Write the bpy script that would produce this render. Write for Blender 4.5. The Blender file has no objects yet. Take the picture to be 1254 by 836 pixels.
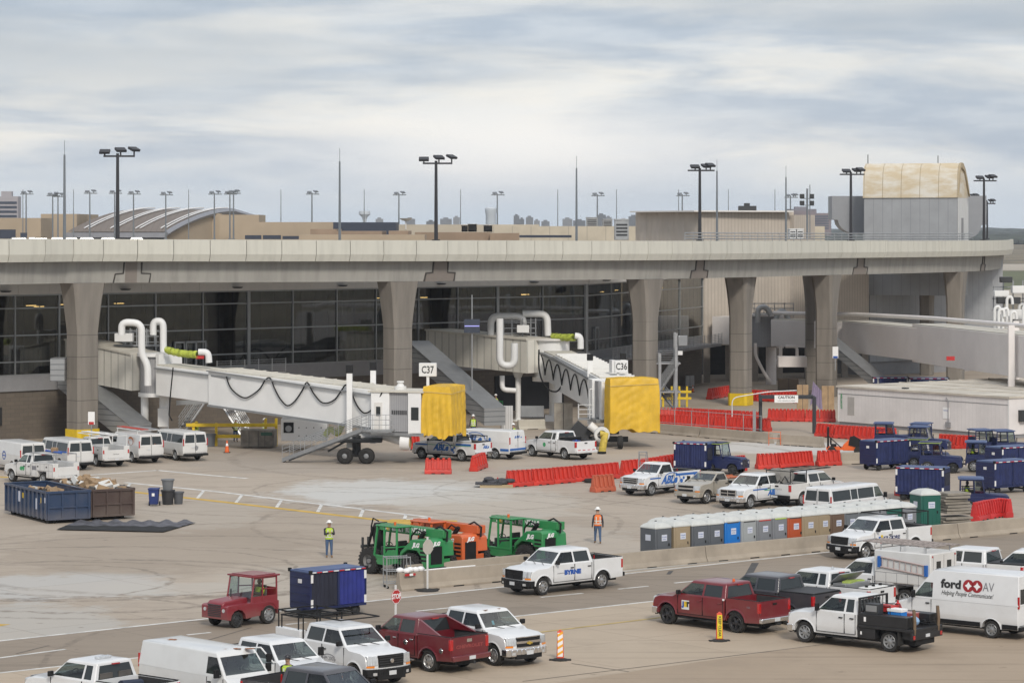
import bpy, math, random
from mathutils import Vector, Matrix
from math import sin, cos, pi, radians as R, sqrt, atan2
random.seed(7)
SC = bpy.context.scene; COL = SC.collection
F = 3483.0; H = 16.5; CX = 627.0; HY = 279.0
V = Vector
def G(px, py, z=0.0):                 # point on the ground (or height z) seen at a place in the photo
    s = (py - HY) / (H - z); return V(((px - CX) / s, F / s, z))
def S(px, py, s):                     # point at scale s pixels per metre
    return V(((px - CX) / s, F / s, H - (py - HY) / s))
# ------------------------------------------------------------------ materials
MATS = {}
def nodes(name):
    m = bpy.data.materials.new(name); m.use_nodes = True
    nt = m.node_tree; b = nt.nodes['Principled BSDF']; return m, nt, b
def noise_mix(nt, c1, c2, scale, detail=4, lo=.4, hi=.6, coord='Object', stretch=None, rough=.6):
    N = nt.nodes; L = nt.links
    tc = N.new('ShaderNodeTexCoord'); src = tc.outputs[coord]
    if stretch:
        mp = N.new('ShaderNodeMapping'); mp.inputs['Scale'].default_value = stretch[0]
        mp.inputs['Rotation'].default_value = (0, 0, stretch[1]); L.new(src, mp.inputs[0]); src = mp.outputs[0]
    n = N.new('ShaderNodeTexNoise'); n.inputs['Scale'].default_value = scale; n.inputs['Detail'].default_value = detail
    n.inputs['Roughness'].default_value = rough; L.new(src, n.inputs['Vector'])
    mr = N.new('ShaderNodeMapRange'); mr.inputs[1].default_value = lo; mr.inputs[2].default_value = hi; L.new(n.outputs[0], mr.inputs[0])
    mx = N.new('ShaderNodeMix'); mx.data_type = 'RGBA'; L.new(mr.outputs[0], mx.inputs[0])
    for k, c in ((6, c1), (7, c2)):
        if hasattr(c, 'type'): L.new(c, mx.inputs[k])
        else: mx.inputs[k].default_value = (*c, 1)
    return mx.outputs[2]
def mat(name, col, rough=.6, metal=0, coat=0, var=.12, scale=1.5, spec=.5, bump=0, emit=0, stretch=None, lo=.35, hi=.65):
    if name in MATS: return MATS[name]
    m, nt, b = nodes(name)
    c2 = tuple(x * (1 - var) for x in col)
    if var: nt.links.new(noise_mix(nt, col, c2, scale, 5, lo, hi, stretch=stretch), b.inputs['Base Color'])
    else: b.inputs['Base Color'].default_value = (*col, 1)
    b.inputs['Roughness'].default_value = rough; b.inputs['Metallic'].default_value = metal
    b.inputs['Specular IOR Level'].default_value = spec
    b.inputs['Coat Weight'].default_value = coat; b.inputs['Coat Roughness'].default_value = .06
    if bump:
        t = nt.nodes.new('ShaderNodeTexNoise'); t.inputs['Scale'].default_value = scale * 6; t.inputs['Detail'].default_value = 5
        bp = nt.nodes.new('ShaderNodeBump'); bp.inputs['Strength'].default_value = bump; bp.inputs['Distance'].default_value = .05
        nt.links.new(t.outputs[0], bp.inputs['Height']); nt.links.new(bp.outputs[0], b.inputs['Normal'])
    if emit: b.inputs['Emission Color'].default_value = (*col, 1); b.inputs['Emission Strength'].default_value = emit
    MATS[name] = m; return m
def paint(name, col, dirt=.2, rough=.28):     # vehicle paint with road dirt low on the body and dust in patches
    if name in MATS: return MATS[name]
    m, nt, b = nodes(name); N = nt.nodes; L = nt.links
    d = tuple(x * .84 + y * .16 for x, y in zip(col, (.25, .21, .17)))
    base = noise_mix(nt, col, d, 1.1, 6, .45, .8)
    tc = N.new('ShaderNodeTexCoord'); sx = N.new('ShaderNodeSeparateXYZ'); L.new(tc.outputs['Object'], sx.inputs[0])
    mr = N.new('ShaderNodeMapRange'); mr.inputs[1].default_value = .78; mr.inputs[2].default_value = .38
    mr.inputs[3].default_value = 0; mr.inputs[4].default_value = dirt * 1.1; L.new(sx.outputs[2], mr.inputs[0])
    mx = N.new('ShaderNodeMix'); mx.data_type = 'RGBA'; L.new(mr.outputs[0], mx.inputs[0]); L.new(base, mx.inputs[6])
    mx.inputs[7].default_value = (.27, .235, .2, 1); L.new(mx.outputs[2], b.inputs['Base Color'])
    b.inputs['Roughness'].default_value = rough + .08; b.inputs['Coat Weight'].default_value = .55; b.inputs['Coat Roughness'].default_value = .08
    MATS[name] = m; return m
def striped(name, c1, c2, period, width, axis=0, rough=.6, metal=0, bump=.0, streak=None):   # seams every `period` metres along an axis
    if name in MATS: return MATS[name]
    m, nt, b = nodes(name); N = nt.nodes; L = nt.links
    tc = N.new('ShaderNodeTexCoord'); sx = N.new('ShaderNodeSeparateXYZ'); L.new(tc.outputs['Object'], sx.inputs[0])
    a = N.new('ShaderNodeMath'); a.operation = 'DIVIDE'; a.inputs[1].default_value = period; L.new(sx.outputs[axis], a.inputs[0])
    fr = N.new('ShaderNodeMath'); fr.operation = 'FRACT'; L.new(a.outputs[0], fr.inputs[0])
    lt = N.new('ShaderNodeMath'); lt.operation = 'LESS_THAN'; lt.inputs[1].default_value = width / period; L.new(fr.outputs[0], lt.inputs[0])
    base = noise_mix(nt, c1, tuple(x * (.82 if not streak else .66) for x in c1), .5 if not streak else 1.3, 6, .35, .75, stretch=streak)
    mx = N.new('ShaderNodeMix'); mx.data_type = 'RGBA'; L.new(lt.outputs[0], mx.inputs[0]); L.new(base, mx.inputs[6]); mx.inputs[7].default_value = (*c2, 1)
    L.new(mx.outputs[2], b.inputs['Base Color']); b.inputs['Roughness'].default_value = rough; b.inputs['Metallic'].default_value = metal
    if bump:
        bp = N.new('ShaderNodeBump'); bp.inputs['Strength'].default_value = bump; bp.inputs['Distance'].default_value = .03; bp.invert = True
        L.new(lt.outputs[0], bp.inputs['Height']); L.new(bp.outputs[0], b.inputs['Normal'])
    MATS[name] = m; return m
# ------------------------------------------------------------------ mesh builder
class MB:
    def __init__(s): s.v = []; s.f = []; s.m = []
    def add(s, vs, fs, m=0):
        o = len(s.v); s.v += [tuple(v) for v in vs]; s.f += [tuple(i + o for i in f) for f in fs]; s.m += [m] * len(fs); return s
    def merge(s, o, M=None):
        k = len(s.v); s.v += [tuple(M @ V(v)) if M else v for v in o.v]; s.f += [tuple(i + k for i in f) for f in o.f]; s.m += o.m; return s
    def hexa(s, p, m=0):   # 8 points: bottom ring 0-3, top ring 4-7
        return s.add(p, [(3, 2, 1, 0), (4, 5, 6, 7), (0, 1, 5, 4), (1, 2, 6, 5), (2, 3, 7, 6), (3, 0, 4, 7)], m)
    def box(s, x0, x1, y0, y1, z0, z1, m=0):
        return s.hexa([(x0, y0, z0), (x1, y0, z0), (x1, y1, z0), (x0, y1, z0), (x0, y0, z1), (x1, y0, z1), (x1, y1, z1), (x0, y1, z1)], m)
    def rbox(s, c, sx, sy, sz, rz=0, m=0, rx=0, ry=0):   # centred box, rotated
        b = MB().box(-sx/2, sx/2, -sy/2, sy/2, -sz/2, sz/2, m)
        return s.merge(b, Matrix.Translation(c) @ Matrix.Rotation(rz, 4, 'Z') @ Matrix.Rotation(ry, 4, 'Y') @ Matrix.Rotation(rx, 4, 'X'))
    def run(s, p0, p1, w, z0, z1, m=0, w1=None, off=0):    # box running between two points in plan; vertical ends
        p0 = V(p0); p1 = V(p1); d = p1 - p0; n = V((-d.y, d.x, 0)).normalized(); w1 = w if w1 is None else w1
        r = []
        for z in (z0, z1):
            for p, ww, sg in ((p0, w, -1), (p1, w1, -1), (p1, w1, 1), (p0, w, 1)):
                r.append(p + n * (sg * ww / 2 + off) + V((0, 0, z)))
        return s.hexa(r, m)
    def frustum(s, b, t, m=0):   # two (x0,x1,y0,y1,z)
        q = lambda a: [(a[0], a[2], a[4]), (a[1], a[2], a[4]), (a[1], a[3], a[4]), (a[0], a[3], a[4])]
        return s.hexa(q(b) + q(t), m)
    def cyl(s, p0, p1, r0, r1=None, n=10, m=0, caps=True):
        p0 = V(p0); p1 = V(p1); r1 = r0 if r1 is None else r1; d = (p1 - p0).normalized()
        a = V((0, 0, 1)) if abs(d.z) < .9 else V((1, 0, 0)); u = d.cross(a).normalized(); w = d.cross(u)
        vs = [p + (u * cos(2*pi*i/n) + w * sin(2*pi*i/n)) * r for p, r in ((p0, r0), (p1, r1)) for i in range(n)]
        fs = [(i, (i+1) % n, n + (i+1) % n, n + i) for i in range(n)]
        fs = [f[::-1] for f in fs]
        if caps: fs += [tuple(range(n)), tuple(range(2*n-1, n-1, -1))]
        return s.add(vs, fs, m)
    def tube(s, pts, r, n=6, m=0):
        pts = [V(p) for p in pts]; prev = None; vs = []
        for i, p in enumerate(pts):
            d = (pts[min(i+1, len(pts)-1)] - pts[max(i-1, 0)]).normalized()
            a = V((0, 0, 1)) if abs(d.z) < .95 else V((1, 0, 0))
            u = d.cross(a).normalized() if prev is None else (prev - d * prev.dot(d)).normalized()
            prev = u; w = d.cross(u); vs += [p + (u * cos(2*pi*k/n) + w * sin(2*pi*k/n)) * r for k in range(n)]
        fs = [(i*n + k, (i+1)*n + k, (i+1)*n + (k+1) % n, i*n + (k+1) % n) for i in range(len(pts)-1) for k in range(n)]
        fs += [tuple(range(n)), tuple(range(len(vs)-1, len(vs)-n-1, -1))]
        return s.add(vs, fs, m)
    def prism(s, poly, plane, a0, a1, m=0):  # plane 'xz' extruded along y, 'yz' along x, 'xy' along z
        f = {'xz': lambda p, a: (p[0], a, p[1]), 'yz': lambda p, a: (a, p[0], p[1]), 'xy': lambda p, a: (p[0], p[1], a)}[plane]
        n = len(poly); vs = [f(p, a0) for p in poly] + [f(p, a1) for p in poly]
        fs = [(i, (i+1) % n, n + (i+1) % n, n + i) for i in range(n)] + [tuple(range(n-1, -1, -1)), tuple(range(n, 2*n))]
        ar = sum(poly[i][0]*poly[(i+1) % n][1] - poly[(i+1) % n][0]*poly[i][1] for i in range(n))
        if (ar < 0) != (plane == 'xz') != (a1 < a0): fs = [q[::-1] for q in fs]
        return s.add(vs, fs, m)
    def lathe(s, prof, c, axis='z', n=16, m=0):   # prof: (radius, height)
        vs = []
        for r, h in prof:
            for k in range(n):
                a = 2*pi*k/n; x, y = r*cos(a), r*sin(a)
                vs.append(V(c) + (V((x, y, h)) if axis == 'z' else V((x, h, y)) if axis == 'y' else V((h, x, y))))
        fs = [(i*n+k, i*n+(k+1) % n, (i+1)*n+(k+1) % n, (i+1)*n+k) for i in range(len(prof)-1) for k in range(n)]
        if axis == 'y': fs = [f[::-1] for f in fs]
        return s.add(vs, fs, m)
    def ball(s, c, rx, ry=None, rz=None, n=10, m=0, zmin=-1):
        ry = rx if ry is None else ry; rz = rx if rz is None else rz; k = max(5, n*2//3)
        vs = []; 
        for i in range(k+1):
            t = -pi/2 + pi*i/k; z = max(sin(t), zmin)
            for j in range(n): a = 2*pi*j/n; vs.append((c[0]+rx*cos(t)*cos(a), c[1]+ry*cos(t)*sin(a), c[2]+rz*z))
        return s.add(vs, [(i*n+j, i*n+(j+1) % n, (i+1)*n+(j+1) % n, (i+1)*n+j) for i in range(k) for j in range(n)], m)
    def quad(s, a, b, c, d, m=0): return s.add([a, b, c, d], [(0, 1, 2, 3)], m)
    def obj(s, name, mats, parent=None, smooth=35, bevel=0, org=None, seg=2):
        me = bpy.data.meshes.new(name)
        vs = s.v if org is None else [tuple(V(v) - V(org)) for v in s.v]
        me.from_pydata(vs, [], s.f)
        if not isinstance(mats, (list, tuple)): mats = [mats]
        for q in mats: me.materials.append(q)
        if len(mats) > 1: me.polygons.foreach_set('material_index', s.m)
        if smooth:
            me.polygons.foreach_set('use_smooth', [True]*len(s.f)); me.update(); me.set_sharp_from_angle(angle=R(smooth))
        me.update(); me.validate()
        o = bpy.data.objects.new(name, me); COL.objects.link(o)
        if parent: o.parent = parent
        if bevel:
            bv = o.modifiers.new('bevel', 'BEVEL'); bv.width = bevel; bv.segments = seg; bv.limit_method = 'ANGLE'; bv.angle_limit = R(38); bv.harden_normals = False
        return o
# ------------------------------------------------------------------ things
def tag(o, label, cat, group=None):
    o['label'] = label; o['category'] = cat
    if group: o['group'] = group
    return o
def thing(name, label, cat, loc=(0, 0, 0), rz=0, group=None):
    o = bpy.data.objects.new(name, None); COL.objects.link(o); o.empty_display_size = .3
    o.location = loc; o.rotation_euler = (0, 0, rz); return tag(o, label, cat, group)
def struct(o, kind='structure'): o['kind'] = kind; return o
def dup(root, loc, rz=0, label=None, scale=None):
    kids = {}
    for o in bpy.data.objects:
        if o.parent: kids.setdefault(o.parent, []).append(o)
    def cp(o, par):
        c = o.copy(); COL.objects.link(c)
        if par: c.parent = par
        for ch in kids.get(o, []): cp(ch, c)
        return c
    r = cp(root, None); r.location = loc; r.rotation_euler = (0, 0, rz)
    if label: r['label'] = label
    if scale: r.scale = scale
    return r
ORD = ['first', 'second', 'third', 'fourth', 'fifth', 'sixth', 'seventh', 'eighth', 'ninth', 'tenth', 'eleventh', 'twelfth', 'thirteenth', 'fourteenth', 'fifteenth', 'sixteenth', 'seventeenth', 'eighteenth', 'nineteenth', 'twentieth', 'twenty-first', 'twenty-second']
def text(name, st, size, M, m, parent, shear=0, extrude=.002, bold=0, sx=1, align='CENTER'):
    cu = bpy.data.curves.new(name, 'FONT'); cu.body = st; cu.size = size; cu.shear = shear; cu.extrude = extrude; cu.offset = bold
    cu.align_x = align; cu.align_y = 'CENTER'; cu.resolution_u = 2
    t = bpy.data.objects.new('tmp', cu); me = bpy.data.meshes.new_from_object(t); bpy.data.objects.remove(t)
    me.transform(M @ Matrix.Diagonal((sx, 1, 1, 1))); me.materials.clear(); me.materials.append(m)
    o = bpy.data.objects.new(name, me); COL.objects.link(o); o.parent = parent; return o
def side_M(x, y, z, left=True, tilt=0):   # lettering plane on a vehicle's flank (left = +y side)
    X = V((-1, 0, 0)) if left else V((1, 0, 0)); Zn = V((0, 1, 0)) if left else V((0, -1, 0)); Y = V((0, 0, 1))
    M = Matrix((X, Y, Zn)).transposed().to_4x4(); return Matrix.Translation((x, y, z)) @ M
def end_M(x, y, z, front=False):
    X = V((0, 1, 0)) if front else V((0, -1, 0)); Zn = V((1, 0, 0)) if front else V((-1, 0, 0)); Y = V((0, 0, 1))
    return Matrix.Translation((x, y, z)) @ Matrix((X, Y, Zn)).transposed().to_4x4()
# common materials
WHITE = paint('white_paint', (.69, .70, .71)); BLACK = mat('black_plastic', (.012, .012, .013), .6, var=.3, spec=.3)
DARK = mat('dark_metal', (.045, .047, .05), .5, .3); CHROME = mat('chrome', (.75, .75, .76), .18, 1, var=.1)
GREYM = mat('grey_metal', (.32, .33, .34), .45, .5); STEEL = mat('galvanised_steel', (.42, .43, .44), .42, .6, var=.2)
RUBBER = mat('tyre_rubber', (.025, .024, .023), .85, var=.35, scale=6)
REDL = mat('tail_light_red', (.45, .01, .012), .15, coat=1, var=.1); AMBER = mat('amber_lens', (.8, .25, .02), .15, coat=1, var=.1)
LAMP = mat('clear_lens', (.62, .64, .66), .12, .4, coat=1, var=.2, scale=9)
CREAM = mat('cream_concrete', (.62, .59, .50), .8, var=.1, scale=.4); YEL = mat('yellow_paint', (.75, .52, .02), .5, var=.2)
PLATE = mat('number_plate', (.6, .62, .64), .5, var=.1); LINER = mat('bed_liner', (.04, .04, .042), .8, var=.3)
WHITEM = mat('white_metal', (.70, .70, .69), .5, var=.1, scale=.8, lo=.4, hi=.8); ORANGE = mat('orange_plastic', (.75, .13, .02), .5, var=.15)
BLUEINK = mat('blue_ink', (.02, .09, .38), .4, var=.05); BLACKINK = mat('black_ink', (.02, .02, .02), .5, var=0); WHITEINK = mat('white_ink', (.8, .8, .8), .5, var=0)
REDINK = mat('red_ink', (.45, .02, .02), .5, var=0); GREENINK = mat('green_ink', (.04, .32, .12), .5, var=0); GREYINK = mat('grey_ink', (.2, .2, .22), .5, var=0)
def glassmat():
    m, nt, b = nodes('car_glass'); b.inputs['Base Color'].default_value = (.022, .028, .03, 1)
    b.inputs['Roughness'].default_value = .05; b.inputs['Specular IOR Level'].default_value = .6; b.inputs['Coat Weight'].default_value = 0; b.inputs['Coat Roughness'].default_value = .03
    return m
GLASS = glassmat()
def facing(nt, base, top=.9):   # reflection growing towards grazing view, the same from both faces of a pane
    N = nt.nodes; lw = N.new('ShaderNodeLayerWeight'); lw.inputs[0].default_value = .5; p = N.new('ShaderNodeMath'); p.operation = 'POWER'; p.inputs[1].default_value = 4; p.name = 'pw'
    m = N.new('ShaderNodeMath'); m.operation = 'MULTIPLY_ADD'; m.inputs[1].default_value = top-base; m.inputs[2].default_value = base; m.name = 'base'
    nt.links.new(lw.outputs['Facing'], p.inputs[0]); nt.links.new(p.outputs[0], m.inputs[0]); return m.outputs[0]
def wglass():     # windscreens: a real thin pane you can look through to the dash
    m, nt, b = nodes('windscreen_glass'); N = nt.nodes; L = nt.links; out = N['Material Output']
    tr = N.new('ShaderNodeBsdfTransparent'); tr.inputs[0].default_value = (.62, .70, .68, 1)
    gl = N.new('ShaderNodeBsdfGlossy'); gl.inputs['Roughness'].default_value = .04; gl.inputs[0].default_value = (.95, .97, 1, 1)
    mx = N.new('ShaderNodeMixShader'); L.new(facing(nt, .10), mx.inputs[0]); L.new(tr.outputs[0], mx.inputs[1]); L.new(gl.outputs[0], mx.inputs[2]); L.new(mx.outputs[0], out.inputs[0])
    return m
WGLASS = wglass()
def sglass():
    m = WGLASS.copy(); m.name = 'side_glass'; n = m.node_tree.nodes
    for q in n:
        if q.type == 'BSDF_TRANSPARENT': q.inputs[0].default_value = (.35, .40, .38, 1)
    n['base'].inputs[2].default_value = .05
    return m
SGLASS = sglass()
SEAT = mat('seat_fabric', (.13, .12, .11), .9, var=.2)
# ================================================================== VEHICLES (x forward, y left, origin under the middle of the wheelbase)
def weld(mb):
    import bmesh
    me = bpy.data.meshes.new('w'); me.from_pydata(mb.v, [], mb.f); bm = bmesh.new(); bm.from_mesh(me)
    bmesh.ops.remove_doubles(bm, verts=bm.verts, dist=.0005); bmesh.ops.recalc_face_normals(bm, faces=bm.faces)
    o = MB(); o.v = [tuple(v.co) for v in bm.verts]; o.f = [tuple(x.index for x in f.verts) for f in bm.faces]; o.m = [0]*len(o.f)
    bm.free(); bpy.data.meshes.remove(me); return o
lerp = lambda a, b, t: a + (b - a) * t
def lower_body(xr, xf, top, sill, arches, hw, plan=.2, crown=.07, hood_x=1e9, rplan=.03):
    pts = [(xr, sill)] + top + [(xf - .06, sill)]
    for ax, r, zc in sorted(arches, key=lambda a: -a[0]):
        h = sill - zc; a0 = math.asin(h / r)
        for k in range(11):
            a = lerp(a0, pi - a0, k/10); pts.append((ax + r*cos(a), zc + r*sin(a)))
    ts = [-1, -.94, -.8, -.5, 0, .5, .8, .94, 1]; n = len(pts); mb = MB(); vs = []; mid = (xr + xf)/2
    for t in ts:
        a = abs(t)
        for (x, z) in pts:
            if x > mid + .3 and z > .42 and x > xf - .55: x -= plan * a**3 * min(1, (x - xf + .55)/.4)
            if x < xr + .1: x += rplan * a**4
            if z > .95 and x > hood_x: z -= crown * a**3
            vs.append((x, t*hw*(1 - .012*(a == 1)*(z > 1.0)), z))
    fs = []
    for i in range(len(ts)-1):
        for k in range(n): fs.append((i*n+k, i*n+(k+1) % n, (i+1)*n+(k+1) % n, (i+1)*n+k))
    fs += [tuple(range(n-1, -1, -1)), tuple((len(ts)-1)*n + k for k in range(n))]
    mb.add(vs, [f[::-1] for f in fs]); mb = weld(mb)
    import bmesh        # flanks bulge: cut the side panels at several heights and let the waist swell outwards
    me = bpy.data.meshes.new('w'); me.from_pydata(mb.v, [], mb.f); bm = bmesh.new(); bm.from_mesh(me)
    for z in (.56, .68, .8, .92, 1.02, 1.12, 1.2): bmesh.ops.bisect_plane(bm, geom=bm.verts[:]+bm.edges[:]+bm.faces[:], plane_co=(0, 0, z), plane_no=(0, 0, 1), dist=.002)
    for v in bm.verts:
        if abs(v.co.y) > hw*.985:
            z = v.co.z; k = (z-.88)/.46; v.co.y *= 1 - (.034 if z < .88 else .010)*min(1, k*k) - (.010 if z < .72 else 0)
    o = MB(); bm.verts.index_update(); o.v = [tuple(v.co) for v in bm.verts]; o.f = [tuple(x.index for x in f.verts) for f in bm.faces]; o.m = [0]*len(o.f); bm.free(); bpy.data.meshes.remove(me); return o
def greenhouse(root, z0, z1, cols, wb, wr, wins, colr, v=(.1, .86), ru=(-1, -.84, .84, 1), rwins=(1,), crown=.045, fu=.9, lid=None, clear=1, roofname='cab', bev=.035, fglass=True):
    """cols: (x at belt, x at roof) from rear to front; wins: cells of cols that are windows (cell -> glass)."""
    L = [0, v[0], v[1], 1]; mb = MB()
    def P(i, s, l): return V((lerp(cols[i][0], cols[i][1], l), s*lerp(wb, wr, l), lerp(z0, z1, l)))
    def E(i, u, l): p = P(i, 1, l); return V((p.x, p.y*u, p.z))
    def pane(name, q, g, inn):
        c = sum(q, V())/4; q = [p + inn for p in q]
        m = MB().add(q, [(0, 1, 2, 3)]); m.obj(name, g, root, smooth=0)
    for s in (-1, 1):
        for i in range(len(cols)-1):
            for j in range(3):
                q = [P(i, s, L[j]), P(i+1, s, L[j]), P(i+1, s, L[j+1]), P(i, s, L[j+1])]
                if j == 1 and i in wins: pane('side_window', q, wins[i], V((0, -s*.012, 0)))
                else: mb.add(q, [(0, 1, 2, 3)])
    ff = (-1, -fu, fu, 1)
    for idx, us, ww, g, nm, inn in ((0, ru, rwins, GLASS, 'rear_window', V((.012, 0, 0))), (len(cols)-1, ff, (1,) if fglass else (), WGLASS, 'windscreen', V((-.012, 0, -.006)))):
        for k in range(len(us)-1):
            for j in range(3):
                q = [E(idx, us[k], L[j]), E(idx, us[k+1], L[j]), E(idx, us[k+1], L[j+1]), E(idx, us[k], L[j+1])]
                if j == 1 and k in ww: pane(nm, q, g, inn)
                else: mb.add(q, [(0, 1, 2, 3)])
    ring = [P(i, 1, 1) for i in range(len(cols))] + [E(len(cols)-1, u, 1) for u in ff[::-1][1:-1]] + [P(i, -1, 1) for i in range(len(cols)-1, -1, -1)] + [E(0, u, 1) for u in ru[1:-1]]
    cx = (cols[0][1] + cols[-1][1])/2; n = len(ring)
    in1 = [V((cx + (p.x-cx)*.93, p.y*.88, p.z + crown*.65)) for p in ring]; in2 = [V((cx + (p.x-cx)*.75, p.y*.55, p.z + crown)) for p in ring]
    mb.add(ring + in1 + in2, [(i, (i+1) % n, n+(i+1) % n, n+i) for i in range(n)] + [(n+i, n+(i+1) % n, 2*n+(i+1) % n, 2*n+i) for i in range(n)] + [tuple(range(2*n, 3*n))])
    o = weld(mb).obj(roofname, colr, root, bevel=bev, smooth=45)
    # interior: floor plate, seats, dash, steering wheel
    it = MB(); b0, bf = cols[0][0], cols[-1][0]
    it.box(b0+.08, bf-.06, -wb+.07, wb-.07, z0-.02, z0+.012)
    it.box(bf-.5, bf-.12, -wb+.12, wb-.12, z0, z0+.07)
    if clear:
        xs = bf - 1.28
        for s in (-.42, .42):
            it.frustum((xs-.12, xs+.02, s-.24, s+.24, z0), (xs-.18, xs-.08, s-.2, s+.2, z0+.3)); it.rbox((xs-.15, s, z0+.38), .09, .26, .17)
        if len(wins) > 1 and cols[0][0] < xs - .9:
            for s in (-.42, .42): it.frustum((xs-.95, xs-.85, s-.3, s+.3, z0), (xs-1, xs-.92, s-.26, s+.26, z0+.26))
        pts = [(bf-.62 - .1*sin(a), .42 + .17*cos(a), z0+.1 + .16*sin(a)) for a in [k*pi/6 for k in range(13)]]
        it.tube(pts, .017, 5)
    it.obj('interior', SEAT, root)
    return o
WH = {}
def wheel(root, x, y, r, w, side, style='alloy', rimmat=None, steer=0):
    rm = rimmat or GREYM; key = (r, w, style, rm.name)
    if key not in WH:
        t = MB(); t.lathe([(r*.62, -w/2+.02), (r*.9, -w/2), (r*.97, -w/2+.03), (r, -w/2+.07), (r, w/2-.07), (r*.97, w/2-.03), (r*.9, w/2), (r*.62, w/2-.02)], (0, 0, 0), 'y', 24)
        q = MB(); ri = r*.63
        q.lathe([(ri+.012, w/2-.012), (ri, w/2-.0), (ri-.02, w/2-.03), (ri-.03, w/2-.1), (.02, w/2-.1)], (0, 0, 0), 'y', 24, m=0)
        q.lathe([(ri-.03, w/2-.098), (.05, w/2-.097)], (0, 0, 0), 'y', 20, m=1)
        n = {'alloy': 5, 'six': 6, 'steel': 8, 'dark': 5, 'bus': 8}[style]
        for k in range(n):
            a = 2*pi*k/n; sw = .035 if style in ('steel', 'bus') else .042
            b = MB().frustum((.05, ri-.015, -sw*1.5, sw*1.5, w/2-.09), (.05, ri-.015, -sw, sw, w/2-.035))
            q.merge(b, Matrix.Rotation(a, 4, 'Y') @ Matrix.Rotation(-pi/2, 4, 'X') @ Matrix.Rotation(0, 4, 'Z'))
        q.lathe([(.105, w/2-.09), (.1, w/2-.03), (.06, w/2-.015), (.001, w/2-.01)], (0, 0, 0), 'y', 12)
        a = t.obj('wheel', RUBBER, None, smooth=50); b = q.obj('rim', [rm, BLACK], None, smooth=40)
        WH[key] = (a.data, b.data); bpy.data.objects.remove(a); bpy.data.objects.remove(b)
    td, rd = WH[key]
    o = bpy.data.objects.new('wheel', td); COL.objects.link(o); o.parent = root; o.location = (x, y, r)
    o.rotation_euler = (0, random.random()*.5, (0 if side > 0 else pi) + steer)
    c = bpy.data.objects.new('rim', rd); COL.objects.link(c); c.parent = o; return o
def flare(mb, cx, cz, r, wd, y, s, th=.03, a0=.12):
    n = 12; vs = []
    for k in range(n+1):
        a = lerp(a0, pi-a0, k/n)
        for rr, yy in ((r, y-.02), (r, y+th), (r+wd, y+th*.3), (r+wd, y-.02)): vs.append((cx+rr*cos(a), s*yy, cz+rr*sin(a)))
    fs = [(k*4+j, k*4+(j+1) % 4, k*4+4+(j+1) % 4, k*4+4+j) for k in range(n) for j in range(4)]
    mb.add(vs, fs if s > 0 else [f[::-1] for f in fs])
class Car:
    pass
def place(front, rear, wb, hw, near='L', head=None, fixed='f'):
    """near side wheels' ground contacts as seen -> origin and heading"""
    P = G(*front) if fixed == 'f' else G(*rear)
    if head is None:
        best = None
        for k in range(1440):
            h = k*pi/720; Q = P - V((cos(h), sin(h), 0))*wb if fixed == 'f' else P + V((cos(h), sin(h), 0))*wb
            s = F/Q.y; qx = CX + Q.x*s; qy = HY + H*s; t = rear if fixed == 'f' else front
            e = abs(qx-t[0]) + .3*abs(qy-t[1])
            if best is None or e < best[0]: best = (e, h)
        h = best[1]
    else: h = R(head)
    f = V((cos(h), sin(h), 0)); l = V((-sin(h), cos(h), 0)); sd = 1 if near == 'L' else -1
    return P - f*(wb/2)*(1 if fixed == 'f' else -1) - l*sd*hw*.86, h
def front_band(mb, xf, hw, t0, t1, z0, z1, off, th=.12, plan=.2, n=6, m=0, lean=0):
    for k in range(n):
        a, b = lerp(t0, t1, k/n), lerp(t0, t1, (k+1)/n); fx = lambda t: xf - plan*abs(t)**3 + off
        mb.hexa([(fx(a)-th, a*hw, z0), (fx(a), a*hw, z0), (fx(b), b*hw, z0), (fx(b)-th, b*hw, z0),
                 (fx(a)-th, a*hw, z1), (fx(a)-lean, a*hw, z1), (fx(b)-lean, b*hw, z1), (fx(b)-th, b*hw, z1)], m)
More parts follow.
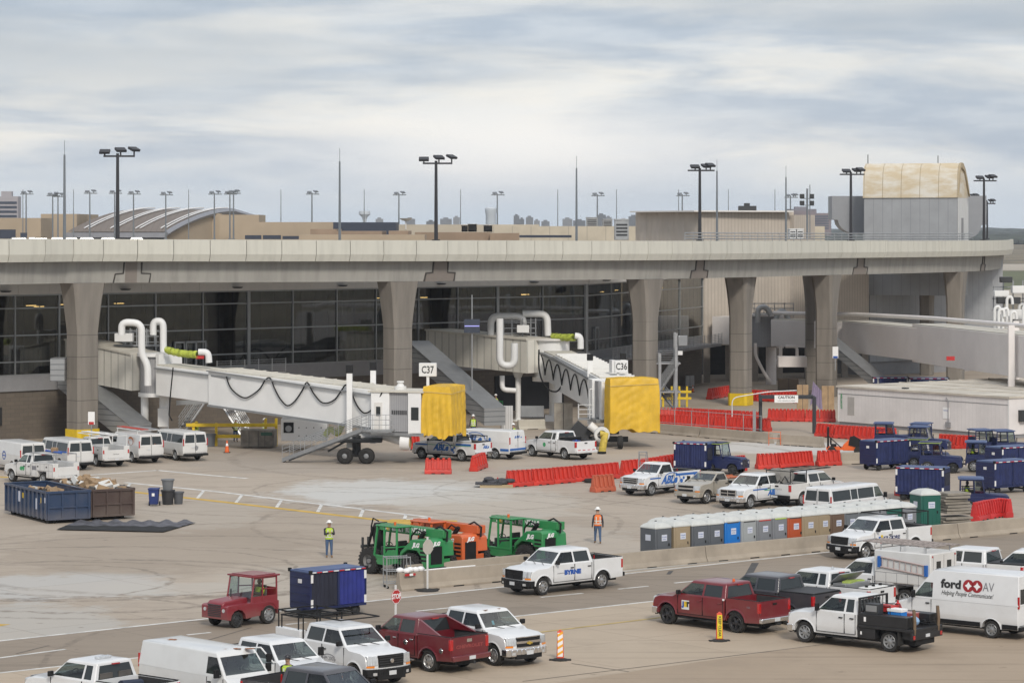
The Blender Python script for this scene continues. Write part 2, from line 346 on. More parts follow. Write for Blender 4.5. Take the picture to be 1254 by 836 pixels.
def common_front(root, xf, hw, zh, pt, bumper, grille='bars', gm=None, plan=.2, z0=.42, lamp=LAMP, badge=None, bz=.70):
    bm = {'chrome': CHROME, 'black': BLACK, 'body': pt}[bumper]
    b = MB(); front_band(b, xf, hw, -1.0, 1.0, z0, bz, .07, .3, plan, 10); b.obj('front_bumper', bm, root, bevel=.025, smooth=50)
    lo = MB(); front_band(lo, xf, hw, -.62, .62, z0-.1, z0+.07, .075, .1, plan, 6); lo.obj('lower_grille', BLACK, root)
    g = MB(); zg0, zg1 = bz+.05, zh-.06; front_band(g, xf, hw, -.56, .56, zg0, zg1, .012, .08, plan, 6); go = g.obj('grille', BLACK, root)
    gm = gm or CHROME; q = MB()
    if grille == 'bars':
        for z in (zg0, (zg0*2+zg1)/3, (zg0+2*zg1)/3, zg1-.03): front_band(q, xf, hw, -.57, .57, z, z+.035, .03, .06, plan, 6)
        for s in (-.57, .545): front_band(q, xf, hw, s, s+.025, zg0, zg1, .03, .06, plan, 1)
    elif grille == 'cross':
        for z in (zg0-.01, (zg0+zg1)/2-.02, zg1-.03): front_band(q, xf, hw, -.56, .56, z, z+.045, .03, .06, plan, 6)
        for s in (-.57, -.025, .535): front_band(q, xf, hw, s, s+.05, zg0, zg1, .032, .06, plan, 1)
    elif grille == 'two':
        front_band(q, xf, hw, -.6, .6, (zg0+zg1)/2-.045, (zg0+zg1)/2+.045, .035, .07, plan, 6)
        for z in (zg0-.015, zg1-.02): front_band(q, xf, hw, -.58, .58, z, z+.03, .025, .06, plan, 6)
    elif grille == 'plain':
        for k in range(5): front_band(q, xf, hw, -.52, .52, lerp(zg0, zg1, (k+.3)/5), lerp(zg0, zg1, (k+.6)/5), .022, .05, plan, 6)
    q.obj('grille_bars', gm, go)
    if badge:
        MB().lathe([(.085, 0), (.075, .02), (.001, .022)], (xf+.03, 0, (zg0+zg1)/2), 'x', 12).obj('badge', badge, go)
    for s in (-1, 1):
        h = MB(); a, c = (.6, .97) if s > 0 else (-.97, -.6); front_band(h, xf, hw, a, c, zg0+.08, zg1-.02, .015, .14, plan, 4, lean=.03); h.obj('headlight', lamp, root, bevel=.01)
        h = MB(); a, c = (.72, .985) if s > 0 else (-.985, -.72); front_band(h, xf, hw, a, c, zg0+.0, zg0+.07, .016, .16, plan, 3); h.obj('turn_signal', AMBER, root)
        h = MB(); a, c = (.66, .8) if s > 0 else (-.8, -.66); front_band(h, xf, hw, a, c, z0+.06, z0+.16, .078, .05, plan, 1); h.obj('fog_lamp', LAMP, root)
    MB().box(xf+.07, xf+.085, -.16, .16, z0+.05, z0+.2).obj('number_plate', PLATE, root)
def seam(mb, x, s, hw, z0, z1, w=.014): mb.box(x-w/2, x+w/2, s*hw-.003 if s > 0 else -hw-.003, hw+.003 if s > 0 else -hw+.003, z0, z1)
def details_side(root, hw, doors, zb, sill, handle=BLACK, trim=None, z0=None):
    """doors: (x rear, x front) per side"""
    for s in (-1, 1):
        m = MB(); hy = hw*.988
        for a, b in doors:
            for x in (a, b): m.box(x-.008, x+.008, s*(hw-.02), s*(hw+.002), sill+.08, zb-.02) if s > 0 else m.box(x-.008, x+.008, -(hw+.002), -(hw-.02), sill+.08, zb-.02)
            m.box(a, b, min(s*(hw-.02), s*(hw+.002)), max(s*(hw-.02), s*(hw+.002)), sill+.08, sill+.095)
        m.obj('door_seam', BLACK, root)
        for a, b in doors:
            MB().box(a+.07, a+.25, min(s*(hw-.01), s*(hw+.035)), max(s*(hw-.01), s*(hw+.035)), zb-.2, zb-.155).obj('door_handle', handle, root, bevel=.01)
        if trim:
            x0, x1 = doors[0][0], doors[-1][1]
            MB().box(x0-.1, x1+.1, min(s*(hw-.01), s*(hw+.015)), max(s*(hw-.01), s*(hw+.015)), .72, .79).obj('side_moulding', trim, root)
def mirrors(root, x, hw, zb, m=BLACK, big=0):
    for s in (-1, 1):
        a = MB(); a.rbox((x, s*(hw+.11+big*.04), zb+.12+big*.05), .11, .21, .18+big*.12); a.rbox((x+.02, s*(hw-.0), zb+.06), .06, .16, .05)
        a.obj('mirror', m, root, bevel=.03)
def underbody(root, xr, xf, hw):
    MB().box(xr+.12, xf-.25, -(hw-.33), hw-.33, .32, .78).obj('chassis', BLACK, root)
def wheels(root, xs, hw, r, w, style, rim=None, steer=0):
    for i, x in enumerate(xs):
        for s in (-1, 1): wheel(root, x, s*(hw-w/2-.03), r, w, s, style, rim, steer if i == 0 else 0)
def cab_cols(cabr, xw, rake, kind, lean=.1):
    rr, rf = cabr + lean, xw - rake
    if kind == 'regular': return [(cabr, rr), (cabr+.16, rr+.1), (xw-.1, rf-.04), (xw, rf)], [1]
    m = cabr + (.62 if kind == 'ext' else (xw - cabr)*.46)
    return [(cabr, rr), (cabr+.2, rr+.16), (m-.05, m-.05), (m+.05, m+.03), (xw-.1, rf-.04), (xw, rf)], [1, 3]
def pickup(name, label, cat, pos, pt, wb=3.6, foh=.95, roh=1.25, hw=1.0, zh=1.19, zb=1.31, zr=1.95, cab='crew', bed='open', r=.4, tw=.28, rims='alloy',
           bumper='chrome', rbumper='chrome', grille='bars', gm=None, handle=BLACK, rim=None, inner=None, bedlen=None, rake=.72, mirror=BLACK, mbig=0, badge=None, steps=None,
           ztail=1.36, taildoor=None, lampz=(.9, 1.3), glassrear=None, flares=None, trim=None, group=None, sill=.46, arch=.1, steer=0, cowl=.52, smooth_bed=False):
    loc, h = pos; t = thing(name, label, cat, loc, h, group)
    fa, ra = wb/2, -wb/2; xf, xr = fa + foh, ra - roh; bl = bedlen or {'crew': 1.75, 'ext': 2.0, 'regular': 2.45}[cab]
    cabr = xr + bl + .06; xw = fa - cowl + .0; AR = r + arch
    top = [(cabr, zb), (xw+.02, zb), (xw+.2, zb-.035), ((xw+xf)/2+.15, lerp(zb, zh, .55)), (xf-.28, zh), (xf-.1, zh-.045), (xf-.035, zh-.17), (xf, .72)]
    lower_body(cabr, xf, top, sill, [(fa, AR, r)], hw, hood_x=xw+.1).obj('body', pt, t, bevel=.03, smooth=40)
    cols, wi = cab_cols(cabr, xw, rake, cab)
    wins = {i: (SGLASS if i == wi[-1] else GLASS) for i in wi}
    greenhouse(t, zb-.004, zr-.045, cols, hw-.035, hw-.24, wins, pt)
    inner = inner or LINER
    if bed in ('open', 'tonneau', 'toolbox', 'reel'):
        p = [(xr, sill+.04), (xr, ztail), (xr+bl, ztail), (xr+bl, sill)] + [(ra + AR*cos(a), r + AR*sin(a)) for a in [lerp(math.asin((sill-r)/AR), pi-math.asin((sill-r)/AR), k/10) for k in range(11)]]
        for s in (-1, 1):
            MB().prism(p, 'xz', s*(hw-.07), s*(hw-.006)).obj('bed_side', pt, t, bevel=.02, smooth=40)
        MB().box(xr+.0, xr+.05, -(hw-.075), hw-.075, sill+.2, ztail-.01).obj('tailgate', pt, t, bevel=.012)
        MB().box(xr+bl-.05, xr+bl, -(hw-.075), hw-.075, sill+.1, ztail).obj('bulkhead', pt, t)
        f = MB(); f.box(xr+.05, xr+bl-.05, -(hw-.075), hw-.075, .72, .76)
        for s in (-1, 1):
            f.box(xr+.05, xr+bl-.05, min(s*(hw-.095), s*(hw-.075)), max(s*(hw-.095), s*(hw-.075)), .76, ztail-.03)
            f.box(ra-.42, ra+.42, min(s*(hw-.3), s*(hw-.09)), max(s*(hw-.3), s*(hw-.09)), .76, .98)
        f.box(xr+.05, xr+.07, -(hw-.09), hw-.09, .76, ztail-.03); f.obj('bed_floor', inner, t)
        rl = MB()
        for s in (-1, 1): rl.box(xr+.02, xr+bl-.02, min(s*(hw-.085), s*(hw-.012)), max(s*(hw-.085), s*(hw-.012)), ztail, ztail+.022)
        rl.box(xr-.003, xr+.06, -(hw-.09), hw-.09, ztail-.006, ztail+.016); rl.obj('bed_rail', BLACK, t)
        MB().box(xr-.022, xr+.0, -.12, .12, ztail-.2, ztail-.12).obj('tailgate_handle', BLACK, t)
    if bed == 'tonneau': MB().box(xr+.02, xr+bl-.03, -(hw-.05), hw-.05, ztail+.022, ztail+.06).obj('bed_cover', mat('vinyl_cover', (.035, .036, .04), .6, var=.2), t, bevel=.015)
    if bed in ('open', 'tonneau', 'toolbox', 'reel'):
        for s in (-1, 1):
            MB().box(xr-.012, xr+.1, min(s*(hw-.15), s*(hw+.004)), max(s*(hw-.15), s*(hw+.004)), *lampz).obj('tail_light', REDL, t, bevel=.012)
        bm = {'chrome': CHROME, 'black': BLACK, 'body': pt}[rbumper]; b = MB(); b.box(xr-.16, xr+.02, -(hw-.02), hw-.02, sill+.04, sill+.23); b.obj('rear_bumper', bm, t, bevel=.03)
        MB().box(xr-.175, xr-.155, -.16, .16, sill+.07, sill+.2).obj('number_plate', PLATE, t)
        MB().box(xr-.28, xr-.1, -.05, .05, sill-.08, sill+.02).obj('tow_hitch', DARK, t)
    common_front(t, xf, hw, zh, pt, bumper, grille, gm, badge=badge)
    ds = [(cabr+.06 if cab == 'regular' else (cols[2][0]+cols[3][0])/2, xw-.08)]
    if cab != 'regular': ds = [(cabr+.1, ds[0][0]-.01)] + ds
    details_side(t, hw, ds, zb, sill, handle, trim)
    mirrors(t, xw-.22, hw, zb, mirror, mbig)
    underbody(t, xr, xf, hw)
    fl = MB()
    for s in (-1, 1):
        flare(fl, fa, r, AR-.005, .07, hw-.012, s)
        if bed not in ('flat', 'service'): flare(fl, ra, r, AR-.005, .07, hw-.012, s)
    fl.obj('wheel_arch', flares or pt, t, smooth=60)
    if steps:
        for s in (-1, 1): MB().box(cabr+.15, fa-AR-.1, min(s*(hw-.12), s*(hw+.08)), max(s*(hw-.12), s*(hw+.08)), .36, .41).obj('side_step', steps, t, bevel=.015)
    MB().tube([(xw-rake*.0+.1, .5, zb-.02), (xw-.12, .1, zb+.09)], .012, 4).tube([(xw+.1, -.05, zb-.02), (xw-.12, -.5, zb+.09)], .012, 4).obj('wiper', BLACK, t)
    MB().box(cabr-.02, cabr+.05, -.16, .16, zr-.12, zr-.08).obj('brake_light', REDL, t)
    wheels(t, (fa, ra), hw, r, tw, rims, rim, steer)
    t['dim'] = 0; del t['dim']
    c = Car(); c.t = t; c.xf, c.xr, c.cabr, c.bl, c.hw, c.zb, c.zr, c.fa, c.ra, c.xw, c.zt, c.cols = xf, xr, cabr, bl, hw, zb, zr, fa, ra, xw, ztail, cols
    return c
def van(name, label, pos, pt, kind='cargo', wb=3.43, foh=.85, roh=1.35, hw=.98, zb=1.22, zr=2.08, r=.37, bumper='black', rbumper='black', group=None, zh=1.02, dark_win=True,
        v=(.12, .82), rake=.62, cowl=-.12, rear_glass=True, cat='van', win_near=None, flares=None, front_door_open=False, hoodrust=False):
    loc, h = pos; t = thing(name, label, cat, loc, h, group); fa, ra = wb/2, -wb/2; xf, xr = fa+foh, ra-roh; xw = fa - cowl; sill = .42
    top = [(xr, zb), (xw, zb), (xw+.16, zb-.05), (xf-.2, zh), (xf-.06, zh-.06), (xf-.01, zh-.2), (xf, .66)]
    lower_body(xr, xf, top, sill, [(fa, r+.09, r), (ra, r+.09, r)], hw, hood_x=xw+.1, plan=.16, rplan=.06).obj('body', pt, t, bevel=.035, smooth=40)
    rr, rf = xr+.07, xw-rake; d0 = xw - .95 - .05
    ln = lambda x, k=0: (x, lerp(rr, rf, (x-xr)/(xw-xr))*.5 + x*.5)
    if kind == 'cargo': cols = [(xr, rr), (d0-.05, d0-.05), (xw-.12, rf-.04), (xw, rf)]; wins = {1: SGLASS}
    else:
        a = xr+.22; b = xr+1.95; c = b+.07; dd = c+.62; e = dd+.07; g = d0-.12
        cols = [(xr, rr), (a, a), (b, b), (c, c), (dd, dd), (e, e), (g, g), (g+.12, g+.1), (xw-.12, rf-.04), (xw, rf)]; wins = {1: GLASS, 3: GLASS, 5: GLASS, 7: SGLASS}
        if kind == 'window': pass
    greenhouse(t, zb-.004, zr-.06, cols, hw-.012, hw-.15, wins, pt, v=v, ru=(-1, -.86, -.07, .07, .86, 1), rwins=(1, 3) if rear_glass else (), crown=.06, roofname='upper_body', bev=.05)
    common_front(t, xf, hw, zh, pt, bumper, 'plain', DARK, plan=.16, bz=.62)
    details_side(t, hw, [(d0-.0, xw-.1)], zb, sill)
    for s in (-1, 1):
        MB().box(xr-.012, xr+.05, min(s*(hw-.085), s*(hw-.02)), max(s*(hw-.085), s*(hw-.02)), zb-.1, zb+.38).obj('tail_light', REDL, t)
    MB().box(xr-.006, xr+.01, -.012, .012, sill+.15, zr-.1).box(xr-.006, xr+.01, -(hw-.1), hw-.1, sill+.16, sill+.175).obj('door_seam', BLACK, t)
    MB().box(xr-.03, xr, .1, .3, .95, 1.05).obj('number_plate', PLATE, t)
    MB().box(xr-.14, xr+.03, -(hw-.02), hw-.02, sill-.03, sill+.13).obj('rear_bumper', {'black': BLACK, 'chrome': CHROME, 'body': pt}[rbumper], t, bevel=.025)
    mirrors(t, xw-.25, hw, zb, BLACK, 1); underbody(t, xr, xf, hw)
    fl = MB()
    for s in (-1, 1):
        for x in (fa, ra): flare(fl, x, r, r+.085, .05, hw-.012, s, .02)
    fl.obj('wheel_arch', flares or pt, t, smooth=60)
    wheels(t, (fa, ra), hw, r, .25, 'steel', GREYM)
    c = Car(); c.t = t; c.xf, c.xr, c.hw, c.zb, c.zr, c.fa, c.ra, c.xw, c.d0, c.cols = xf, xr, hw, zb, zr, fa, ra, xw, d0, cols
    return c
def rack(c, x0, x1, z, m=BLACK, bars=4, legs=None, y=None):
    y = y or c.hw-.12; k = MB(); legs = legs or (x0+.15, x1-.15)
    for s in (-1, 1):
        k.tube([(x0, s*y, z), (x1, s*y, z)], .03, 5)
        for x in legs: k.tube([(x, s*y, c.zt if hasattr(c, 'zt') and x < c.cabr else c.zr-.1), (x, s*y, z)], .03, 5)
    for i in range(bars): x = lerp(x0, x1, i/(bars-1)); k.tube([(x, -y, z), (x, y, z)], .025, 5)
    return k.obj('ladder_rack', m, c.t)
def ladder(mb, p0, p1, w, up=V((0, 0, 1)), rungs=12, rail=.03, across=None):
    p0, p1 = V(p0), V(p1); d = (p1-p0).normalized(); a = across or V((0, 1, 0)); a = a*(w/2)
    mb.tube([p0+a, p1+a], rail, 4); mb.tube([p0-a, p1-a], rail, 4)
    for i in range(rungs): q = lerp(p0, p1, (i+.5)/rungs); mb.tube([q+a, q-a], rail*.6, 4)
# ================================================================== CAMERA, SKY, LIGHT
cam = bpy.data.cameras.new('camera'); co = bpy.data.objects.new('camera', cam); COL.objects.link(co)
co.location = (0, 0, H); co.rotation_euler = (R(90), 0, 0); cam.lens = 36*F/1254; cam.sensor_width = 36; cam.shift_y = -(418-HY)/1254
cam.clip_start = 1; cam.clip_end = 30000; SC.camera = co
cam.dof.use_dof = True; cam.dof.focus_distance = 150; cam.dof.aperture_fstop = 5.6
SC.view_settings.view_transform = 'Standard'; SC.view_settings.look = 'None'; SC.view_settings.exposure = 0.30; SC.view_settings.gamma = 1
SUN_EL, SUN_AZ = 36, 168      # degrees; azimuth clockwise from +Y
w = bpy.data.worlds.new('World'); SC.world = w; w.use_nodes = True
def world():
    nt = w.node_tree; N = nt.nodes; L = nt.links; bg = N['Background']
    sky = N.new('ShaderNodeTexSky'); sky.sky_type = 'NISHITA'; sky.sun_disc = False; sky.sun_elevation = R(SUN_EL); sky.sun_rotation = R(SUN_AZ)
    tc = N.new('ShaderNodeTexCoord'); sx = N.new('ShaderNodeSeparateXYZ'); L.new(tc.outputs['Generated'], sx.inputs[0])
    def ns(scale, sc, det, lo, hi, loc=(0, 0, 0), rough=.55):
        mp = N.new('ShaderNodeMapping'); mp.inputs['Scale'].default_value = sc; mp.inputs['Location'].default_value = loc; L.new(tc.outputs['Generated'], mp.inputs[0])
        n = N.new('ShaderNodeTexNoise'); n.inputs['Scale'].default_value = scale; n.inputs['Detail'].default_value = det; n.inputs['Roughness'].default_value = rough; n.inputs['Distortion'].default_value = .35
        L.new(mp.outputs[0], n.inputs[0]); mr = N.new('ShaderNodeMapRange'); mr.interpolation_type = 'SMOOTHSTEP'; mr.inputs[1].default_value = lo; mr.inputs[2].default_value = hi; L.new(n.outputs[0], mr.inputs[0]); return mr.outputs[0]
    a = ns(1, (8, 8, 50), 5, .38, .62, (3.3, 0, 1.7)); b = ns(1, (26, 26, 150), 5, .38, .68, (1, 0, .4)); c = ns(1, (4, 4, 26), 3, .35, .65, (8.4, 0, 5))
    def mixc(f, c1, c2):
        m = N.new('ShaderNodeMix'); m.data_type = 'RGBA'
        if f is not None and not isinstance(f, float): L.new(f, m.inputs[0])
        else: m.inputs[0].default_value = f
        for k, cc in ((6, c1), (7, c2)):
            if isinstance(cc, tuple): m.inputs[k].default_value = (*cc, 1)
            else: L.new(cc, m.inputs[k])
        return m.outputs[2]
    def rng(src, lo, hi, t0=0, t1=1):
        m = N.new('ShaderNodeMapRange'); m.interpolation_type = 'SMOOTHSTEP'; L.new(src, m.inputs[0])
        for k, x in zip((1, 2, 3, 4), (lo, hi, t0, t1)): m.inputs[k].default_value = x
        return m.outputs[0]
    lay = mixc(a, (.40, .455, .54), (.81, .775, .72)); wisp = N.new('ShaderNodeMath'); wisp.operation = 'MULTIPLY'; wisp.inputs[1].default_value = .45; L.new(b, wisp.inputs[0])
    lay = mixc(wisp.outputs[0], lay, (.70, .72, .74))
    dk = N.new('ShaderNodeMath'); dk.operation = 'MULTIPLY'; L.new(c, dk.inputs[0]); L.new(rng(sx.outputs[2], .025, .075, .05, .85), dk.inputs[1])
    lay = mixc(dk.outputs[0], lay, (.34, .385, .45))
    low = rng(sx.outputs[2], .030, .0, 0, .85); lay = mixc(low, lay, (.64, .72, .80))
    # a warmer, brighter break in the cloud ahead, low over the field
    gx = N.new('ShaderNodeMath'); gx.operation = 'ABSOLUTE'; ad = N.new('ShaderNodeMath'); ad.operation = 'SUBTRACT'; ad.inputs[1].default_value = .005; L.new(sx.outputs[0], ad.inputs[0]); L.new(ad.outputs[0], gx.inputs[0])
    gz = N.new('ShaderNodeMath'); gz.operation = 'SUBTRACT'; gz.inputs[1].default_value = .027; L.new(sx.outputs[2], gz.inputs[0]); ga = N.new('ShaderNodeMath'); ga.operation = 'ABSOLUTE'; L.new(gz.outputs[0], ga.inputs[0])
    m1 = N.new('ShaderNodeMath'); m1.operation = 'MULTIPLY'; L.new(rng(gx.outputs[0], .12, 0), m1.inputs[0]); L.new(rng(ga.outputs[0], .026, .0), m1.inputs[1])
    m2 = N.new('ShaderNodeMath'); m2.operation = 'MULTIPLY'; m2.inputs[1].default_value = .9; L.new(m1.outputs[0], m2.inputs[0]); lay = mixc(m2.outputs[0], lay, (.90, .87, .84))
    up = N.new('ShaderNodeVectorMath'); up.operation = 'SCALE'; L.new(lay, up.inputs[0]); L.new(rng(sx.outputs[2], .12, .8, 1, 1.3), up.inputs['Scale'])
    ss = N.new('ShaderNodeVectorMath'); ss.operation = 'SCALE'; L.new(sky.outputs[0], ss.inputs[0]); ss.inputs['Scale'].default_value = .10
    L.new(mixc(.9, ss.outputs[0], up.outputs[0]), bg.inputs[0]); bg.inputs[1].default_value = 1.0
world()
sl = bpy.data.lights.new('sun', 'SUN'); sl.energy = 1.85; sl.angle = R(11); sl.color = (1, .93, .83)
so = bpy.data.objects.new('sun', sl); COL.objects.link(so)
az = R(SUN_AZ); dirn = V((sin(az)*cos(R(SUN_EL)), cos(az)*cos(R(SUN_EL)), sin(R(SUN_EL)))); so.rotation_euler = dirn.to_track_quat('Z', 'Y').to_euler()
# ================================================================== GROUND
ROAD = atan2(3483, 4120)
def groundmat(name, base, other, patches=(), arcs=(), joints=6.0, seed=0, rot=ROAD, jw=.035, jd=.78):
    m, nt, b = nodes(name); N = nt.nodes; L = nt.links
    tc = N.new('ShaderNodeTexCoord'); P = tc.outputs['Object']
    def mp(rot=0, sc=(1, 1, 1), loc=(0, 0, 0), src=None):
        q = N.new('ShaderNodeMapping'); q.inputs['Rotation'].default_value = (0, 0, rot); q.inputs['Scale'].default_value = sc; q.inputs['Location'].default_value = loc
        L.new(src or P, q.inputs[0]); return q.outputs[0]
    def nz(vec, scale, det=5, rough=.6):
        q = N.new('ShaderNodeTexNoise'); q.inputs['Scale'].default_value = scale; q.inputs['Detail'].default_value = det; q.inputs['Roughness'].default_value = rough; L.new(vec, q.inputs[0]); return q.outputs[0]
    def mr(src, a, b_, c=0., d=1., sm=True):
        q = N.new('ShaderNodeMapRange'); L.new(src, q.inputs[0]); q.interpolation_type = 'SMOOTHSTEP' if sm else 'LINEAR'
        for k, x in zip((1, 2, 3, 4), (a, b_, c, d)): q.inputs[k].default_value = x
        return q.outputs[0]
    def ma(op, a, b_=None):
        q = N.new('ShaderNodeMath'); q.operation = op
        for k, x in ((0, a), (1, b_)):
            if x is None: continue
            if isinstance(x, (int, float)): q.inputs[k].default_value = x
            else: L.new(x, q.inputs[k])
        return q.outputs[0]
    def mix(f, a, b_):
        q = N.new('ShaderNodeMix'); q.data_type = 'RGBA'
        L.new(f, q.inputs[0])
        for k, x in ((6, a), (7, b_)):
            if isinstance(x, tuple): q.inputs[k].default_value = (*x, 1)
            else: L.new(x, q.inputs[k])
        return q.outputs[2]
    sc = lambda c, k: tuple(x*k for x in c)
    rp = mp(-rot)
    c = mix(mr(nz(mp(0, (1, .55, 1), (seed, seed, 0)), .045, 6), .36, .62), base, other)
    c = mix(mr(nz(mp(.5, (1, 1, 1), (9, 4, 0)), .3, 7, .7), .45, .75, 0, .55), c, sc(base, .72))
    # traffic film and tyre streaks drawn out along two driving directions
    for ang, k, lo in ((-rot, .55, .52), (-rot+1.2, .4, .55), (-rot-.5, .35, .56)):
        c = mix(mr(nz(mp(ang, (.035, .9, 1), (k*7, 3, 0)), 1.6, 5, .65), lo, lo+.18, 0, k), c, sc(other, .62))
    w_ = nz(mp(0), .35, 5); w2 = nz(mp(0, (1, 1, 1), (40, 3, 0)), 1.3, 6, .7)
    for (cx, cy, rx, ry, col, st, ang) in patches:
        v = mp(0, (1, 1, 1), (-cx, -cy, 0)); v = mp(ang, (1/rx, 1/ry, 0), (0, 0, 0), v) if ang == 0 else mp(0, (1/rx, 1/ry, 0), (0, 0, 0), mp(-ang, (1, 1, 1), (0, 0, 0), v))
        ln = N.new('ShaderNodeVectorMath'); ln.operation = 'LENGTH'; L.new(v, ln.inputs[0])
        d = ma('ADD', ln.outputs[1], ma('MULTIPLY', ma('SUBTRACT', w_, .5), 1.3)); d = ma('ADD', d, ma('MULTIPLY', ma('SUBTRACT', w2, .5), .7))
        c = mix(mr(d, 1.1, .75, 0, st), c, col)
    for (cx, cy, r, wd, st) in arcs:
        v = mp(0, (1, 1, 0), (-cx, -cy, 0)); ln = N.new('ShaderNodeVectorMath'); ln.operation = 'LENGTH'; L.new(v, ln.inputs[0])
        d = ma('ABSOLUTE', ma('SUBTRACT', ln.outputs[1], ma('ADD', r, ma('MULTIPLY', w_, 1.5))))
        f = ma('MULTIPLY', mr(d, wd, wd*.4, 0, st), mr(w2, .35, .6))
        c = mix(f, c, sc(other, .45))
    if joints:
        sx = N.new('ShaderNodeSeparateXYZ'); L.new(rp, sx.inputs[0]); f = None
        for a in (0, 1):
            q = ma('FRACT', ma('DIVIDE', sx.outputs[a], joints)); q = ma('LESS_THAN', q, jw/joints); f = q if f is None else ma('MAXIMUM', f, q)
        f = ma('MULTIPLY', f, .9); c = mix(f, c, sc(other, jd*.7))
        # each slab poured a touch different
        vr = N.new('ShaderNodeTexWhiteNoise'); vr.noise_dimensions = '2D'; fl = N.new('ShaderNodeVectorMath'); fl.operation = 'FLOOR'; dv = N.new('ShaderNodeVectorMath'); dv.operation = 'SCALE'; dv.inputs['Scale'].default_value = 1/joints
        L.new(rp, dv.inputs[0]); L.new(dv.outputs[0], fl.inputs[0]); L.new(fl.outputs[0], vr.inputs['Vector'])
        c = mix(mr(vr.outputs[0], 0, 1, 0, .22, False), c, sc(base, 1.15))
    c = mix(mr(nz(mp(0, (1, 1, 1), (70, 9, 0)), 1.1, 3, .5), .70, .76, 0, .55), c, sc(other, .45)); c = mix(mr(nz(mp(0, (1, 1, 1), (17, 29, 0)), 3.1, 2, .5), .72, .77, 0, .5), c, sc(other, .5))
    L.new(c, b.inputs['Base Color']); b.inputs['Roughness'].default_value = .82; b.inputs['Specular IOR Level'].default_value = .35
    bp = N.new('ShaderNodeBump'); bp.inputs['Strength'].default_value = .25; bp.inputs['Distance'].default_value = .02; L.new(nz(P, 6, 6), bp.inputs['Height']); L.new(bp.outputs[0], b.inputs['Normal'])
    MATS[name] = m; return m
def ell(x0, x1, y0, y1, col, st, ang=0):
    c = G((x0+x1)/2, (y0+y1)/2); s = F/c.y; return (c.x, c.y, (x1-x0)/2/s, (G(0, y0).y - G(0, y1).y)/2, col, st, ang)
pale = (.54, .54, .52); paleb = (.56, .55, .53)
pats = [ell(330, 640, 585, 619, pale, .85), ell(480, 720, 596, 640, (.45, .42, .37), .6), ell(850, 1090, 540, 556, paleb, .8), ell(-60, 230, 700, 735, (.45, .44, .42), .85), ell(-80, 150, 738, 790, (.42, .405, .375), .75),
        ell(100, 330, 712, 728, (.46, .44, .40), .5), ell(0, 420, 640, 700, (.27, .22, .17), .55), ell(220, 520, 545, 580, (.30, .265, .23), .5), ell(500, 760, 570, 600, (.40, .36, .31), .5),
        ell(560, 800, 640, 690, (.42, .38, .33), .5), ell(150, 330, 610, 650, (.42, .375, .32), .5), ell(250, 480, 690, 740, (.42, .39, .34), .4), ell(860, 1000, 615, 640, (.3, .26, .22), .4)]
arcs = []
for (x, y, r, wd, st) in ((120, 715, 9, .35, .7), (200, 690, 12, .4, .55), (60, 760, 7, .3, .7), (20, 735, 14, .35, .6), (300, 680, 15, .5, .4), (640, 560, 20, .5, .45), (420, 600, 16, .4, .4), (980, 590, 13, .5, .4), (150, 665, 22, .5, .5), (90, 700, 10, .18, .8), (110, 722, 17, .2, .7), (30, 712, 6, .2, .7), (350, 640, 18, .25, .5), (560, 600, 12, .2, .5), (700, 640, 17, .25, .45), (840, 600, 15, .2, .4), (250, 660, 30, .3, .5)):
    c = G(x, y); arcs.append((c.x, c.y, r, wd, st))
CONC = groundmat('apron_concrete', (.41, .347, .282), (.355, .297, .237), pats, arcs)
RD = groundmat('road_surface', (.28, .232, .183), (.24, .196, .152), joints=4.5, seed=5, jw=.03, arcs=[(*G(300, 860)[:2], 20, .2, .7), (*G(560, 800)[:2], 15, .2, .5)])
CON2 = groundmat('kerbside_concrete', (.43, .352, .268), (.39, .315, .235), joints=6, seed=11)
CON3 = groundmat('brown_concrete', (.375, .297, .22), (.34, .265, .192), joints=0, seed=3)
def sheet(name, pts, m, z, kind='structure'):
    o = MB().add([(p[0], p[1], z) for p in pts], [tuple(range(len(pts)))]).obj(name, m, smooth=0)
    if o.data.polygons[0].normal.z < 0: o.data.flip_normals()
    return struct(o, kind)
grass = mat('dry_grass', (.22, .18, .115), .9, var=.5, scale=.02, lo=.4, hi=.6)
sheet('terrain', [(-7000, 60), (7000, 60), (9000, 11000), (-9000, 11000)], grass, -.05)
sheet('ground', [(-120, 60), (130, 60), (150, 420), (-150, 420)], CONC, 0)
rd = V((cos(ROAD), sin(ROAD), 0))
def ext(p, q, k=1.0): d = (q-p); return p - d*k, q + d*k
f0, f1 = ext(G(0, 784.5), G(1254, 649), .6); n0, n1 = ext(G(141, 808), G(808, 735), 1.5); y0_, y1_ = ext(G(663, 773.7), G(807, 756), 5)
sheet('road', [n0, n1, f1, f0], RD, .004)
e0, e1 = ext(G(746, 826), G(960, 795), 4)
nn0 = n0 - V((-rd.y, rd.x, 0))*45; nn1 = n1 - V((-rd.y, rd.x, 0))*45
sheet('pavement', [nn0, nn1, n1, n0], CON2, .004)
sheet('lower_pavement', [e0, e1, V((e1.x+20, e1.y-40, 0)), V((e0.x+20, e0.y-40, 0))], CON3, .008)
WPAINT = mat('worn_white_paint', (.66, .65, .62), .8, var=.42, scale=1.4, lo=.45, hi=.7); YPAINT = mat('worn_yellow_paint', (.62, .40, .07), .8, var=.3, scale=1.2); YPALE = mat('faded_yellow_paint', (.50, .37, .14), .8, var=.3, scale=1.2)
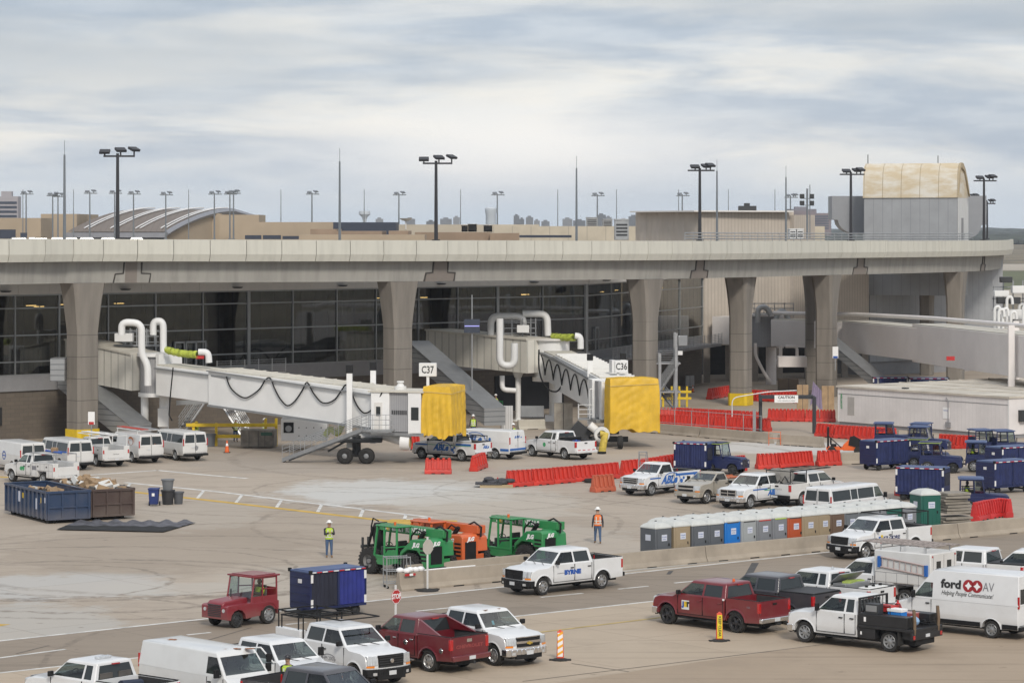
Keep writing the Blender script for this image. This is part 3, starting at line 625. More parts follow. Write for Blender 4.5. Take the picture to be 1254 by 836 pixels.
def stripes(name, segs, m, wd, z):
    mb = MB()
    for (a, b_) in segs:
        p, q = G(*a), G(*b_); n = V((-(q-p).y, (q-p).x, 0)).normalized()*wd/2
        mb.add([(*(p-n)[:2], z), (*(q-n)[:2], z), (*(q+n)[:2], z), (*(p+n)[:2], z)], [(0, 1, 2, 3)])
    o = mb.obj(name, m, smooth=0); return struct(o)
stripes('road_edge_line', [((-40, 788.6), (1300, 645)), ], WPAINT, .24, .0085)
stripes('road_edge_line', [((-60, 830), (141, 808)), ((141, 808), (1300, 681))], WPAINT, .2, .0085)
stripes('road_centre_dashes', [((-30, 809), (80, 794.5)), ((229, 777), (258, 774)), ((350, 764.2), (375, 761.7)), ((510, 748), (577, 741)), ((662, 731), (714, 726)), ((757, 721), (794, 717.3)), ((826, 713.5), (882, 708)), ((979, 698.3), (1018, 694.6)), ((1100, 686), (1128, 683)), ((1187, 677), (1226, 673))], WPAINT, .2, .0085)
stripes('yellow_guide_line', [((350, 812), (807, 756)), ((807, 756), (1254, 704))], YPALE, .22, .0125)
stripes('apron_white_line', [((101, 582), (193, 575.6)), ((193, 575.6), (260, 582)), ((260, 582), (303, 585.5))], WPAINT, .42, .005)
stripes('apron_ladder_marking', [((153, 590.5), (260, 601)), ((260, 601), (500, 629.8)), ((500, 629.8), (528, 633)), ((480, 637), (528, 633.2))], WPAINT, .42, .005)
stripes('apron_ladder_marking', [((160, 591.5), (156, 596)), ((249.5, 600.3), (241.6, 610)), ((296.4, 605.7), (289, 615)), ((345, 611.6), (338.5, 621)), ((394, 617.4), (389, 626.5)), ((445, 623.2), (440.8, 632.8)), ((497, 629.7), (495, 636.4))], WPAINT, .2, .005)
stripes('apron_yellow_line', [((162, 602), (260, 612.8)), ((260, 612.8), (478, 638)), ((478, 638), (520, 643)), ((-10, 583), (11, 584.5))], YPAINT, .6, .0065)
sheet('yellow_painted_area', [G(462, 640), G(480, 635.5), G(560, 637), G(560, 646), G(500, 648)], YPAINT, .009)
sheet('yellow_chevron_tip', [G(-20, 763), G(-20, 770), G(13, 764)], YPAINT, .005)
ASPH = mat('asphalt_patch', (.085, .082, .08), .9, var=.3)
stripes('asphalt_patch', [((912, 712), (925, 689))], ASPH, .35, .013)
sheet('asphalt_patch', [G(816, 703), G(821, 703), G(825, 698.5), G(819, 699)], ASPH, .013)
stripes('tar_seam', [((253, 784), (308, 768)), ((20, 800), (60, 790)), ((640, 834), (960, 795)), ((960, 795), (1290, 752)), ((700, 812), (770, 822))], mat('tar', (.16, .14, .12), .9, var=.4), .07, .0125)
sheet('sand_strip', [G(745, 702), G(745, 697), G(1010, 668), G(1010, 674)], mat('washed_sand', (.5, .48, .44), .9, var=.3, scale=.8), .0105)
# taxiways and fields to the horizon on the right
TAX = mat('taxiway_concrete', (.42, .37, .30), .9, var=.15, scale=.02)
for i, (a, b_) in enumerate(((420, 520), (640, 760), (1100, 1300))): sheet('taxiway', [(-200, a), (1600, a), (1700, b_), (-200, b_)], TAX, .01)
sheet('field', [(-900, 765), (2000, 765), (2200, 1090), (-900, 1090)], mat('green_field', (.12, .13, .06), .9, var=.3, scale=.01), .0)
def woods():
    mb = MB(); rnd = random.Random(4)
    for row, (Y, n) in enumerate(((2900, 260), (3900, 260), (5200, 280), (6700, 260))):
        for k in range(n):
            x = lerp(-.3, .42, k/n + rnd.random()*.003)*Y; r = rnd.uniform(5, 9)*(1+row*.25)
            mb.ball((x, Y + rnd.uniform(-60, 60), r*.4), r*4.5, r*1.5, r*.8, 7)
    struct(mb.obj('distant_woods', mat('far_foliage', (.06, .07, .055), .9, var=.4, scale=.05)), 'stuff')
woods()
# ================================================================== ELEVATED ROADWAY
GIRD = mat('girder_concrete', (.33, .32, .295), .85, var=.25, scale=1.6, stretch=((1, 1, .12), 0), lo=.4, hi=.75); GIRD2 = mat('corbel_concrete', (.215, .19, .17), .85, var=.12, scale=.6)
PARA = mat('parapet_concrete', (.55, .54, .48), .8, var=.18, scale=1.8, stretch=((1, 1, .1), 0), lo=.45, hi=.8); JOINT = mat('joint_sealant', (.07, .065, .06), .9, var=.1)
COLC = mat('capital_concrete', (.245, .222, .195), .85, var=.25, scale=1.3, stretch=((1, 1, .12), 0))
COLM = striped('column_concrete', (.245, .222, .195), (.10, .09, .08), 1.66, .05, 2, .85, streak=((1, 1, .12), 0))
cpts = [(-150, 16.9), (0, 16.45), (101, 16.0), (300, 15.5), (487, 15.0), (640, 14.5), (790, 14.0), (907, 13.25), (1012, 12.5), (1095, 12.0), (1170, 11.45), (1205, 10.95), (1218, 10.4), (1219, 9.9)]
dzt = [(-150, .86), (101, .875), (487, 1.03), (790, 1.14), (907, 1.22), (1012, 1.27), (1170, 1.35), (1260, 1.42)]
def interp(tab, x):
    for (a, va), (b_, vb) in zip(tab, tab[1:]):
        if x <= b_: return lerp(va, vb, (x-a)/(b_-a)) if x > a else va
    return tab[-1][1]
def catmull(pts, n=12):
    out = []
    for i in range(len(pts)-1):
        p0, p1, p2, p3 = pts[max(i-1, 0)], pts[i], pts[i+1], pts[min(i+2, len(pts)-1)]
        for k in range(n):
            t = k/n; out.append(.5*((2*p1)+(p2-p0)*t+(2*p0-5*p1+4*p2-p3)*t*t+(3*p1-p0-3*p2+p3)*t**3))
    return out + [pts[-1]]
line = catmull([V(((x-CX)/s, F/s, H - interp(dzt, x))) for x, s in cpts])
# resample by arc length
def resample(pts, step):
    out = [pts[0]]; acc = 0
    for a, b_ in zip(pts, pts[1:]):
        d = (V((b_.x-a.x, b_.y-a.y, 0))).length
        while acc + d >= step: t = (step-acc)/d; a = a.lerp(b_, t); d *= (1-t); acc = 0; out.append(a.copy())
        acc += d
    return out
PL = resample(line, 3.05)
def frames(pts):
    fr = []
    for i, p in enumerate(pts):
        d = pts[min(i+1, len(pts)-1)] - pts[max(i-1, 0)]; d = V((d.x, d.y, 0)).normalized(); fr.append((p, d, V((d.y, -d.x, 0))))   # n: outwards, towards the apron
    return fr
FR = frames(PL)
def sweep(mb, fr, prof, m=0, gap=0):
    n = len(prof)
    if gap:
        for (a, da, na), (b_, db, nb) in zip(fr, fr[1:]):
            vs = [a + da*gap + na*u + V((0, 0, z)) for u, z in prof] + [b_ - db*gap + nb*u + V((0, 0, z)) for u, z in prof]
            mb.add(vs, [(i, (i+1) % n, n+(i+1) % n, n+i) for i in range(n)] + [tuple(range(n-1, -1, -1)), tuple(range(n, 2*n))], m)
    else:
        vs = [a + na*u + V((0, 0, z)) for a, da, na in fr for u, z in prof]; k = len(fr)
        mb.add(vs, [(j*n+i, j*n+(i+1) % n, (j+1)*n+(i+1) % n, (j+1)*n+i) for j in range(k-1) for i in range(n)] + [tuple(range(n-1, -1, -1)), tuple(range((k-1)*n, k*n))], m)
    return mb
br = thing('elevated_roadway', 'long curved concrete elevated roadway on flared columns crossing in front of the terminal', 'bridge')
OFF = 2.1      # parapet face stands this far outside the column line
sweep(MB(), FR, [(OFF-.32, 0), (OFF, 0), (OFF+.03, -1.12), (OFF-.16, -1.68), (OFF-.5, -1.68), (OFF-.32, -1.1)], gap=.028).obj('parapet', PARA, br, smooth=20)
sweep(MB(), FR, [(OFF-.3, -.1), (OFF-.05, -.1), (OFF-.05, -1.1), (OFF-.2, -1.62), (OFF-.3, -1.62)]).obj('parapet_joint', JOINT, br, smooth=20)
sweep(MB(), FR, [(OFF-.36, -1.0), (OFF-.36, -1.69), (-10.5, -1.69), (-10.5, -1.0)]).obj('deck', mat('deck_asphalt', (.12, .12, .12), .9), br, smooth=20)
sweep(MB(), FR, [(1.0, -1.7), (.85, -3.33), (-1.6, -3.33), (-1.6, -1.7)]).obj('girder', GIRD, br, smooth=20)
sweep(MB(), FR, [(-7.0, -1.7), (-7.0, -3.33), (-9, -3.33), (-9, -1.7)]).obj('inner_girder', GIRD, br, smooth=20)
sweep(MB(), FR, [(-10.4, 0), (-10.1, 0), (-10.1, -1.6), (-10.4, -1.6)], gap=.018).obj('inner_parapet', PARA, br, smooth=20)
def near_frame(x):      # frame of the roadway nearest the given photo column
    return min(FR, key=lambda f: abs(CX + f[0].x*F/f[0].y - x))
def column(px, s, yellow=0, ang=None, name='column', base=True, wf=1.0):
    c = V(((px-CX)/s, F/s, 0)); p, d, n = near_frame(px); zt = p.z - 3.34; a = atan2(d.y, d.x) + R(9) if ang is None else ang
    mb = MB(); rings = []
    def ring(hx, hy, ch, z): return [(hx, -hy+ch, z), (hx, hy-ch, z), (hx-ch, hy, z), (-hx+ch, hy, z), (-hx, hy-ch, z), (-hx, -hy+ch, z), (-hx+ch, -hy, z), (hx-ch, -hy, z)]
    h = 1.0*wf
    for hx, hy, ch, z in ((h, h*.85, .2, -.3), (h, h*.85, .2, zt-3.7), (h*1.1, h*.88, .22, zt-2.9), (h*(1.3 if px < 500 else 1.4), h*1.0, .25, zt-1.2), (h*(1.52 if px < 500 else 1.72), h*1.1, .28, zt)): rings += ring(hx, hy, ch, z)
    mb.add(rings, [(k*8+j, k*8+(j+1) % 8, (k+1)*8+(j+1) % 8, (k+1)*8+j) for k in range(4) for j in range(8)] + [tuple(range(7, -1, -1)), tuple(range(32, 40))])
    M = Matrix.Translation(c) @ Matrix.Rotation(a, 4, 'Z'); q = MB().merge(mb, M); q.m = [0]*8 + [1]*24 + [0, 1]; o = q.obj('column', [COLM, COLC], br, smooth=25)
    if yellow:
        y = MB(); 
        for hx, hy, z in ((h+.09, h*.85+.09, .02), (h+.09, h*.85+.09, 1.15)): y.add(ring(hx, hy, .22, z), [])
        y.f = [(j, (j+1) % 8, 8+(j+1) % 8, 8+j) for j in range(8)] + [tuple(range(8, 16))]; y.m = [0]*9
        MB().merge(y, M).obj('column_guard', YEL, br)
    return c
for px, s, yl in ((101, 16.0, 1), (487, 15.0, 0), (790, 14.0, 0), (907, 13.15, 1), (1012, 12.5, 0), (1170, 11.45, 0)): column(px, s, yl)
column(996, 11.9, wf=.8); column(1135, 10.9, wf=.8)
# corbels where the drop-in spans rest, with their stepped joints
cb = MB(); jt = MB()
for px in (134, 523, 845, 1037, 1196):
    i = min(range(len(FR)), key=lambda k: abs(CX + FR[k][0].x*F/FR[k][0].y - px)); p, d, n = FR[i]; o = p + n*.0
    w = {134: 1, 523: 1, 845: 1.0, 1037: .95, 1196: .7}[px]*1.15
    pt = lambda u, z, e: o + d*u + n*(lerp(1.0, .85, (z-1.7)/1.63 if z > 1.7 else 0)+e) - V((0, 0, z))
    poly = [(-w-.35, 3.33), (w+.35, 3.33), (w+.45, 2.65), (w*.72, 2.6), (w*.72, 1.72), (-w*.55, 1.72), (-w*.6, 2.6), (-w-.2, 2.65)]
    for e0, e1 in ((-.1, .012),):
        vs = [pt(u, z, e0) for u, z in poly] + [pt(u, z, e1) for u, z in poly]; m = len(poly)
        cb.add(vs, [(k, (k+1) % m, m+(k+1) % m, m+k) for k in range(m)] + [tuple(range(m, 2*m))])
    for seg in ([(-w-.35, 3.33), (-w-.2, 2.65), (-w*.6, 2.6), (-w*.55, 1.74)], [(w+.35, 3.33), (w+.45, 2.65), (w*.72, 2.6), (w*.72, 1.74)]):
        jt.tube([pt(u, z, .02) for u, z in seg], .08, 4)
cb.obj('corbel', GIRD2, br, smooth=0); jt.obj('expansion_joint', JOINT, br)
# steel handrail above the parapet on the far part
rail = MB(); fr = [f for f in FR if 806 < CX + f[0].x*F/f[0].y < 1185]
for zz in (.72, .45, .2): rail.tube([p + n*(OFF-.8) + V((0, 0, zz)) for p, d, n in fr], .05, 5)
for (p, d, n), (q, _, n2) in zip(fr, fr[1:]):
    rail.cyl(p + n*(OFF-.8) - V((0, 0, .9)), p + n*(OFF-.8) + V((0, 0, .72)), .035, n=5); m = (p+q)/2; rail.cyl(m + n*(OFF-.8) - V((0, 0, .9)), m + n*(OFF-.8) + V((0, 0, .72)), .03, n=5)
rail.obj('handrail', STEEL, br)
# ================================================================== TERMINAL BEHIND
BRICK = None
def brickmat():
    m, nt, b = nodes('grey_brown_brick'); N = nt.nodes; L = nt.links
    tc = N.new('ShaderNodeTexCoord'); mp = N.new('ShaderNodeMapping'); mp.inputs['Rotation'].default_value = (R(90), 0, 0); L.new(tc.outputs['Object'], mp.inputs[0])
    br_ = N.new('ShaderNodeTexBrick'); br_.inputs['Scale'].default_value = 1; br_.inputs['Brick Width'].default_value = .6; br_.inputs['Row Height'].default_value = .3; br_.inputs['Mortar Size'].default_value = .012
    br_.inputs['Color1'].default_value = (.155, .13, .105, 1); br_.inputs['Color2'].default_value = (.13, .11, .09, 1); br_.inputs['Mortar'].default_value = (.10, .088, .075, 1); L.new(mp.outputs[0], br_.inputs[0])
    L.new(br_.outputs[0], b.inputs['Base Color']); b.inputs['Roughness'].default_value = .9; return m
BRICK = brickmat()
FASC = mat('fascia_panel', (.70, .68, .65), .6, var=.06); ALU = mat('aluminium_mullion', (.33, .34, .345), .4, .5, var=.08); GPAN = mat('grey_panel', (.27, .27, .28), .6, var=.1)
def tglass():
    m, nt, b = nodes('tinted_glazing'); N = nt.nodes; L = nt.links; out = N['Material Output']
    tr = N.new('ShaderNodeBsdfTransparent'); tr.inputs[0].default_value = (.55, .53, .49, 1)
    gl = N.new('ShaderNodeBsdfGlossy'); gl.inputs['Roughness'].default_value = .03; gl.inputs[0].default_value = (.8, .84, .86, 1)
    mx = N.new('ShaderNodeMixShader')
    tc = N.new('ShaderNodeTexCoord'); n = N.new('ShaderNodeTexNoise'); n.inputs['Scale'].default_value = .35; n.inputs['Detail'].default_value = 1; L.new(tc.outputs['Object'], n.inputs[0])
    bp = N.new('ShaderNodeBump'); bp.inputs['Strength'].default_value = .12; bp.inputs['Distance'].default_value = .06; L.new(n.outputs[0], bp.inputs['Height']); L.new(bp.outputs[0], gl.inputs['Normal'])
    L.new(facing(nt, .10, .85), mx.inputs[0]); L.new(tr.outputs[0], mx.inputs[1]); L.new(gl.outputs[0], mx.inputs[2]); L.new(mx.outputs[0], out.inputs[0]); return m
TGL = tglass()
A = V(((0-CX)/15.8, F/15.8, 0)); B0 = V(((625-CX)/13.56, F/13.56, 0)); u1 = (B0-A).normalized()
def onface(px, P0, u):      # where the facade line crosses the sight line of a photo column
    k = (px-CX)/F; t = (k*P0.y - P0.x)/(u.x - k*u.y); return P0 + u*t
def build_face(root, P0, P1, muls, thick, z_glass0, hz, n, brick_to=None, door=None, zf=12.6, dep=9):
    """glazed wall between two plan points; muls: photo columns of the mullions"""
    u = (P1-P0).normalized(); L_ = (P1-P0).length
    xs = [0.0] + [(onface(m, P0, u)-P0).dot(u) for m in muls] + [L_]; th = [.12] + [thick.get(m, .09) for m in muls] + [.12]
    fr = MB(); rz = atan2(u.y, u.x); M = Matrix.Translation(P0) @ Matrix.Rotation(rz, 4, 'Z')
    for i in range(len(xs)-1):
        a, b_ = xs[i], xs[i+1]
        if b_-a < .2: continue
        g = MB(); g.box(a+.02, b_-.02, 0, .03, z_glass0+.02, hz[-1]); MB().merge(g, M).obj('window', TGL, root, smooth=0)
    iv = MB(); x = .8
    while x < L_: iv.box(x-.03, x+.03, .06, .12, z_glass0, hz[-1]); x += 1.45
    MB().merge(iv, M).obj('inner_mullion', BLACK, root, smooth=0)
    for x, t in zip(xs, th): fr.box(x-t/2, x+t/2, -.12, .12, z_glass0-.02, hz[-1]+.02)
    for z in hz: fr.box(-.05, L_+.05, -.09, .09, z-.05, z+.05)
    MB().merge(fr, M).obj('window_frame', ALU, root, smooth=0)
    fa = MB(); x = 0
    while x < L_: fa.box(x+.01, min(x+2.9, L_)-.01, -.35, .1, hz[-1]+.06, zf); x += 2.9
    MB().merge(fa, M).obj('fascia', FASC, root, smooth=0)
    lt = MB(); x = 4.5
    while x < L_: lt.lathe([(.001, -.09), (.3, -.09), (.42, -.03), (.45, .02), (.001, .03)], (x, -.62, hz[-1]+.35), 'z', 12); x += 11.2
    MB().merge(lt, M).obj('canopy_light', DARK, root)
    gp = MB().box(-.0, L_, -.1, .2, z_glass0-1.25, z_glass0-.03); MB().merge(gp, M).obj('spandrel', GPAN, root, smooth=0)
    bw = MB().box(0, L_, .05, .3, -.3, z_glass0-1.26); MB().merge(bw, M).obj('brick_wall', BRICK, root, smooth=0)
    # the concourse inside: floor, back wall, columns, ceiling and its strip lights
    rm = MB(); rm.box(0, L_, .15, dep, z_glass0-.2, z_glass0); rm.box(0, L_, dep, dep+.2, z_glass0, zf); rm.box(0, L_, .2, dep, hz[-1]+.0, hz[-1]+.25)
    rnd = random.Random(int(L_*10)); x = 2
    while x < L_-1: rm.box(x, x+.7, 3, 3.7, z_glass0, zf-1.2); x += rnd.uniform(5, 8)
    x = 1
    while x < L_-2: ww = rnd.uniform(1, 4); rm.box(x, min(x+ww, L_), 5, 5.3, z_glass0, z_glass0+rnd.uniform(1, 3.6)); x += ww + rnd.uniform(1, 5)
    MB().merge(rm, M).obj('interior', mat('dim_interior', (.22, .195, .165), .9, var=.6, scale=.7), root, smooth=0)
    st = MB()
    for k in range(int(L_/4)):
        x = rnd.uniform(1, L_-2); y = rnd.uniform(2, 7); st.box(x, x+.9, y, y+.12, hz[-1]-.1-.9*(k % 2), hz[-1]-.06-.9*(k % 2))
    MB().merge(st, M).obj('ceiling_lamp', mat('warm_lamp', (1, .72, .3), .5, var=0, emit=5), root, smooth=0)
tm = thing('terminal_building', 'dark glazed terminal concourse with pale fascia and brick base under the roadway', 'building')
L0 = onface(-60, A, u1); K1 = onface(717.5, A, u1)
P3 = V(((860-CX)/11.5, F/11.5, 0))
hz = [5.04, 6.06, 8.12, 10.23, 11.25]
build_face(tm, L0, K1, [18, 72, 132, 190, 248, 304, 358, 412, 460, 512, 560, 609, 664], {72: .14, 304: .3, 609: .3, 190: .12}, 5.04, hz, 0)
build_face(tm, K1, P3, [748, 775, 800, 832], {}, 5.04, hz, 0, zf=13.0)
MB().cyl((K1.x, K1.y-.05, 4), (K1.x, K1.y-.05, 12.4), .22, n=8).obj('corner_post', ALU, tm)
# lower level details: doors, louvres and a dark opening in the brick
for px0, px1, z0, z1 in ((-10, 2, 1.2, 2.6), (606, 640, 0, 3.2), (640, 690, 0, 3)):
    a, b_ = onface(px0, A, u1), onface(px1, A, u1); MB().run(a - V((u1.y, -u1.x, 0))*-.02, b_ - V((u1.y, -u1.x, 0))*-.02, .1, z0, z1).obj('service_opening', mat('dark_opening', (.02, .02, .022), .8), tm, smooth=0)
# balcony with handrail and doors on the airside face
bal = MB(); a, b_ = onface(255, A, u1), onface(330, A, u1); nrm = V((u1.y, -u1.x, 0))
def balcony(px0, px1, z, dep=2.2):
    a, b_ = onface(px0, A, u1), onface(px1, A, u1); s = MB().run(a + nrm*dep/2, b_ + nrm*dep/2, dep, z-.2, z); r = MB()
    for k in range(6): r.run(a + nrm*dep, b_ + nrm*dep, .05, z+.15+k*.17, z+.18+k*.17)
    m = int((b_-a).length/1.4)
    for k in range(m+1): q = a.lerp(b_, k/m) + nrm*dep; r.cyl(q + V((0, 0, z)), q + V((0, 0, z+1.1)), .04, n=5)
    s.obj('balcony_slab', GPAN, tm); r.obj('balcony_rail', STEEL, tm)
balcony(246, 330, 4.6); 
K1d = (P3-K1).normalized(); n2 = V((K1d.y, -K1d.x, 0))
def balcony2(px0, px1, z, dep=2.5):
    a, b_ = onface(px0, K1, K1d), onface(px1, K1, K1d); s = MB().run(a + n2*dep/2, b_ + n2*dep/2, dep, z-.25, z); r = MB()
    for k in range(6): r.run(a + n2*dep, b_ + n2*dep, .05, z+.15+k*.17, z+.18+k*.17)
    m = int((b_-a).length/1.4)
    for k in range(m+1): q = a.lerp(b_, k/m) + n2*dep; r.cyl(q + V((0, 0, z)), q + V((0, 0, z+1.1)), .04, n=5)
    s.obj('balcony_slab', GPAN, tm); r.obj('balcony_rail', STEEL, tm)
balcony2(719, 856, 4.3)
dr = MB()
for px, u, P, nn in ((212, u1, A, nrm), (226, u1, A, nrm), (238, u1, A, nrm), (727, K1d, K1, n2)):
    q = onface(px, P, u); dr.run(q + nn*.16, q + u*.12 + nn*.16, .1, 5.05, 7.2); dr.run(q + u*.95 + nn*.16, q + u*1.07 + nn*.16, .1, 5.05, 7.2); dr.run(q + nn*.16, q + u*1.07 + nn*.16, .1, 7.1, 7.25)
dr.obj('door_frame', ALU, tm)
# beige ribbed wing to the right with an open undercroft
RIB = striped('beige_ribbed_cladding', (.50, .445, .385), (.40, .355, .305), .42, .14, 0, .7, bump=.5); RIB2 = striped('grey_tower_cladding', (.335, .345, .36), (.23, .24, .25), 1.05, .06, 0, .5)
def block(root, name, px0, s0, px1, s1, z0, z1, dep, m, top=None):
    p = V(((px0-CX)/s0, F/s0, 0)); q = V(((px1-CX)/s1, F/s1, 0)); a = atan2((q-p).y, (q-p).x); L_ = (q-p).length
    o = MB().box(0, L_, 0, dep, z0, z1).obj(name, m, root, smooth=0); o.location = p - V(root.location); o.rotation_euler = (0, 0, a)
    return p, q, a, L_, o
wg = thing('concourse_wing', 'beige ribbed concourse wing rising behind the roadway right of the glazing', 'building')
block(wg, 'wall', 858, 11.5, 972, 11.3, 3.95, 18.2, 14, RIB); block(wg, 'wall', 972, 11.32, 998, 11.2, 3.95, 17.9, 12, RIB)
block(wg, 'lower_wall', 998, 11.25, 1064, 11.05, 3.95, 13.6, 10, RIB); block(wg, 'roof_edge', 850, 11.55, 972, 11.35, 18.2, 18.35, 14.5, FASC)
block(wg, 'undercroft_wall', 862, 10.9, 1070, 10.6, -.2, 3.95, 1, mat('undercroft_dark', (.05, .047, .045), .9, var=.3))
pil = MB()
for px, s in ((866, 11.5), (893, 11.4), (925, 11.4), (955, 11.35), (990, 11.2), (1035, 11.1), (1060, 11.05)):
    c = V(((px-CX)/s, F/s, 0)); pil.box(c.x-.35, c.x+.35, c.y+.3, c.y+1, -.2, 3.95)
pil.obj('pillar', mat('pillar_concrete', (.27, .24, .21), .9), wg)
p = S(918, 259, 11.3); MB().box(p.x-.9, p.x+1, p.y+3, p.y+4.5, 18.3, 18.9).box(p.x-.3, p.x+.3, p.y+3.2, p.y+4, 18.9, 19.2).obj('roof_unit', DARK, wg)
# grey clad lift tower with weathered canvas barrel roof
tw_ = thing('lift_tower', 'grey panelled tower with a weathered tan curved canvas roof above the roadway', 'tower')
a0 = R(-20); P = V(((1058-CX)/10.95, F/10.95, 0)); ln = 10.55
def tloc(o): o.location = P; o.rotation_euler = (0, 0, a0); return o
tloc(MB().box(0, ln, 0, 6, 9, H + 36.5/10.95).obj('upper_wall', RIB2, tw_, smooth=0))
lit_side = MB().box(ln, ln+.04, .1, 6.0, 14, H+37/10.95).obj('lit_side_face', mat('lit_side_colour', (.62, .62, .61), .5, var=.05), tw_, smooth=0); tloc(lit_side)  # light on the tower's right side, put into a paler colour than its cladding
tloc(MB().box(ln+.04, ln+.08, 1.8, 3.0, 15.2, 17.6).obj('side_door', GPAN, tw_, smooth=0))
zt = H + 36.5/10.95; prof = [(-.15, zt), (-.15, zt+.2), (-.05, zt+1.6), (.12, zt+2.7), (.5, zt+3.45), (1.2, zt+3.85), (2.2, zt+3.8), (3.4, zt+3.2), (4.6, zt+2.1), (5.6, zt+.9), (6.1, zt+.1), (6.1, zt)]
CANV = mat('weathered_canvas', (.55, .43, .27), .85, var=0)
def canvas():
    m = CANV; nt = m.node_tree; b = nt.nodes['Principled BSDF']; N = nt.nodes; L = nt.links
    c = noise_mix(nt, (.56, .47, .33), (.66, .63, .56), .35, 8, .42, .62, stretch=((1, 1, 3), 0))
    tc = N.new('ShaderNodeTexCoord'); sx = N.new('ShaderNodeSeparateXYZ'); L.new(tc.outputs['Object'], sx.inputs[0])
    d = N.new('ShaderNodeMath'); d.operation = 'DIVIDE'; d.inputs[1].default_value = 2.1; L.new(sx.outputs[0], d.inputs[0]); f = N.new('ShaderNodeMath'); f.operation = 'FRACT'; L.new(d.outputs[0], f.inputs[0])
    lt = N.new('ShaderNodeMath'); lt.operation = 'LESS_THAN'; lt.inputs[1].default_value = .03; L.new(f.outputs[0], lt.inputs[0])
    mx = N.new('ShaderNodeMix'); mx.data_type = 'RGBA'; L.new(lt.outputs[0], mx.inputs[0]); L.new(c, mx.inputs[6]); mx.inputs[7].default_value = (.33, .26, .17, 1); L.new(mx.outputs[2], b.inputs['Base Color'])
canvas()
tloc(MB().prism(prof, 'yz', -.1, ln+.05).obj('barrel_roof', CANV, tw_, smooth=30)); tloc(MB().prism([(y-.02 if y < 2 else y+.05, z+.05) for y, z in prof[1:-1]] + [(5.5, zt+.6), (3.3, zt+2.9), (1.3, zt+3.4), (.8, zt+3.2)], 'yz', ln+.05, ln+.22).obj('gable_trim', mat('tan_trim', (.42, .34, .22), .7), tw_, smooth=30))
def wing(px0, px1, s, z1, z0, left):
    p, q = V(((px0-CX)/s, F/s, 0)), V(((px1-CX)/s, F/s, 0)); w = q.x-p.x; pr = [(0, z1), (w, z1), (w, z0-.4)] + [(w*(1-.2) - w*.62*sin(k*pi/10), z0+1.3 - 1.6*cos(k*pi/10)) for k in range(1, 6)] + [(0, z0+1.35)]
    if not left: pr = [(w-x, z) for x, z in pr]
    o = MB().prism(pr, 'xz', 0, 4).obj('side_canopy', mat('grey_canopy', (.27, .28, .30), .5, var=.06), tw_, smooth=30); o.location = p
wing(1019, 1059, 10.8, 20.1, 16.1, True); wing(1174, 1208, 10.6, 20.2, 15.5, False)
p, q, a, L_, o = block(tw_, 'lower_wall', 1065, 10.95, 1228, 10.5, 1.5, 13.0, 9, RIB2)
block(tw_, 'plinth', 1065, 10.93, 1228, 10.49, -.2, 1.5, 9.1, GPAN)
for px, dz in ((1064, .5), (1150, .4)): c = S(px, 198, 10.9); MB().cyl(c + V((0, .8, -.3)), c + V((0, .8, dz+.3)), .05, n=5).obj('roof_aerial', DARK, tw_)
# ================================================================== FAR TERMINALS AND SKYLINE
BEI = mat('far_beige_precast', (.40, .325, .24), .85, var=.15, scale=.15); BEI2 = mat('far_pale_precast', (.47, .42, .34), .85, var=.1, scale=.15); BROWN = mat('far_brown_brick', (.32, .24, .175), .9, var=.2, scale=.3); NAVY = mat('navy_cladding', (.035, .045, .07), .6)
def fbox(root, name, x0, x1, ytop, s, m, dep=12, z0=0, ybot=None):
    a, b_ = S(x0, ytop, s), S(x1, ytop, s); z0 = z0 if ybot is None else H - (ybot-HY)/s
    return MB().box(a.x, b_.x, a.y, a.y+dep, z0, a.z).obj(name, m, root, smooth=0)
ft = thing('far_terminal', 'beige far terminal with a long brown arched roof, left behind the roadway', 'building')
for x0, x1, yt, s, m in ((-40, 50, 267, 8.0, BEI), (50, 94, 262, 7.6, BEI), (94, 108, 262.5, 7.2, BEI), (236, 270, 261.5, 7.4, BEI), (269, 317, 263, 7.8, BEI), (297, 408, 272, 8.4, BEI), (205, 262, 262, 6.9, BEI)): fbox(ft, 'wall', x0, x1, yt, s, m)
for x0, x1, yt, yb, s in ((-2, 19, 281, 292, 8.03), (25, 33, 285, 291, 8.03), (217, 226, 285.5, 292, 7.45), (234, 248, 285, 292, 7.43), (300, 320, 288, 293, 8.43), (322, 344, 288, 293, 8.43), (346, 368, 289, 293, 8.43)):
    a, b_ = S(x0, yt, s), S(x1, yb, s); MB().box(a.x, b_.x, a.y-.05, a.y+.2, b_.z, a.z).obj('window', NAVY, ft, smooth=0)
fbox(ft, 'entrance_block', 203, 254, 282, 7.42, BEI2, 5)
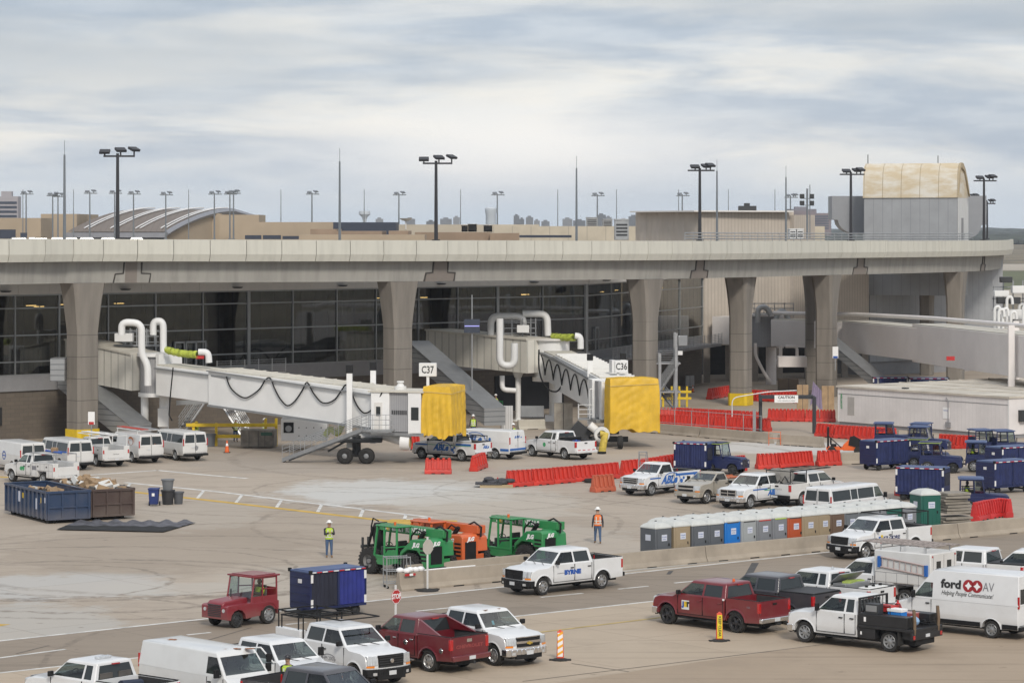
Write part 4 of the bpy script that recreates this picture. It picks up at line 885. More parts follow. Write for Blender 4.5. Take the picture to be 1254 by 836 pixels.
def arch():
    a, b_ = S(82, 284, 7.7), S(201, 286, 7.7); d = V((62/7.7, 26, 0)); n = 16; mb = MB(); rb = MB(); ax = (b_-a)
    def pt(t, k, e=0): q = a + ax*k + d*t; return V((q.x, q.y, a.z + (3.75+e)*sin(min(t, 1)*pi/2)**.9 - max(0, t-1)*3))
    ts = [i/n for i in range(n+1)] + [1.15, 1.4]
    vs = [pt(t, k) for t in ts for k in (0, 1)]; mb.add(vs, [(2*i, 2*i+1, 2*i+3, 2*i+2) for i in range(len(ts)-1)])
    vs2 = [v - V((0, 0, .5)) for v in vs]; mb.add(vs2, [(2*i+2, 2*i+3, 2*i+1, 2*i) for i in range(len(ts)-1)])
    mb.obj('arched_roof', striped('standing_seam_roof', (.20, .165, .14), (.16, .13, .11), .9, .12, 0, .6, .2), ft, smooth=60)
    for k in (.13, .40, .66, .92):
        for dk in (0, .045): rb.tube([pt(t, k+dk, .12) + V((0, 0, .12)) for t in ts[1:n+1]], .12, 4)
    rb.obj('roof_rib', mat('white_roof_rib', (.7, .7, .7), .5), ft)
    eg = MB(); eg.tube([pt(t, 1.0) - V((0, 0, .3)) + V((.3, 0, 0)) for t in ts], .5, 4); eg.run(a - V((.5, .3, a.z)), b_ + V((.3, -.3, -b_.z)), .8, a.z-.9, a.z-.1); eg.obj('roof_fascia', mat('fascia_grey', (.25, .26, .29), .5), ft)
    sd = MB(); m = 10
    for i in range(m): p, q = pt(i/m, 1), pt((i+1)/m, 1); sd.quad((p.x, p.y, 12), (q.x, q.y, 12), q - V((0, 0, .4)), p - V((0, 0, .4)))
    sd.obj('gable_wall', BEI, ft, smooth=0); bx = MB().box(a.x+1, b_.x, a.y+2, a.y+2.4, 8, a.z-.4); bx.obj('dark_entrance', NAVY, ft)
arch()
f2 = thing('far_terminal_annex', 'low beige and navy annex with rooftop plant behind the centre of the roadway', 'building')
fbox(f2, 'navy_wall', 408, 485, 272.2, 8.6, NAVY, 10); fbox(f2, 'brick_wall', 380, 412, 280.5, 9.2, BROWN); fbox(f2, 'brick_wall', 412, 468, 283, 9.6, BROWN); fbox(f2, 'brick_wall', 476, 500, 282.6, 9.6, BROWN); fbox(f2, 'pale_wall', 485, 660, 275, 8.3, BEI2)
fbox(f2, 'brick_wall', 508, 600, 284.5, 10, BROWN, 8); fbox(f2, 'brick_wall', 600, 636, 285.5, 10.1, BROWN, 8); fbox(f2, 'low_wall', 366, 520, 287.5, 10.4, BEI, 8)
f3 = thing('parking_structure', 'long pale concrete parapet of the parking deck right of centre', 'building')
fbox(f3, 'parapet', 603, 1010, 277.0, 8.8, striped('far_parapet', (.50, .45, .36), (.33, .30, .25), 2.6, .1, 0, .8), 30)
fbox(f3, 'dark_opening', 636, 700, 288, 9.2, NAVY, 3, ybot=291)
def unit(x0, x1, y0, y1, s, m=GREYM, lab='', grp='rooftop air handling units'):
    a, b_ = S(x0, y0, s), S(x1, y1, s); t = thing('rooftop_unit', lab, 'air conditioner', ((a.x+b_.x)/2, a.y, b_.z), 0, grp); w = (b_.x-a.x)/2; h = a.z-b_.z
    MB().box(-w, w, 0, 2, 0, h*.92).box(-w-.05, w+.05, -.05, 2.05, h*.92, h).obj('casing', m, t, bevel=.03); g = MB()
    for k in range(4): g.box(-w*.8, w*.8, -.03, 0, h*(.2+k*.16), h*(.28+k*.16))
    g.obj('louvre', DARK, t)
for x0, x1, y0, y1, s, m, lab in ((718, 732, 266, 279, 8.7, GREYM, 'grey air unit on the far parking roof, left of the pair by the lamp'), (738, 750, 268, 279, 8.7, GREYM, 'grey air unit on the far parking roof, right of the pair by the lamp'), (753, 770, 268, 294, 12.9, STEEL, 'tall pale grey cabinet standing on the roadway right of centre'),
        (818, 829, 269.5, 280, 8.7, BROWN, 'brown louvred unit on the far roof left of the twin lamps'), (844, 850, 272, 280, 8.7, GREYM, 'small grey unit beside the ribbed wing roof'), (565, 573, 276, 284, 8.3, DARK, 'dark box unit on the annex roof left of the white water tower'), (573, 584, 274, 284, 8.3, STEEL, 'pale round-cornered unit on the annex roof'), (592, 603, 275.5, 284, 8.3, STEEL, 'pale unit under the white water tower'), (967, 975, 280, 293, 12.3, WHITEM, 'left white equipment case at the roadway rail'), (976, 984, 280, 293, 12.3, WHITEM, 'right white equipment case at the roadway rail')):
    unit(x0, x1, y0, y1, s, m, lab)
dish = thing('satellite_dish', 'small white satellite dish on the annex roof', 'antenna', S(497, 281, 8.3)); MB().lathe([(.05, .0), (.6, .15), (1.0, .45)], (0, 0, 1.2), 'z', 14).cyl((0, 0, 0), (0, 0, 1.2), .08).obj('dish', WHITEM, dish)
# beams of the water towers
WT = mat('water_tower_paint', (.52, .56, .60), .6, var=.05)
def wtower(px, ytop, ybot, rpx, s, slim, lab):
    c = S(px, ytop, s); t = thing('water_tower', lab, 'water tower', (c.x, c.y, 0)); r = rpx/s; zt = c.z; zb = H-(ybot-HY)/s
    if slim: MB().lathe([(.3*r, 0), (.32*r, zb), (.5*r, lerp(zb, zt, .35)), (r, lerp(zb, zt, .62)), (r*1.02, lerp(zb, zt, .72)), (r*.95, zt-.03*(zt-zb)), (.01, zt)], (0, 0, 0), 'z', 24).obj('tank', WT, t)
    else:
        MB().lathe([(r*.86, 0), (r*.86, lerp(zb, zt, .55)), (r, lerp(zb, zt, .7)), (r, lerp(zb, zt, .92)), (r*.8, zt), (.01, zt+.1*r)], (0, 0, 0), 'z', 24).obj('tank', WT, t)
wtower(446.5, 258, 270, 7, 1.0, True, 'small pale flared water tower on the horizon left of centre'); wtower(601, 254, 272, 7.2, 1.2, False, 'white cylindrical water tower on the horizon at centre')
SKY = mat('far_tower_cladding', (.16, .19, .24), .7, var=.15, scale=.02)
def hrise(px0, px1, yt, Y, lab, m=SKY, name='office_tower', bands=0):
    s = F/Y; a, b_ = S(px0, yt, s), S(px1, yt, s); t = thing(name, lab, 'building', ((a.x+b_.x)/2, Y, 0)); w = (b_.x-a.x)/2; h = a.z
    MB().box(-w, w, 0, w*1.6, 0, h).box(-w*.5, w*.4, w*.2, w, h, h*1.02+2).obj('tower', m, t, smooth=0)
    if bands:
        g = MB(); 
        for k in range(bands): g.box(-w*.9, w*.9, -.2, 0, h*(.45+.5*k/bands), h*(.45+.5*(k+.55)/bands))
        g.obj('window_band', NAVY, t, smooth=0)
hrise(-6, 22, 240.5, 1500, 'pale banded office block at the far left horizon', mat('office_cladding', (.36, .34, .36), .7), bands=7)
rnd = random.Random(12); lst = [(637, 641, 268), (645, 652, 266), (655, 660, 270), (732, 741, 263), (742, 748, 266), (760, 768, 269), (771, 781, 265), (788, 799, 263), (800, 805, 268), (808, 814, 270), (664, 672, 271), (690, 700, 268), (703, 716, 270), (540, 552, 268), (556, 562, 266), (523, 532, 271), (497, 507, 268), (461, 468, 268), (630, 635, 264)]
names = ['slab', 'slender', 'broad', 'stepped', 'narrow']
for i, (a, b_, yt) in enumerate(lst): hrise(a-1, b_+1, yt, 5200 + (i % 5)*160, 'hazy blue %s tower on the horizon skyline, %s counted from the left' % (names[i % 5], ORD[sorted(x[0] for x in lst).index(a)]), mat('hazy_block%d' % (i % 3), (.10+.05*(i % 3),)*3, .8), 'skyline_tower')
hrise(957, 1018, 261, 3300, 'brick and stone apartment block on the horizon left of the grey tower', mat('far_apartment', (.22, .17, .17), .8, var=.4, scale=.05), 'apartment_block', 6); hrise(965, 1000, 256, 3400, 'taller stepped apartment block behind the brick one', mat('far_apartment2', (.22, .2, .22), .8, var=.4, scale=.05), 'apartment_block', 8)
# ================================================================== LIGHT MASTS
PO = mat('dark_bronze_pole', (.045, .045, .05), .5, .3); POG = mat('grey_pole', (.20, .22, .24), .5, .3)
def lamp_mast(px, ytop, ybase, s, heads, lab, m=PO, r=None, scale=1, grp='floodlight masts'):
    c = S(px, ybase, s); t = thing('light_mast', lab, 'light mast', c, 0, grp); h = (ybase-ytop)/s; r = r or .17*scale
    MB().cyl((0, 0, 0), (0, 0, h), r, r*.7, 8).box(-r*2, r*2, -r*2, r*2, 0, .12).obj('pole', m, t)
    arm = MB(); arm.box(-1.15*scale, 1.4*scale, -.07, .07, h-.3, h-.15)
    arm.obj('arm', m, t)
    for dx, dz, rz in heads:
        q = MB().rbox((0, 0, 0), (.86*scale), .62*scale, .2*scale, rz, rx=R(24)).box(-.06, .06, -.06, .06, -(dz*scale+.25), 0); o = q.obj('floodlight', m, t, bevel=.02); o.location = (dx*scale, 0, h+dz*scale)
H3 = [(-1.05, .15, 0), (.25, .3, .5), (1.35, .35, .9)]; H2 = [(-.5, .1, 0), (.75, .25, .7)]; H2b = [(-.45, .15, .2), (.6, .22, .5), (1.0, .3, .6)]
for px, yt, s, hd, lab in ((144, 188, 15.0, H3, 'tall dark light mast with three floodlights at the left column'), (534, 197, 14.2, H3, 'tall dark light mast with three floodlights at the middle of the roadway'), (857, 206, 12.9, H2b, 'tall dark light mast beside the thin grey mast right of centre'), (1042, 211, 11.9, H2b, 'tall dark light mast in front of the grey lift tower'), (1205, 219, 11.0, H2b, 'tall dark light mast near the right end of the roadway')):
    lamp_mast(px, yt, 295, s, hd, lab)
for i, (px, yt, hd) in enumerate(((32, 236, H2), (64.5, 238, H2), (71, 239, H2), (110, 235, H2), (140.5, 235, H2), (163.5, 236, H2), (203, 237, H2), (262.5, 236, H2), (281.5, 236, H2), (286, 235, H2), (382, 236, H2), (488.5, 237, H2), (609, 237, H2), (731.5, 238, H2), (835.5, 238, H2), (968, 240, H2b))):
    lamp_mast(px, yt, 293, 8.0, hd, 'distant grey light mast behind the roadway, %s from the left' % ORD[i], POG, .13, .8, 'distant light masts')
lamp_mast(1187, 241, 293, 10.4, H2b, 'light mast beside the right canopy of the grey tower, carrying low floodlights', PO, .14, .8); lamp_mast(1209, 247, 293, 10.2, H2b, 'short light mast at the right tower canopy, behind the taller mast', PO, .12, .7)
t = thing('square_floodlight_mast', 'mast with four square floodlights in two rows left of the grey tower', 'light mast', S(988.5, 293, 11.9)); h = 56/11.9; MB().cyl((0, 0, 0), (0, 0, h+.5), .1).cyl((.28, 0, 0), (.28, 0, h+.9), .05, n=5).box(-.7, .7, -.06, .06, h-.55, h-.48).box(-.7, .7, -.06, .06, h-1.25, h-1.18).obj('pole', POG, t)
for a in (-.55, .45):
    for b_ in (-.25, -.95): MB().box(a-.22, a+.25, -.15, .1, h+b_-.25, h+b_+.2).obj('floodlight', DARK, t, bevel=.02)
for i, (px, yt, s, r, yb) in enumerate(((79, 177, 15.6, .14, 293), (416, 186, 14.6, .13, 294), (706, 195, 13.7, .13, 295), (878, 199, 12.8, .13, 295), (962.5, 207, 12.3, .12, 295))):
    c = S(px, yb, s); t = thing('lightning_mast', 'tall slender grey lightning mast on the roadway, %s from the left' % ORD[i], 'mast', c, 0, 'lightning masts on the roadway'); h = (yb-yt)/s; MB().cyl((0, 0, 0), (0, 0, h-.8), r, r*.6, 6).obj('pole', POG, t); MB().cyl((0, 0, h-.8), (0, 0, h+.3), .02, n=4).obj('tip', POG, t)
for i, px in enumerate((28, 90, 231, 344, 446, 564, 683, 755, 831, 892, 949)):
    s = 8; c = S(px, 293, s); o = MB().cyl((0, 0, 0), (0, 0, 61/s), .09, .05, 5).obj('lightning_rod', POG); o.location = c; tag(o, 'thin distant lightning rod behind the roadway, %s from the left' % ORD[i], 'mast', 'thin lightning rods')
# roofs of cars parked beyond the parapet
for i, (px, w_, kind) in enumerate(((24, 20, 0), (41, 12, 2), (51, 16, 1), (71, 16, 2), (88, 16, 0), (107, 18, 2), (133, 18, 0), (168, 16, 2))):
    s = 10.5; c = S(px, 293, s); t = thing('parked_car', 'roof of a %s car parked beyond the roadway parapet, %s from the left' % (('silver', 'black', 'white')[kind], ORD[i]), 'car', (c.x, c.y, c.z-1.02), R(8), 'cars on the upper parking deck'); L_ = w_/s*1.1
    m = [mat('silver_car', (.45, .46, .47), .3, .4), mat('black_car', (.03, .03, .035), .3), WHITE][kind]
    MB().frustum((-L_, L_, -.85, .85, .2), (-L_*.97, L_*.97, -.8, .8, .75)).obj('body', m, t, bevel=.08); MB().frustum((-L_*.62, L_*.6, -.74, .74, .75), (-L_*.42, L_*.34, -.6, .6, 1.2)).obj('window', GLASS, t, bevel=.05); MB().frustum((-L_*.44, L_*.36, -.62, .62, 1.19), (-L_*.4, L_*.3, -.55, .55, 1.25)).obj('roof', m, t, bevel=.03)
# ================================================================== BOARDING BRIDGES
JW = mat('bridge_white_panel', (.80, .80, .79), .45, var=.1, scale=.5); JB = striped('bridge_ribbed_panel', (.68, .66, .60), (.45, .44, .40), .62, .1, 0, .55, bump=.5)
CURT = striped('slatted_curtain', (.33, .33, .34), (.25, .25, .26), .16, .04, 0, .6); ROOFC = mat('bridge_roof', (.60, .57, .50), .7, var=.15, scale=.6); CHUTE = striped('corrugated_chute', (.34, .35, .36), (.20, .21, .22), .42, .09, 2, .5, .4, bump=.5)
YTARP = mat('yellow_tarpaulin', (.74, .46, .03), .5, var=.22, scale=.9); FLEX = mat('lime_flexible_duct', (.52, .60, .08), .6, var=.3, scale=3)
def slope(mb, p0, p1, w, h0, h1=None, w1=None, m=0, off=0):     # sloping box: p0,p1 are bottom centre points
    p0, p1 = V(p0), V(p1); h1 = h0 if h1 is None else h1; w1 = w1 or w; d = p1-p0; n = V((-d.y, d.x, 0)).normalized()
    a, b_ = n*w/2, n*w1/2; z = V((0, 0, 1)); o = n*off
    return mb.hexa([p0-a+o, p1-b_+o, p1+b_+o, p0+a+o, p0-a+z*h0+o, p1-b_+z*h1+o, p1+b_+z*h1+o, p0+a+z*h0+o], m)
def gp(px, s, z): return V(((px-CX)/s, F/s, z))
def sp(lst, s): return [S(a, b_, s) for a, b_ in lst]
def part(mb, name, m, t, **k): return mb.obj(name, m, t, org=t.location, **k)
def bends(pts, n=4, r=.35):        # round the corners of a pipe run
    pts = [V(p) for p in pts]; out = [pts[0]]
    for a, b_, c in zip(pts, pts[1:], pts[2:]):
        u, w_ = (a-b_), (c-b_); ru = min(r*1.0, u.length*.45); rw = min(r*1.0, w_.length*.45); u, w_ = b_+u.normalized()*ru, b_+w_.normalized()*rw
        for k in range(n+1): t = k/n; out.append(u*(1-t)**2 + b_*2*t*(1-t) + w_*t*t)
    return out + [pts[-1]]
def flexduct(a, b_, r, t, sag=.15):
    a, b_ = V(a), V(b_); mb = MB(); n = 26; pts = []; 
    for k in range(n+1): q = a.lerp(b_, k/n); q.z += -sag*sin(pi*k/n) + .05*sin(k*1.7); q.y += .05*sin(k*.9); pts.append(q)
    d = (b_-a).normalized()
    for k in range(n): m = (pts[k]+pts[k+1])/2; mb.cyl(pts[k], m, r*.86, r, 10, caps=False); mb.cyl(m, pts[k+1], r, r*.86, 10, caps=False)
    return part(mb, 'flexible_duct', FLEX, t, smooth=20)
def gate_sign(t, c, txt, w=1.25, h=.95, rz=0, two=False):
    b = MB().rbox(c, w, .35, h, rz); o = part(b, 'gate_sign', WHITEM, t, bevel=.04)
    M = Matrix.Translation(c - t.location) @ Matrix.Rotation(rz, 4, 'Z') @ Matrix.Translation((0, -.185, -.02)) @ Matrix.Rotation(pi/2, 4, 'X'); text('gate_number', txt, .72, M, BLACKINK, o, bold=.012, sx=.72)
def tarp(name, label, c, lx, wy, ht, rz, seed=1, lean=.25, vents=None):
    t = thing(name, label, 'tarpaulin', c, rz); rnd = random.Random(seed); mb = MB(); nz = 36; per = []
    for k in range(60): per.append((-lx/2 + lx*k/60, -wy/2, 0, -1))
    for k in range(60): per.append((lx/2, -wy/2 + wy*k/60, 1, 0))
    for k in range(60): per.append((lx/2 - lx*k/60, wy/2, 0, 1))
    for k in range(60): per.append((-lx/2, wy/2 - wy*k/60, -1, 0))
    n = len(per); ph = [rnd.uniform(0, 6) for _ in range(8)]; hem = [0]*n
    for i in range(n): a = i/n*2*pi; hem[i] = .12*sin(3*a+ph[0]) + .10*sin(7*a+ph[1]) + .05*sin(17*a+ph[2])
    for j in range(nz+1):
        f = j/nz
        for i, (x, y, nx, ny) in enumerate(per):
            a = i/n*2*pi; z = ht*(1-f) + (hem[i]*f)
            d = f**.6*(.08*abs(sin(9*a + ph[3] + 2.6*f)) + .05*sin(17*a + ph[4] - 4*f) + .03*abs(sin(31*a+ph[5]+2*f))) + .05*abs(sin(6*f*pi + 7*a + ph[6]))*(.4+.6*sin(3*a+ph[7]))
            d = d*.62 - .09*(1-f)**6; k = 1 - lean*f*(nx < -.5)*0
            mb.v.append((x + nx*(d+.03) + (-lean*f if x < 0 else 0) * 1, y + ny*(d+.03), z))
    mb.f = [(j*n+i, (j+1)*n+i, (j+1)*n+(i+1) % n, j*n+(i+1) % n) for j in range(nz) for i in range(n)]
    k0 = len(mb.v); mb.v += [(x*.5, y*.5, ht+.06+.05*sin(i)) for i, (x, y, _, _) in enumerate(per)]; mb.f += [(i, (i+1) % n, k0+(i+1) % n, k0+i) for i in range(n)] + [tuple(range(k0, k0+n))]; mb.m = [0]*len(mb.f)
    mb.obj('sheet', YTARP, t, smooth=60)
    r = MB().tube([(-lx/2-.08, -wy/2-.1, ht*.9), (lx/2+.1, -wy/2-.1, ht*.86), (lx/2+.1, wy/2, ht*.9)], .018, 4); r.obj('rope', mat('rope', (.5, .4, .2), .9), t); return t
# ---- C37
c37 = thing('boarding_bridge', 'white boarding bridge C37 with black festoon cable and a yellow sheeted head', 'boarding bridge', gp(193, 15.8, 0), 0, 'boarding bridges')
m = MB(); slope(m, gp(78, 15.35, 4.75), gp(178, 15.8, 3.95), 2.9, 3.1, 2.75); part(m, 'fixed_corridor', JB, c37, smooth=0)
m = MB(); slope(m, gp(77, 15.35, 7.86), gp(178, 15.8, 6.7), 3.1, .14); part(m, 'corridor_roof', ROOFC, c37)
ctr = gp(193, 15.85, 0); m = MB().cyl(ctr + V((0, 0, 3.75)), ctr + V((0, 0, 6.65)), 1.35, n=24); part(m, 'rotunda', CURT, c37, smooth=30)
m = MB().cyl(ctr + V((0, 0, 6.6)), ctr + V((0, 0, 6.85)), 1.6, n=24).cyl(ctr + V((0, 0, 3.5)), ctr + V((0, 0, 3.8)), 1.5, n=24).rbox(ctr + V((1.0, -1.0, 5.2)), .35, 2.3, 3.3, R(-44)); part(m, 'rotunda_ring', JW, c37, smooth=30)
m = MB().cyl(ctr + V((-1.0, 0, 0)), ctr + V((-1.0, 0, 3.6)), .3, n=14); part(m, 'pedestal', JW, c37); m = MB().cyl(ctr + V((.5, 0, 0)), ctr + V((.5, 0, 3.6)), .38, n=14).box(ctr.x+.1, ctr.x+.9, ctr.y-.7, ctr.y-.3, 1.2, 2.6); part(m, 'pedestal', JW, c37)
a0_, a1_, a2_ = gp(207, 16.0, 3.75), gp(300, 16.5, 3.35), gp(478, 17.35, 2.35)
m = MB(); slope(m, a0_, a1_, 2.5, 2.25, 2.3); part(m, 'inner_tunnel', JW, c37, bevel=.03)
b0_ = a0_.lerp(a1_, .72); m = MB(); slope(m, b0_ - V((0, 0, .22)), a2_, 2.95, 2.65, 2.75); part(m, 'outer_tunnel', JW, c37, bevel=.03)
m = MB(); slope(m, a0_ + V((0, 0, 2.25)), a1_ + V((0, 0, 2.3)), 2.3, .1); part(m, 'tunnel_roof', ROOFC, c37); m = MB(); slope(m, b0_ + V((0, 0, 2.43)), a2_ + V((0, 0, 2.75)), 2.8, .1)
for k in range(14): q = (b0_ + V((0, 0, 2.53))).lerp(a2_ + V((0, 0, 2.85)), (k+.5)/14); m.rbox(q, .08, 2.8, .1, R(-44))
part(m, 'tunnel_roof', ROOFC, c37)
def rail_along(t, p, q, off, z, th=.12, name='cable_tray', mm=GREYM):
    d = (q-p); n = V((-d.y, d.x, 0)).normalized()*off; m = MB(); slope(m, p - n + V((0, 0, z)), q - n + V((0, 0, z)), .16, th); part(m, name, mm, t)
rail_along(c37, a0_, a1_, 1.38, 2.0); rail_along(c37, b0_, a2_, 1.6, 2.35, .09); rail_along(c37, b0_ - V((0, 0, .2)), a2_, 1.5, -.05, .16, 'bottom_rail')
cpts_ = [(210, 456), (214, 470), (213, 500), (216, 512)]
m = MB().tube(sp([(212, 450), (209, 480), (207, 508), (211, 515)], 16.9), .05, 5); part(m, 'power_cable', BLACK, c37)
fest = [(277, 461), (282, 474), (291, 483), (300, 487), (308, 484), (318, 476), (325, 465), (331, 463), (336, 475), (343, 488), (352, 496.5), (361, 491), (370, 478), (376, 468), (383, 480), (392, 491), (400, 493.5), (410, 489), (418, 478), (424, 471), (430, 480), (437, 496), (446, 505.5), (456, 501), (464, 488), (468, 480)]
def onside(px, py, p, q, off):      # a point of the sight line on the vertical plane of the tunnel's flank
    d = (q-p); n = V((d.y, -d.x, 0)).normalized(); o = p + n*off; k = (px-CX)/F; u = V((d.x, d.y, 0)).normalized(); t = (k*o.y - o.x)/(u.x - k*u.y); w_ = o + u*t; return V((w_.x, w_.y, H - (py-HY)*w_.y/F))
fp = [onside(x, y, b0_, a2_, 1.62) for x, y in fest]; m = MB().tube(catmull(fp, 4), .055, 5); part(m, 'festoon_cable', BLACK, c37)
# head: door cabin, curtain, front cab
hd = R(-17); hc = gp(474, 17.35, 0); X_ = V((cos(hd), sin(hd), 0)); Y_ = V((-sin(hd), cos(hd), 0))
def hbox(x0, x1, y0, y1, z0, z1, name, mm, **k):
    q = MB().box(x0, x1, y0, y1, z0, z1); M = Matrix.Translation(hc) @ Matrix.Rotation(hd, 4, 'Z'); return part(MB().merge(q, M), name, mm, c37, **k)
hbox(-.6, .75, -1.7, 1.6, 2.2, 5.05, 'service_cabin', JW, bevel=.03); hbox(.75, 2.15, -1.55, 1.55, 2.25, 4.95, 'curtain', CURT); hbox(2.15, 3.1, -1.75, 1.7, 2.1, 5.0, 'head_cabin', JW, bevel=.03); hbox(2.95, 3.9, -1.5, 1.5, 2.3, 4.75, 'bellows', BLACK)
hbox(-.8, 3.3, -1.8, 1.75, 5.0, 5.12, 'head_roof', ROOFC); hbox(-.6, 3.3, -1.75, 1.7, 1.98, 2.2, 'head_floor', GREYM)
hbox(-.35, .25, -1.73, -1.69, 2.3, 4.3, 'service_door', FASC, bevel=.01); hbox(-.2, .12, -1.75, -1.72, 3.35, 4.0, 'door_window', GLASS); hbox(2.4, 2.95, -1.78, -1.74, 3.1, 4.0, 'cab_window', GLASS, bevel=.0)
for k in range(8): hbox(.9+k*.145, .98+k*.145, -1.575, -1.545, 3.45, 3.75, 'vent_slot', BLACK)
q = hc + X_*1.0 + V((0, 0, 5.1)); m = MB().cyl(q, q + V((0, 0, .25)), .42, .42, 12).cyl(q + V((0, 0, .25)), q + V((0, 0, .55)), .3, .12, 12).cyl(q + V((0, 0, .5)), q + V((0, 0, .62)), .26, .26, 10); part(m, 'roof_beacon', WHITEM, c37)
q = S(524, 452.5, 17.3); gate_sign(c37, q, 'C37', rz=hd*.3); m = MB().box(q.x-.1, q.x+.1, q.y-.1, q.y+.1, 4.9, q.z-.4); part(m, 'sign_post', WHITEM, c37)
for px, s, off in ((428, 17.35, 0), (457, 17.0, 0)):
    c = gp(px, s, 0); m = MB().box(c.x-.2, c.x+.2, c.y-.2, c.y+.2, 1.0, 6.3); part(m, 'lift_column', JW, c37, bevel=.02); m = MB().box(c.x-.24, c.x+.24, c.y-.24, c.y+.24, 6.25, 6.85); part(m, 'column_cap', BLACK, c37, bevel=.03)
# truss, bogie and service stair
c = gp(436, 17.45, 0); m = MB().rbox(c + V((0, .8, .62)), 2.2, .5, .45, 0).cyl(c + V((0, .8, .6)), c + V((0, .6, 1.9)), .3, n=12).rbox(c + V((.2, 1, 1.55)), 3.2, 1.8, .25).rbox(c + V((-1.3, .3, 1.2)), 1.6, .14, .14, 0, ry=R(-30)); part(m, 'bogie', DARK, c37, bevel=.02)
tyre = MB().lathe([(.2, -.22), (.48, -.24), (.56, -.16), (.56, .16), (.48, .24), (.2, .22), (.2, .12), (.01, .1)], (0, 0, 0), 'y', 22)
for px in (422.5, 449): q = gp(px, 17.5, .56); o = MB().merge(tyre).obj('tyre', RUBBER, c37, smooth=50); o.location = q - c37.location; o.rotation_euler = (0, 0, R(-10)); o2 = MB().lathe([(.19, -.16), (.1, -.19), (.001, -.19)], (0, 0, 0), 'y', 12).obj('hub', GREYM, o)
pc = [S(438, 533, 17.3), S(470, 533, 17.3), S(497, 541, 17.5)]; m = MB().tube(pc, .32, 14); part(m, 'air_duct', JW, c37, smooth=60); m = MB().cyl(pc[2] - V((.35, 0, 0)), pc[2] + V((.3, -.1, -.02)), .55, n=20); part(m, 'hose_reel', JW, c37, smooth=40); m = MB().cyl(pc[2] + V((.28, -.12, -.02)), pc[2] + V((.34, -.13, -.02)), .36, n=16); part(m, 'hose_drum', mat('drum_yellow', (.5, .4, .2), .7), c37)
st0, st1 = gp(350, 17.35, .12), gp(447, 17.6, 2.45); d = (st1-st0); n_ = V((-d.y, d.x, 0)).normalized(); m = MB(); slope(m, st0 - n_*.45 - V((0, 0, .1)), st1 - n_*.45 - V((0, 0, .1)), .1, .28); slope(m, st0 + n_*.45 - V((0, 0, .1)), st1 + n_*.45 - V((0, 0, .1)), .1, .28)
for k in range(13): q = st0.lerp(st1, (k+.5)/13); m.rbox(q + V((0, 0, .1)), .3, .85, .04, atan2(d.y, d.x))
pt0 = hc + V((-1.2, -2.3, 2.4)); m.run((st1.x, st1.y, 0), (hc + X_*.6 - Y_*2.35)[:2] + (0,), 1.1, 2.33, 2.45) if False else m.rbox(st1 + V((.95, .1, -.05)), 2.1, 1.2, .12, R(-10)); part(m, 'service_stair', GREYM, c37)
m = MB()
for sg in (-1, 1):
    o_ = n_*.5*sg
    for zz in (.55, .8, 1.05): m.tube([st0 + o_ + V((0, 0, zz)), st1 + o_ + V((0, 0, zz))], .022, 5)
    for k in range(8): q = st0.lerp(st1, k/7) + o_; m.cyl(q, q + V((0, 0, 1.05)), .022, n=5)
for zz in (.4, .75, 1.1):
    m.tube([st1 + V((.1, -.5, zz)), st1 + V((1.95, -.75, zz)), st1 + V((1.95, .4, zz))], .022, 5)
for k in range(5): q = st1 + V((.1 + k*.46, -.5 - k*.06, 0)); m.cyl(q, q + V((0, 0, 1.1)), .022, n=5)
part(m, 'stair_handrail', STEEL, c37); m = MB().cyl(st0 + V((-.1, -.4, -.02)), st0 + V((-.1, .4, -.02)), .11, n=10); part(m, 'stair_wheel', RUBBER, c37)
# roof ducts of the rotunda
for lst, r, s in (([(181, 472), (181, 447), (173.5, 434), (173.5, 396), (149, 394), (149, 410)], .27, 16.2), ([(200, 431), (200, 393), (187.5, 393), (187.5, 410)], .27, 15.8)):
    m = MB().tube(bends(sp(lst, s), 5, .6), r, 12); part(m, 'air_duct', WHITEM, c37, smooth=60)
m = MB().box(*[v for a in zip(S(141, 418, 15.7), S(163, 408, 15.7)) for v in a]) if False else MB(); a_, b_ = S(141, 418, 15.7), S(163, 408, 15.7); m.box(a_.x, b_.x, a_.y-.4, a_.y+.6, a_.z, b_.z); part(m, 'air_handler', WHITEM, c37, bevel=.03)
m = MB()
for x in (152, 160, 168, 180, 190): p = S(x, 422, 15.6); m.box(p.x-.04, p.x+.04, p.y-.3, p.y-.22, p.z, p.z+1.3).box(p.x-.04, p.x+.04, p.y+.6, p.y+.68, p.z, p.z+1.2)
for y in (398, 405, 412, 419): p, q = S(150, y, 15.6), S(195, y, 15.6); m.box(p.x, q.x, p.y-.26, p.y-.2, p.z, p.z+.06)
p, q = S(140, 422, 15.6), S(196, 422, 15.6); m.box(p.x, q.x, p.y-.4, p.y+.9, p.z-.1, p.z); part(m, 'plant_frame', GREYM, c37)
flexduct(S(204, 428.5, 16), S(243, 434, 16.3), .28, c37, .1); m = MB().tube(bends(sp([(243, 431), (255, 431), (256, 444)], 16.3), 5, .5), .25, 12); part(m, 'duct_elbow', WHITEM, c37, smooth=60); q = S(245, 437.5, 16.3); m = MB().box(q.x-.3, q.x+.3, q.y-.1, q.y+.2, q.z-.1, q.z+.12); part(m, 'red_box', REDINK, c37)
